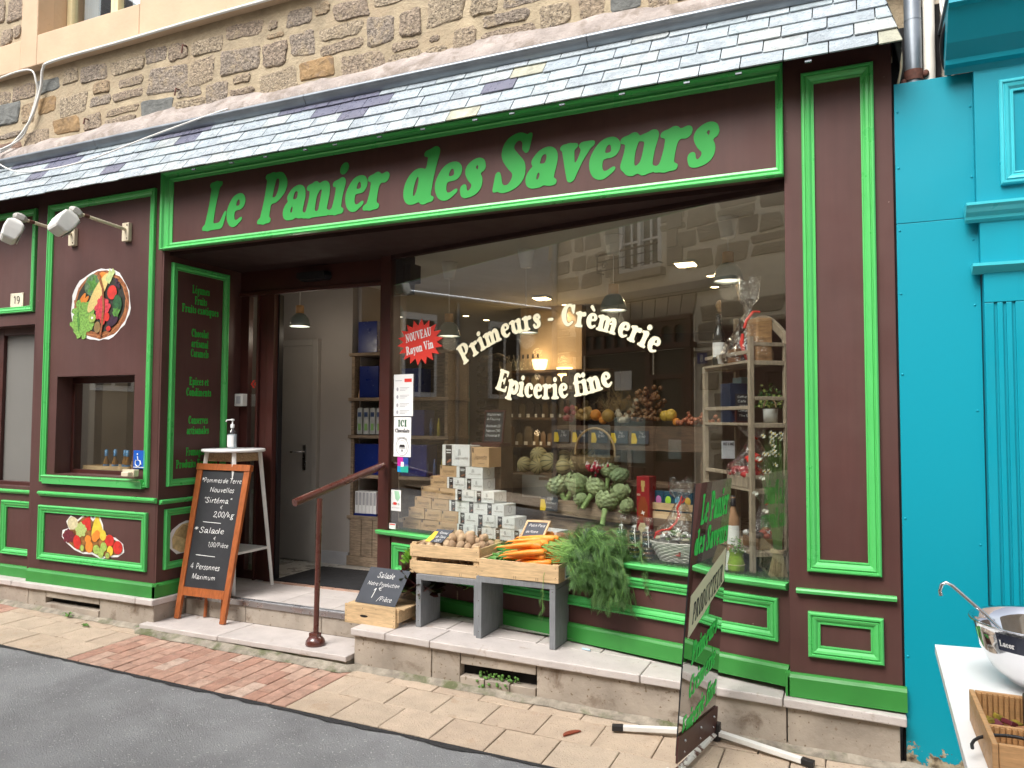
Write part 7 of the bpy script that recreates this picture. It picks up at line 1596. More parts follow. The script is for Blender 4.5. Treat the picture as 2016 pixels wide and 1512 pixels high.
# ------- produce stand behind: onions, citrus, melons
st = wthing('produce_stand', 'stepped pale wooden produce stand behind the artichokes', 'stand', 1.0, .62, .70)
Mx = MW[st.name]
for (z, d0) in ((1.46,.05),(1.10,-.12)):
    mb = MB(Mx); mb.box(.0,1.15,d0,d0+.22,z-.70-.02,z-.70); obj('shelf_board', mb, WOODK, st)
mb = MB(Mx); mb.box(0,1.15,.04,.055,.60,.745); obj('front_rail', mb, WOODK, st)
for x in (0,.6,1.12): mb = MB(Mx); mb.box(x,x+.03,.06,.09,0,.74); obj('upright', mb, WOODK, st)
for k in range(5):
    s = 1.03+k*.155; slate_board(tuple(wv(s,.645,1.345)), tuple(GT*.125), tuple(Vector((0,0,.085))+GM*.006), 'black price slate with yellow strip, %s from the left on the stand rail' % pos_w[k], [('1kg',.45,.75,.2,.25),('2,90',.4,.45,.2,.4)], accent=True)
ORG = mat('orange_peel', (.70,.26,.03), .5, bump=.2, bs=120); LEM = mat('yellow_fruit', (.62,.40,.05), .5)
for i, (s, z, r, m, lab, nm) in enumerate(((1.33,1.535,.040,ORG,'bright orange left of the onions on the produce stand','orange'),(1.43,1.53,.046,mat('ochre_fruit',(.45,.27,.06),.5),'large ochre citrus beside the bright orange','grapefruit'),(1.39,1.50,.03,ORG,'small orange under the two citrus','orange'),(1.90,1.535,.04,LEM,'yellow orange fruit right of the shallots','orange'),(1.86,1.53,.036,LEM,'yellow fruit half hidden by the shallots','orange'),(1.94,1.49,.026,ORG,'small orange fruit at the edge of the stand','orange'))):
    mb = MB(); p = wv(s, .72, z); mb.ell(p, r, 16, 10); tag(obj(nm, mb, m, loc=p), lab, nm)
rr_ = random.Random(15)
def heap(name, lab, cat, n, s, ds, z, dz, r, m, d=.74):
    mb = MB(); 
    for i in range(n):
        p = wv(s+rr_.gauss(0, ds), d+rr_.uniform(-.04,.06), z+abs(rr_.gauss(0, dz))); mb.ell(p, (r*rr_.uniform(.8,1.15),)*3 if isinstance(r, float) else r, 8, 6)
    return tag(obj(name, mb, m, kind='stuff'), lab, cat)
heap('garlic_bulbs', 'heap of pale garlic bulbs on the produce stand', 'garlic', 26, 1.53, .045, 1.50, .04, .020, mat('garlic_white', (.55,.48,.36), .6, var=.2))
heap('shallots', 'heap of brown shallots on the produce stand', 'shallots', 60, 1.70, .07, 1.50, .05, .016, mat('shallot_brown', (.24,.12,.05), .5, var=.3, vs=40))
heap('brown_onions', 'string of brown onions heaped high on the stand', 'onions', 45, 1.72, .045, 1.60, .06, .018, mat('onion_brown', (.20,.09,.035), .45, var=.3, vs=30))
heap('ginger_roots', 'pile of knobbly pale ginger roots at the left of the stand', 'ginger', 26, 1.22, .05, 1.50, .045, .022, mat('ginger_tan', (.42,.27,.09), .6, var=.3, vs=30))
heap('red_peppers', 'dark red peppers at the left end of the stand', 'peppers', 12, 1.10, .035, 1.50, .05, .024, mat('pepper_red', (.30,.02,.03), .3))
heap('pink_onions', 'pinkish shallots spread at the right of the stand', 'onions', 50, 2.06, .07, 1.48, .025, .014, mat('pink_onion', (.50,.17,.09), .4, var=.3, vs=40))
mb = MB()
for i in range(420):
    s = rr_.gauss(1.50,.075); z = 1.56+abs(rr_.gauss(0,.06)); p = wv(s,.74+rr_.uniform(-.03,.03),z); q = p+Vector((rr_.uniform(-.04,.04),rr_.uniform(-.03,.02),rr_.uniform(.0,.05))); mb.tube([p,(p+q)/2+Vector((rr_.uniform(-.01,.01),0,0)),q], .0009, 3, cap=False)
tag(obj('dried_garlic_roots', mb, mat('straw_root', (.42,.30,.14), .8, var=.2), kind='stuff', tri=True), 'tangle of dry straw coloured garlic roots on the stand', 'garlic roots')
MEL = bpy.data.materials.new('striped_melon'); MEL.use_nodes = True; t_ = MEL.node_tree; b_ = t_.nodes['Principled BSDF']; v_ = _tc(t_, 'Object')
sp = t_.nodes.new('ShaderNodeSeparateXYZ'); t_.links.new(v_, sp.inputs[0]); at = t_.nodes.new('ShaderNodeMath'); at.operation = 'ARCTAN2'; t_.links.new(sp.outputs[0], at.inputs[0]); t_.links.new(sp.outputs[1], at.inputs[1])
ml = t_.nodes.new('ShaderNodeMath'); ml.operation = 'MULTIPLY'; ml.inputs[1].default_value = 10; t_.links.new(at.outputs[0], ml.inputs[0]); sn_ = t_.nodes.new('ShaderNodeMath'); sn_.operation = 'SINE'; t_.links.new(ml.outputs[0], sn_.inputs[0])
t_.links.new(_ramp(t_, sn_.outputs[0], [(.0, (.50,.42,.20)), (.82, (.42,.36,.17)), (.93, (.06,.08,.03))]), b_.inputs['Base Color']); b_.inputs['Roughness'].default_value = .55
for i, (s, d, z, r, rx) in enumerate(((.70,.74,1.165,.06,1.3),(.80,.78,1.235,.066,1.1),(.83,.72,1.16,.06,1.4),(.93,.74,1.19,.072,1.35),(1.03,.78,1.22,.064,1.2),(1.06,.72,1.165,.062,1.5),(1.16,.74,1.19,.06,1.3),(1.22,.80,1.27,.05,1.0),(1.13,.80,1.25,.055,1.1))):
    p = wv(s, d, z); mb = MB(); mb.ell((0,0,0), (r,r,r*.9), 30, 12); o = obj('melon', mb, MEL); o.location = p; o.rotation_euler = (rx, .3*(i % 3)-.3, GROT+i*.4); tag(o, 'striped melon, number %s from the left in the melon crate' % ['one','two','three','four','five','six','seven','eight','nine'][i], 'melon', 'striped melons in the dark crate')
mc = wthing('melon_crate', 'dark crate with pale panel holding the striped melons', 'crate', .60, .64, .70)
Mx = MW[mc.name]; mb = MB(Mx); mb.box(0,.72,0,.26,0,.40); obj('body', mb, WOODK, mc, bevel=.004); mb = MB(Mx); mb.box(.16,.50,-.012,-.001,.24,.40); obj('pale_panel', mb, mat('pale_grey_panel', (.30,.28,.25), .6), mc)
# hoop handle basket
p = wv(1.42,.56,1.28); hb = thing('hoop_basket', 'round cane hoop of a basket standing over the artichokes', 'basket', tuple(p))
mb = MB(); mb.tube([wv(1.42+.155*math.cos(a), .56, 1.28+.165*math.sin(a)) for a in [math.pi*k/18-.25 for k in range(21)]], .008, 8); obj('handle', mb, mat('cane', (.42,.28,.13), .6), hb)
mb = MB(); mb.lathe([(.06,-.16),(.13,-.12),(.17,-.02),(.165,-.02),(.12,-.115)], tuple(p), 22); obj('bowl', mb, mat('woven_cane', (.22,.15,.07), .8, var=.4, vs=50, bump=1, bs=60), hb)
# red spirit box with bottle print
rb = wthing('red_spirit_box', 'tall red and black gift box with a bottle printed on it', 'gift box', 1.905, .24, .745)
Mx = MW[rb.name]; mb = MB(Mx); mb.box(0,.085,0,.09,0,.42); obj('box', mb, mat('dark_red_card', (.28,.01,.015), .35, var=.1), rb, bevel=.002)
PF = lambda u, v, h: Mx @ Vector((u, -h, v))
mb = MB(); mb.prism([(.030,.36),(.055,.36),(.055,.395),(.030,.395)], .0005, .001, P=PF); mb.prism([(.034,.33),(.051,.33),(.051,.36),(.034,.36)], .0005, .001, P=PF); obj('bottle_cap_print', mb, mat('print_gold', (.5,.35,.12), .4), rb)
mb = MB(); mb.prism([(.012,.16),(.073,.16),(.073,.25),(.055,.30),(.030,.30),(.012,.25)], .0005, .0008, P=PF); obj('bottle_print', mb, mat('print_amber', (.30,.06,.015), .4), rb)
mb = MB(); mb.prism([(.012,.02),(.073,.02),(.073,.12),(.06,.145),(.025,.145),(.012,.12)], .0009, .0013, P=PF); obj('label_print', mb, pTa, rb)
text('label_lettering', 'GLEN', PF, .004, .305, .012, CREAM, rb, width=.022, lift=.002); text('label_lettering', 'KENZIE', PF, .014, .07, .018, INK, rb, width=.055, lift=.002)
mb = MB(); mb.prism([( .043+ (.017 if k % 2 == 0 else .006)*math.cos(k*math.pi/4+.4), .205+(.017 if k % 2 == 0 else .006)*math.sin(k*math.pi/4+.4)) for k in range(8)], .001, .0013, P=PF); obj('star_print', mb, CARTW, rb)
# tea pouches in a small slatted crate
tc_ = wthing('tea_crate', 'small pale slatted crate with blue pouches beside the red spirit box', 'crate', 1.975, .28, .92)
Mx = MW[tc_.name]
for z in (.0,.052): mb = MB(Mx); mb.box(0,.33,0,.010,z,z+.040); obj('slat', mb, WOODP, tc_, bevel=.001)
for x in (0,.32): mb = MB(Mx); mb.box(x,x+.012,.010,.13,.0,.105); obj('end_board', mb, WOODP, tc_)
mb = MB(Mx); mb.box(0,.33,.13,.14,0,.09); mb.box(.012,.32,.011,.13,0,.006); obj('back_board', mb, WOODP, tc_)
mb = MB(Mx); mb.box(.02,.31,.0,.15,-.219,-.0); obj('support_box', mb, WOODK, tc_)
for k, c in enumerate(((.62,.20,.50),(.35,.62,.05),(.12,.42,.62),(.70,.45,.08),(.62,.22,.50))):
    tp_ = wthing('tea_pouch', 'blue pouch with %s oval in the small slatted crate' % ['pink','lime','sky blue','orange','second pink'][k], 'pouch', 1.985+k*.062, .31, .93); Mx2 = MW[tp_.name]
    mb = MB(Mx2); mb.box(0,.06,0,.02,0,.15); obj('pouch', mb, mat('petrol_foil', (.01,.07,.12), .3), tp_, bevel=.003); mb = MB(Mx2); mb.ell((.03,-.001,.095), (.019,.002,.027), 16, 8); obj('oval_label', mb, mat('oval_%d' % k, c, .5), tp_)
# towers of tins tied in cellophane
TIN = [mat('tin_dark', (.05,.055,.06), .3, metal=.4), mat('tin_label', (.25,.2,.12), .5, cols=None), mat('tin_teal', (.05,.16,.18), .5), mat('tin_olive', (.22,.20,.04), .5), mat('tin_brick', (.25,.10,.06), .5)]
for k, (s, d, lab) in enumerate(((1.865,.13,'left tower of stacked tins tied with ribbon near the glass'),(1.955,.12,'middle tower of stacked tins tied with ribbon'),(2.035,.13,'right tower of stacked tins tied with ribbon beside the wicker basket'))):
    p = wv(s, d, .702); t = thing('tin_tower', lab, 'tins', tuple(p)); n_ = 6
    for j in range(n_):
        mb = MB(); z = .026*j; mb.lathe([(.0001,z),(.029,z),(.030,z+.002),(.030,z+.006)], tuple(p), 18, 0); mb.lathe([(.0295,z+.006),(.0295,z+.018)], tuple(p), 18, 1+(j+k) % 4); mb.lathe([(.030,z+.018),(.0305,z+.020),(.030,z+.0245),(.0001,z+.0245)], tuple(p), 18, 0); obj('tin', mb, TIN, t)
    mb = MB(); mb.lathe([(.032,0),(.034,.08),(.033,.155),(.012,.175),(.010,.185),(.022,.215),(.030,.235)], tuple(p), 16, wob=.05); obj('wrap', mb, CELLO, t)
    mb = MB(); mb.tube([p+Vector((-.012,-.012,.178)), p+Vector((.005,-.02,.185)), p+Vector((.012,-.035,.12)), p+Vector((.016,-.037,.07))], .0028, 5); mb.ell(p+Vector((0,-.01,.18)), (.012,.008,.007), 8, 5); obj('ribbon', mb, WHITEP, t)
# white wicker basket in cellophane
def cello_bag(t, c, r0, zt_, tie, top, mb=None, n=22, seed=0):
    rr_ = random.Random(seed); mb = MB(); ph = [rr_.uniform(0,6) for _ in range(5)]; prof = [(r0,0),(r0*1.04,zt_*.25),(r0*.95,zt_*.5),(r0*.6,zt_*.78),(r0*.22,tie*.97),(r0*.12,tie),(r0*.2,tie+(top-tie)*.3),(r0*.42,top*.5+tie*.5),(r0*.5,top)]
    vs = []
    for j, (r, z) in enumerate(prof):
        for k in range(n):
            a = 2*math.pi*k/n; w = 1+.10*math.sin(5*a+ph[0]+j*.3)+.07*math.sin(9*a+ph[1])+(.25*math.sin(3*a+ph[2]) if j > 6 else 0); vs.append(Vector(c)+Vector((r*w*math.cos(a), r*w*math.sin(a)*.8, z+(.02*math.sin(4*a+ph[3]) if j > 5 else 0))))
    mb.add(vs, [(j*n+k, j*n+(k+1) % n, (j+1)*n+(k+1) % n, (j+1)*n+k) for j in range(len(prof)-1) for k in range(n)], smooth=True); return obj('cellophane', mb, CELLO, t, tri=True)
def weave(mb, c, prof, n, r=.0045, mi=0, sx=1, sy=1):
    for j, (rad, z) in enumerate(prof):
        pts = []
        for k in range(n*2+1):
            a = math.pi*k/n; q = rad+(.003 if (k+j) % 2 else -.003); pts.append(Vector(c)+Vector((q*math.cos(a)*sx, q*math.sin(a)*sy, z)))
        mb.tube(pts, r, 5, mi, cap=False)
p = wv(2.215,.19,.703); wb = thing('gift_basket', 'white wicker gift basket in cellophane with red ribbon on the grass', 'basket', tuple(p))
mb = MB(); weave(mb, p, [(.095+.0045*j, .006+.0095*j) for j in range(12)], 17, .0052, sx=1.25, sy=.85); obj('wicker', mb, mat('white_wicker', (.70,.68,.63), .6, var=.15, vs=60), wb)
mb = MB(); rr_ = random.Random(4)
for k in range(40): q = p+Vector((rr_.uniform(-.12,.12), rr_.uniform(-.08,.08), .12+rr_.uniform(-.01,.035))); mb.ell(q, (rr_.uniform(.012,.03),rr_.uniform(.008,.02),rr_.uniform(.006,.018)), 7, 5, rr_.randrange(4))
obj('contents', mb, [mat('cont_red',(.55,.04,.04),.5), mat('cont_cream',(.62,.55,.4),.5), mat('cont_green',(.12,.22,.05),.5), mat('cont_white',(.7,.7,.68),.5)], wb)
mb = MB(); mb.prism([(-.03,.05),(.04,.04),(.045,.085),(.0,.075),(-.035,.09)], 0, .003, P=lambda u, v, h: p+GT*u-GM*(.098+h)+Vector((0,0,v))); obj('red_tag', mb, mat('dull_red_card', (.42,.07,.05), .6), wb)
cello_bag(wb, p+Vector((0,0,.10)), .135, .16, .235, .36, seed=3)
mb = MB(); mb.tube([p+Vector(v) for v in ((.0,-.02,.335),(-.015,-.03,.30),(-.005,-.03,.26),(-.02,-.05,.22),(-.05,-.08,.185),(-.09,-.09,.18),(-.12,-.09,.165),(-.135,-.08,.13))], [.007,.006,.009,.006,.007,.005,.007,.004], 6); mb.tube([p+Vector(v) for v in ((.0,-.02,.335),(.01,-.03,.37),(.025,-.02,.35),(.01,-.02,.33))], .005, 6); obj('red_ribbon', mb, RED, wb)
# driftwood shelf unit
u0 = Vector((-.502,.217,0)); Lx = Vector((-.585,.811,0)); Sx = Vector((.811,.585,0)); ROT = math.atan2(Sx.y, Sx.x)
su = thing('driftwood_shelf', 'pale driftwood display shelf unit at the right end of the window', 'shelf unit', (u0.x, u0.y, .70), ROT)
Ms = MW[su.name]   # local x along the short side (to the right), local y along the long side (into the shop)
DX, DY_ = .205, .54
def sb(n, *a, m=WOODL): mb = MB(Ms); mb.box(*a); return obj(n, mb, m, su, bevel=.002)
for x, y, h in ((0,0,1.25),(DX,0,1.27),(0,DY_,1.12),(DX,DY_,1.42)): sb('post', x-.013, x+.013, y-.013, y+.013, 0, h)
for z in (.095,.425,.775,1.11): sb('shelf_board', -.012, DX+.012, .0131, DY_-.0131, z, z+.014); sb('rail', .0131, DX-.0131, -.010, .010, z-.012, z+.012); sb('rail', .0131, DX-.0131, DY_-.01, DY_+.01, z-.012, z+.012)
for z in (.50,.92,1.21): sb('rail', .0131, DX-.0131, -.009, .009, z-.010, z+.010)
for z in (.86,.50,1.16): sb('rail', -.009, .009, .0131, DY_-.0131, z, z+.02)
mb = MB(Ms); pts = [(.0131+ (DX+.30)*t, 1.27+.13*math.sin(math.pi*t)) for t in [k/14 for k in range(15)]]
arcp = [(DX*0+ -.02+ t*(DY_), 1.26+.14*math.sin(math.pi*t)) for t in [k/14 for k in range(15)]]
mb.prism(arcp+[(q[0], q[1]-.05) for q in reversed(arcp)], DX-.011, DX+.011, P=lambda u, v, h: Vector((h, u, v))); obj('arched_rail', mb, WOODL, su)
def sp_(x, y, z): return Ms @ Vector((x, y, z))
# wine bottle
def bottle(name, lab, c, r, h, gm, lm, lab_h=(.08,.17), cork=None, text_=None):
    t = thing(name, lab, 'bottle', tuple(c)); H = h
    mb = MB(); mb.lathe([(.0001,0),(r*.95,0),(r,.006),(r,H*.52),(r*.92,H*.60),(r*.5,H*.72),(r*.36,H*.80),(r*.36,H*.94),(r*.42,H*.945),(r*.42,H*.97),(.0001,H*.97)], tuple(c), 22); obj('glass_body', mb, gm, t)
    mb = MB(); a0_ = -150; vs = [Vector(c)+Vector((r*1.015*math.cos(math.radians(a)), r*1.015*math.sin(math.radians(a)), z)) for z in lab_h for a in range(a0_, a0_+131, 10)]; n_ = len(range(a0_, a0_+131, 10)); mb.add(vs, [(i,i+1,n_+i+1,n_+i) for i in range(n_-1)], smooth=True); obj('label', mb, lm, t)
    mb = MB(); mb.lathe([(r*.40,H*.80),(r*.42,H*.99),(.0001,H)], tuple(c), 14); obj('capsule', mb, BLACK, t)
    if cork: mb = MB(); mb.ell(Vector(c)+Vector((0,0,H+.05)), (.018,.018,.03), 9, 6, wob=.12); mb.ell(Vector(c)+Vector((.004,0,H+.02)), (.012,.012,.015), 8, 5); obj('raffia_knot', mb, mat('raffia', (.42,.26,.12), .8, var=.3, vs=50), t)
    return t
bottle('wine_bottle', 'dark wine bottle with cream label and raffia knot on the top shelf', sp_(.02,.40,1.125), .038, .30, mat('dark_green_glass', (.01,.013,.012), .08), PAPER, (.045,.13), True)
mb = MB(); mb.prism([(-.028,0),(.028,0),(.028,.055),(-.028,.055)], 0, .002, P=lambda u, v, h: sp_(.0+u*.8, .34+u*.4-h+v*.2, 1.127+v)); tag(obj('bottle_card', mb, PAPER, loc=sp_(.0,.33,1.127)), 'small white price card leaning on the wine bottle', 'card')
# gift bag in cellophane with a round of bread-coloured box
gb2 = thing('cellophane_gift', 'tall cellophane gift with red ribbon and pine box on the top shelf', 'gift', tuple(sp_(.10,.20,1.125)))
mb = MB(Ms); mb.box(.095,.19,.10,.22,1.126,1.37); obj('pine_box', mb, mat('knotty_pine', (.55,.32,.15), .6, var=.15, grain=(.6,(2,2,9),6), stain=(.22,.09,.04), ss=9, smin=.66, smax=.7), gb2, bevel=.01)
mb = MB(Ms); mb.box(.03,.09,.12,.24,1.126,1.24,0); mb.box(.0,.03,.16,.26,1.126,1.20,1); mb.box(.04,.08,.115,.119,1.16,1.22,2); obj('jars', mb, [mat('jar_dark',(.08,.03,.03),.2), mat('jar_amber',(.25,.10,.03),.2), PAPER], gb2, bevel=.004)
cello_bag(gb2, sp_(.085,.18,1.127), .125, .20, .27, .47, seed=9)
mb = MB(); b_c = sp_(.075,.10,1.127); mb.tube([b_c+Vector(v) for v in ((.03,.02,.27),(.0,-.01,.27),(-.035,-.03,.22),(-.045,-.03,.18))], .008, 6); mb.tube([b_c+Vector(v) for v in ((-.055,-.02,.15),(-.062,-.02,.10),(-.05,-.02,.05),(-.035,-.02,.005))], [.008,.013,.01,.005], 6); obj('red_ribbon', mb, RED, gb2)
# navy box and chalk note, flower pot
nbx = thing('navy_tea_box', 'tall navy box with pale drawing behind the chalk note on the second shelf', 'gift box', tuple(sp_(.02,.25,.79)))
mb = MB(Ms); mb.box(-.005,.10,.22,.34,.79,1.01); obj('box', mb, mat('navy_card', (.012,.025,.055), .4), nbx, bevel=.002)
mb = MB(Ms); mb.box(.105,.17,.30,.40,.79,1.05); tag(obj('pale_blue_box', mb, mat('pale_blue_card', (.28,.42,.46), .5), loc=sp_(.13,.35,.79), bevel=.002), 'pale blue box behind the navy one on the second shelf', 'gift box')
slate_board(tuple(sp_(.005,.17,.80)), tuple(Sx*.085), tuple(Vector((0,0,.15))+Lx*.01), 'narrow chalk price note in front of the navy box', [('Coffret',.1,.84,.09,.7),('Cafe',.1,.68,.09,.6),('14,50',.2,.5,.09,.6),('Coffret',.1,.33,.09,.7),('The 12',.15,.15,.09,.7)], name='chalk_note', m=BLACKB)
mb = MB(Ms); mb.box(-.005,.10,.155,.185,.789,.799); mb.box(-.002,.006,.165,.175,.80,.88); mb.box(.088,.096,.165,.175,.80,.90); tag(obj('note_easel', mb, BROWND, loc=sp_(.04,.17,.79)), 'red brown easel holding the chalk note', 'easel')
fpz = thing('flower_pot', 'white pot with yellow green flowers and cord handle on the second shelf', 'flower pot', tuple(sp_(.165,.09,.79)))
c = sp_(.165,.09,.79); mb = MB(); mb.lathe([(.0001,0),(.036,0),(.040,.075),(.037,.075),(.034,.01)], tuple(c), 20); obj('pot', mb, mat('pale_pot', (.62,.62,.58), .5), fpz)
mb = MB(); mb.tube([c+Vector((.032*math.cos(a), -.034, .082+.048*math.sin(a))) for a in [math.pi*k/10 for k in range(11)]], .005, 6); obj('cord_handle', mb, mat('jute', (.42,.30,.17), .9, var=.3, vs=90), fpz)
def foliage(t, c, n, rx, rz, leafs, seed, sz=.012):
    rr_ = random.Random(seed); mb = MB()
    for i in range(n):
        p = Vector(c)+Vector((rr_.gauss(0,rx),rr_.gauss(0,rx*.7),abs(rr_.gauss(0,rz)))); a = Vector((rr_.uniform(-1,1),rr_.uniform(-1,1),rr_.uniform(-.3,1))).normalized()*sz*rr_.uniform(.7,1.3); b = a.cross(Vector((rr_.uniform(-1,1),rr_.uniform(-1,1),rr_.uniform(-1,1)))).normalized()*sz*.4
        mb.add([p, p+a*.5+b, p+a, p+a*.5-b], [(0,1,2,3)], rr_.randrange(len(leafs)))
    return obj('foliage', mb, leafs, t, tri=True)
YG = [mat('leaf_mid', (.12,.24,.06), .5, var=.2), mat('petal_yellow_green', (.50,.62,.18), .5), mat('leaf_dark', (.04,.13,.03), .5)]
foliage(fpz, c+Vector((-.01,0,.08)), 260, .035, .05, YG, 3, .02)
# red gift with bow
rg_ = thing('red_gift', 'red hamper in cellophane with red bow on the third shelf', 'gift', tuple(sp_(.08,.15,.44)))
mb = MB(Ms); mb.box(-.01,.19,.03,.26,.441,.50); obj('wooden_tray', mb, WOODL, rg_, bevel=.004)
mb = MB(); rr_ = random.Random(5)
for k in range(26): mb.ell(sp_(rr_.uniform(-.0,.18), rr_.uniform(.05,.24), .505+rr_.uniform(0,.035)), (rr_.uniform(.02,.035),rr_.uniform(.015,.03),rr_.uniform(.012,.02)), 8, 5)
obj('red_filling', mb, mat('glossy_red', (.45,.03,.03), .3), rg_); cello_bag(rg_, sp_(.09,.14,.50), .135, .12, .20, .27, seed=12)
mb = MB(); b_c = sp_(.04,.06,.60); [mb.ell(b_c+Vector(v), (.022,.012,.014), 8, 5) for v in ((-.02,0,0),(.02,0,.01),(0,0,.018),(-.01,-.01,-.014),(.03,0,-.012))]; mb.tube([sp_(.1,.12,.70), sp_(.08,.12,.715), sp_(.06,.12,.70)], .006, 5); obj('red_bow', mb, RED, rg_)
ts = thing('tin_sign', 'small pale enamel sign with dark lettering behind the red bow', 'sign', tuple(sp_(-.01,.30,.60))); Pt = lambda u, v, h: sp_(-.02+u, .30-h, .585+v)
mb = MB(); mb.prism([(0,0),(.08,0),(.08,.10),(0,.10)], 0, .004, P=Pt); obj('plate', mb, mat('pale_enamel', (.55,.58,.62), .3), ts, bevel=.004); text('sign_lettering', 'MOT A MOZ', Pt, .006, .075, .016, INK, ts, width=.068, lift=.006)
# lower shelf: rosé bottle, small basket
bottle('rose_bottle', 'pale wine bottle with white label standing left of the shelf post', wv(2.54,.14,.80), .034, .30, mat('rose_glass', (.38,.22,.13), .12), PAPER, (.04,.14))
mb = MB(); mb.prism([(2.50,.10),(2.58,.10),(2.58,.18),(2.50,.18)], .702, .799, P=lambda u, v, h: wv(u, v, h)); tag(obj('white_block', mb, WHITEP, loc=wv(2.54,.14,.7), bevel=.003), 'small white block under the pale wine bottle', 'block')
lb = thing('small_gift_basket', 'small brown basket gift in cellophane on the lowest shelf', 'basket', tuple(sp_(.14,.12,.11)))
mb = MB(Ms); mb.box(.05,.20,.03,.20,.11,.17); obj('basket', mb, mat('brown_wicker_box', (.26,.14,.06), .7, var=.3, vs=60, bump=1, bs=80), lb, bevel=.006)
mb = MB(); rr_ = random.Random(7); [mb.ell(sp_(rr_.uniform(.05,.19),rr_.uniform(.04,.18),.18+rr_.uniform(0,.03)), (.025,.018,.016), 7, 5, k % 3) for k in range(14)]; obj('contents', mb, [mat('c1',(.45,.08,.05),.4), PAPER, mat('c3',(.1,.08,.08),.4)], lb); cello_bag(lb, sp_(.125,.11,.17), .085, .12, .19, .26, seed=14)
mb = MB(); mb.tube([sp_(.16,.04,.345),sp_(.13,.035,.365),sp_(.10,.04,.35)], .006, 5); obj('red_ribbon', mb, RED, lb)
gp = thing('green_felt_pot', 'lime felt sack pot with white daisies on the grass beside the sign', 'flower pot', tuple(wv(2.565,.075,.702)))
c = wv(2.575,.085,.702); mb = MB(); mb.lathe([(.0001,0),(.040,0),(.044,.02),(.043,.05),(.037,.075),(.034,.09),(.042,.11)], tuple(c), 18, wob=.03); obj('felt_sack', mb, mat('lime_felt', (.26,.40,.03), .95, var=.2, vs=50, bump=.6, bs=120), gp)
mb = MB(); mb.tube([c+Vector((.0445*math.cos(a),.0445*math.sin(a),.042)) for a in [k*.35 for k in range(19)]], .0025, 5); obj('raffia_band', mb, mat('raffia_pale', (.6,.52,.32), .8), gp)
foliage(gp, c+Vector((0,0,.10)), 160, .022, .035, [mat('leaf_fresh', (.14,.36,.06), .5), mat('daisy_white', (.75,.75,.68), .5)], 5, .013)
# bundle of grass with daisies
gs = thing('grass_bundle', 'tall sheaf of artificial grass and daisies tied with jute by the right pilaster', 'dried bouquet', tuple(wv(2.78,.13,.702)))
c = wv(2.785,.12,.702); mb = MB(); md = MB(); rr_ = random.Random(19)
for i in range(260):
    a = rr_.uniform(0,6.28); r0 = rr_.uniform(0,.028); b = c+Vector((math.cos(a)*(r0+.022),math.sin(a)*(r0+.012)*.8,.0)); t1 = c+Vector((math.cos(a)*r0*.75,math.sin(a)*r0*.75,.13)); hh = rr_.uniform(.40,.62); sp2 = rr_.uniform(.4,2.0); t2 = c+Vector((math.cos(a)*r0*sp2+rr_.uniform(-.012,.006),math.sin(a)*r0*sp2*.6,.13+hh*.5)); t3 = c+Vector((math.cos(a)*r0*sp2*1.7+rr_.uniform(-.03,.01),math.sin(a)*r0*sp2*.8,.13+hh))
    mb.tube([b,t1], .0019, 4, mi=1, cap=False); mb.tube([t1,t2,t3], [.0018,.0015,.0004], 4, mi=0, cap=False)
    if i % 12 == 0:
        for k in range(8): an = k*.785; q = Vector((math.cos(an)*.014, -.004, math.sin(an)*.014)); md.add([t3, t3+q*.6+Vector((.003,0,.003)), t3+q, t3+q*.6-Vector((.003,0,.003))], [(0,1,2,3)])
        md.ell(t3+Vector((0,-.003,0)), .004, 6, 4, 1)
for (dx, dz) in ((-.075,.50),(-.11,.42),(-.06,.33),(-.09,.60)):
    t3 = c+Vector((dx,0,dz)); mb.tube([c+Vector((-.01,0,.15)), c+Vector((dx*.5,0,dz*.75)), t3], .0008, 4, cap=False)
    for k in range(9): an = k*.7; q = Vector((math.cos(an)*.018, -.004, math.sin(an)*.013)); md.add([t3, t3+q*.6+Vector((.004,0,.004)), t3+q, t3+q*.6-Vector((.004,0,.004))], [(0,1,2,3)])
obj('stems', mb, [mat('fresh_stem', (.11,.19,.05), .5, var=.3, vs=20), mat('straw_base', (.35,.27,.14), .8, var=.2, vs=20)], gs, tri=True); obj('daisies', md, [mat('petal_white', (.75,.75,.66), .6), pYe], gs, tri=True)
mb = MB(); [mb.tube([c+Vector((.034*math.cos(a),.026*math.sin(a),.12+k*.007)) for a in [q*.35 for q in range(19)]], .0045, 5) for k in range(3)]; obj('jute_tie', mb, mat('jute_tie', (.40,.30,.18), .9, var=.2, vs=80), gs)
# ------- notices stuck on the glass
def notice(name, lab, u0, u1, v0, v1, m=PAPER, cat='notice'):
    t = thing(name, lab, cat, tuple(wv((u0+u1)/2, 0, v0)), GROT); mb = MB(); mb.prism([(u0,v0),(u1,v0),(u1,v1),(u0,v1)], .0005, .0015, P=WP); obj('sheet', mb, m, t); return t
t = notice('rules_notice', 'white paper notice with small icons and red corner on the glass by the door', .068, .262, 1.522, 1.822)
mb = MB(); mb.prism([(.175,1.765),(.248,1.765),(.248,1.79),(.175,1.79)], .002, .0024, P=WP); obj('red_corner', mb, RED, t)
mb = MB()
for k, v in enumerate((1.715,1.66,1.60,1.55)):
    mb.prism(blob(.105, v, .010, .014), .002, .0023, P=WP)
    for q in range(3): mb.prism([(.13,v+.010-q*.010),(.225-.02*q,v+.010-q*.010),(.225-.02*q,v+.013-q*.010),(.13,v+.013-q*.010)], .002, .0023, P=WP)
mb.prism([(.08,1.775),(.15,1.775),(.15,1.779),(.08,1.779)], .002, .0023, P=WP); obj('print', mb, GREYT, t)
t = notice('chocolate_notice', 'white sticker reading ICI Chocolats Fabrication with round emblem', .072, .245, 1.232, 1.515)
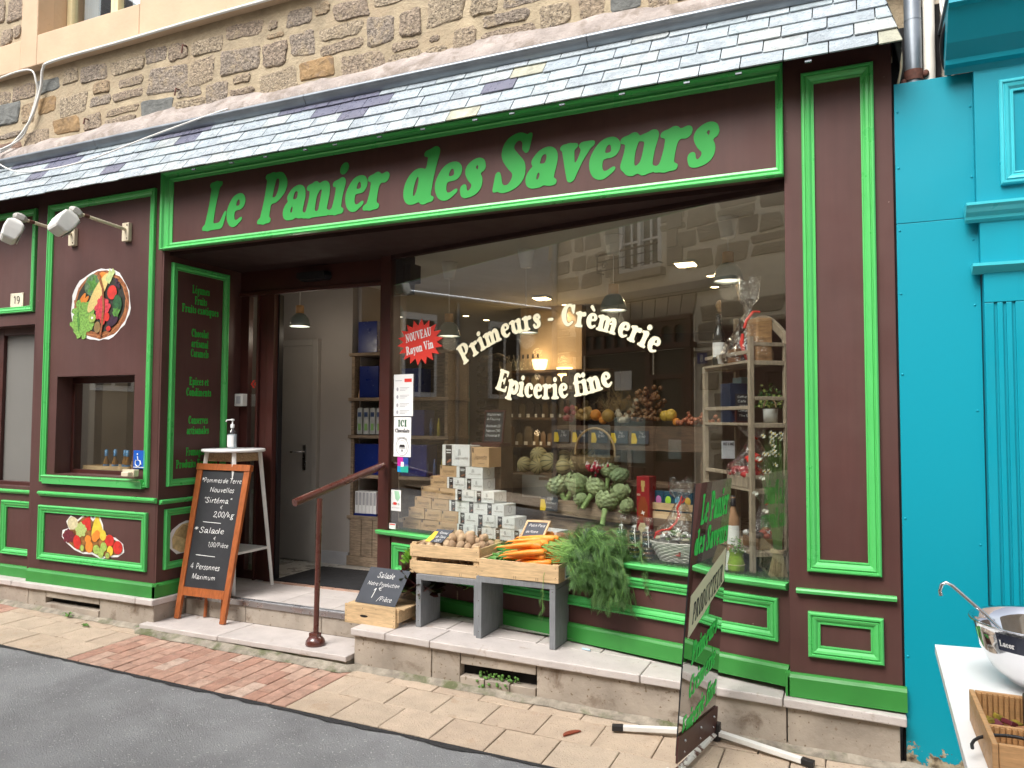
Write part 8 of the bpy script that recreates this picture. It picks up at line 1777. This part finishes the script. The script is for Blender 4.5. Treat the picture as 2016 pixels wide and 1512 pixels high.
text('notice_lettering', 'ICI', WP, .158, 1.447, .048, mat('forest_green_print', (.01,.10,.03), .6), t, width=.088, align='c', lift=.003); text('notice_lettering', 'Chocolats', WP, .158, 1.405, .028, INK, t, width=.145, align='c', lift=.003)
text('notice_lettering', 'Fabrication', WP, .158, 1.360, .020, INK, t, width=.10, align='c', lift=.003, warp=arc(.09), style='hand')
mb = MB(); mb.tube([WP(.158+.062*math.cos(a), 1.302+.062*math.sin(a), .002) for a in [k*.25 for k in range(27)]], .0012, 4); mb.tube([WP(.158+.046*math.cos(a), 1.302+.046*math.sin(a), .002) for a in [k*.3 for k in range(22)]], .0006, 4)
mb.prism([(.130,1.300),(.186,1.300),(.186,1.306),(.180,1.318),(.136,1.318),(.130,1.306)], .002, .0024, P=WP); mb.prism([(.125,1.292),(.191,1.292),(.191,1.296),(.125,1.296)], .002, .0024, P=WP); mb.prism(blob(.158,1.275,.006,.010), .002, .0024, P=WP); obj('emblem', mb, INK, t)
t = notice('four_colour_sticker', 'small square sticker of pink, blue, green and white fields', .113, .222, 1.122, 1.228, mat('sticker_base', (.1,.12,.3), .5), 'sticker')
for i, (a, b, c_, d_, col) in enumerate(((.113,.17,1.165,1.228,(.5,.02,.3)),(.17,.222,1.18,1.228,(.02,.06,.3)),(.113,.145,1.122,1.165,(.02,.3,.62)),(.145,.222,1.122,1.165,(.02,.4,.3)))): mb = MB(); mb.prism([(a,c_),(b,c_),(b,d_),(a,d_)], .002, .0024, P=WP); obj('field', mb, mat('field_%d' % i, col, .5), t)
mb = MB(); mb.prism([(.148,1.162),(.178,1.162),(.178,1.195),(.148,1.195)], .0026, .0029, P=WP); obj('field', mb, CARTW, t)
t = notice('heart_sticker', 'white sticker with green figure and small red heart low on the glass', .052, .152, .843, .992, PAPER, 'sticker')
mb = MB(); mb.prism([(.085,.985),(.13,.985),(.145,.94),(.12,.91),(.095,.93)], .002, .0023, P=WP); obj('green_shape', mb, mat('mint_print', (.35,.6,.4), .6), t); mb = MB(); mb.prism(blob(.085,.895,.011,.011)+[], .002, .0023, P=WP); mb.prism(blob(.100,.895,.011,.011), .0024, .0026, P=WP); obj('heart', mb, RED, t); text('notice_lettering', 'COEUR', WP, .062, .885, .014, mat('grey_green_print', (.2,.3,.25), .6), t, width=.08, lift=.002); text('notice_lettering', 'de Normandie', WP, .06, .862, .010, INK, t, style='hand', width=.082)
t = notice('small_decal', 'tiny white decal at the bottom left corner of the glass', .035, .10, .712, .752, PAPER, 'sticker'); mb = MB(); mb.prism([(.04,.74),(.095,.74),(.095,.748),(.04,.748)], .002, .0023, P=WP); obj('print', mb, RED, t)
st_ = thing('star_sticker', 'red starburst sticker reading NOUVEAU Rayon Vin on the glass', 'sticker', tuple(wv(.32,0,2.04)), GROT)
pts = [(.322+(.225 if k % 2 == 0 else .165)*math.cos(k*math.pi/18+.1)*1.0, 2.045+(.165 if k % 2 == 0 else .118)*math.sin(k*math.pi/18+.1)) for k in range(36)]
mb = MB(); mb.add([WP(a, b, .0015) for a, b in pts], tessellate_polygon([[Vector((a, b, 0)) for a, b in pts]])); obj('star', mb, RED, st_, tri=True)
rotm = lambda a, b, w: (a*math.cos(.16)-b*math.sin(.16), a*math.sin(.16)+b*math.cos(.16))
text('star_lettering', 'NOUVEAU', WP, .185, 2.045, .062, WHITEP, st_, width=.255, warp=rotm); text('star_lettering', 'Rayon Vin', WP, .192, 1.955, .062, WHITEP, st_, width=.27, warp=rotm)
# black speaker in the corner
mb = MB(); mb.prism([(.05,.02),(.13,.02),(.13,.14),(.05,.14)], 2.42, 2.70, P=lambda u, v, h: wv(u, v, h)); mb.prism([(.06,.0+.03),(.19,.03),(.17,.16),(.06,.16)], 2.50, 2.63, P=lambda u, v, h: wv(u, v, h)); tag(obj('loudspeaker', mb, BLACK, loc=wv(.1,.08,2.42), bevel=.004), 'black loudspeaker in the top left corner behind the glass', 'loudspeaker')
# small things on the hatch shelf
hc = thing('hatch_crate', 'low pine crate of small blue bottles behind the hatch glass', 'crate', (-5.42,.3,1.064)); mb = MB(); mb.box(-5.66,-5.14,.19,.20,1.065,1.12); mb.box(-5.66,-5.14,.40,.41,1.065,1.12); obj('long_board', mb, WOODP, hc); mb = MB(); mb.box(-5.66,-5.65,.20,.40,1.065,1.12); mb.box(-5.15,-5.14,.20,.40,1.065,1.12); obj('end_board', mb, WOODP, hc)
for k, x in enumerate((-5.48,-5.44,-5.38,-5.33,-5.24,-5.20)):
    mb = MB(); c = (x,.26+.05*(k % 2),1.07); mb.lathe([(.0001,0),(.022,0),(.022,.08),(.010,.105),(.009,.125)], c, 12, 0); mb.lathe([(.0235,.02),(.0235,.06)], c, 12, 1); mb.lathe([(.013,.125),(.013,.175),(.0001,.176)], c, 12, 1); tag(obj('blue_bottle', mb, [mat('amber_juice',(.25,.12,.03),.15), mat('blue_label',(.05,.22,.45),.4)], loc=c), 'small bottle with blue label and cap in the hatch crate', 'bottle', 'small blue bottles behind the hatch')
for k, x in enumerate((-5.12,-5.06)):
    mb = MB(); c = (x,.24,1.064); mb.lathe([(.0001,0),(.03,0),(.03,.13),(.012,.17),(.011,.23),(.0001,.232)], c, 14, 0); mb.lathe([(.031,.03),(.031,.10)], c, 14, 1); tag(obj('syrup_bottle', mb, [mat('syrup',(.12,.06,.03),.15), KRAFT], loc=c), ['left taller brown bottle at the right of the hatch','right taller brown bottle at the right of the hatch'][k], 'bottle')
lamp('hatch_glow', 'POINT', (-5.4, .8, 2.3), 2.5, (1,.85,.65), .1)
print('objects', len(bpy.data.objects))
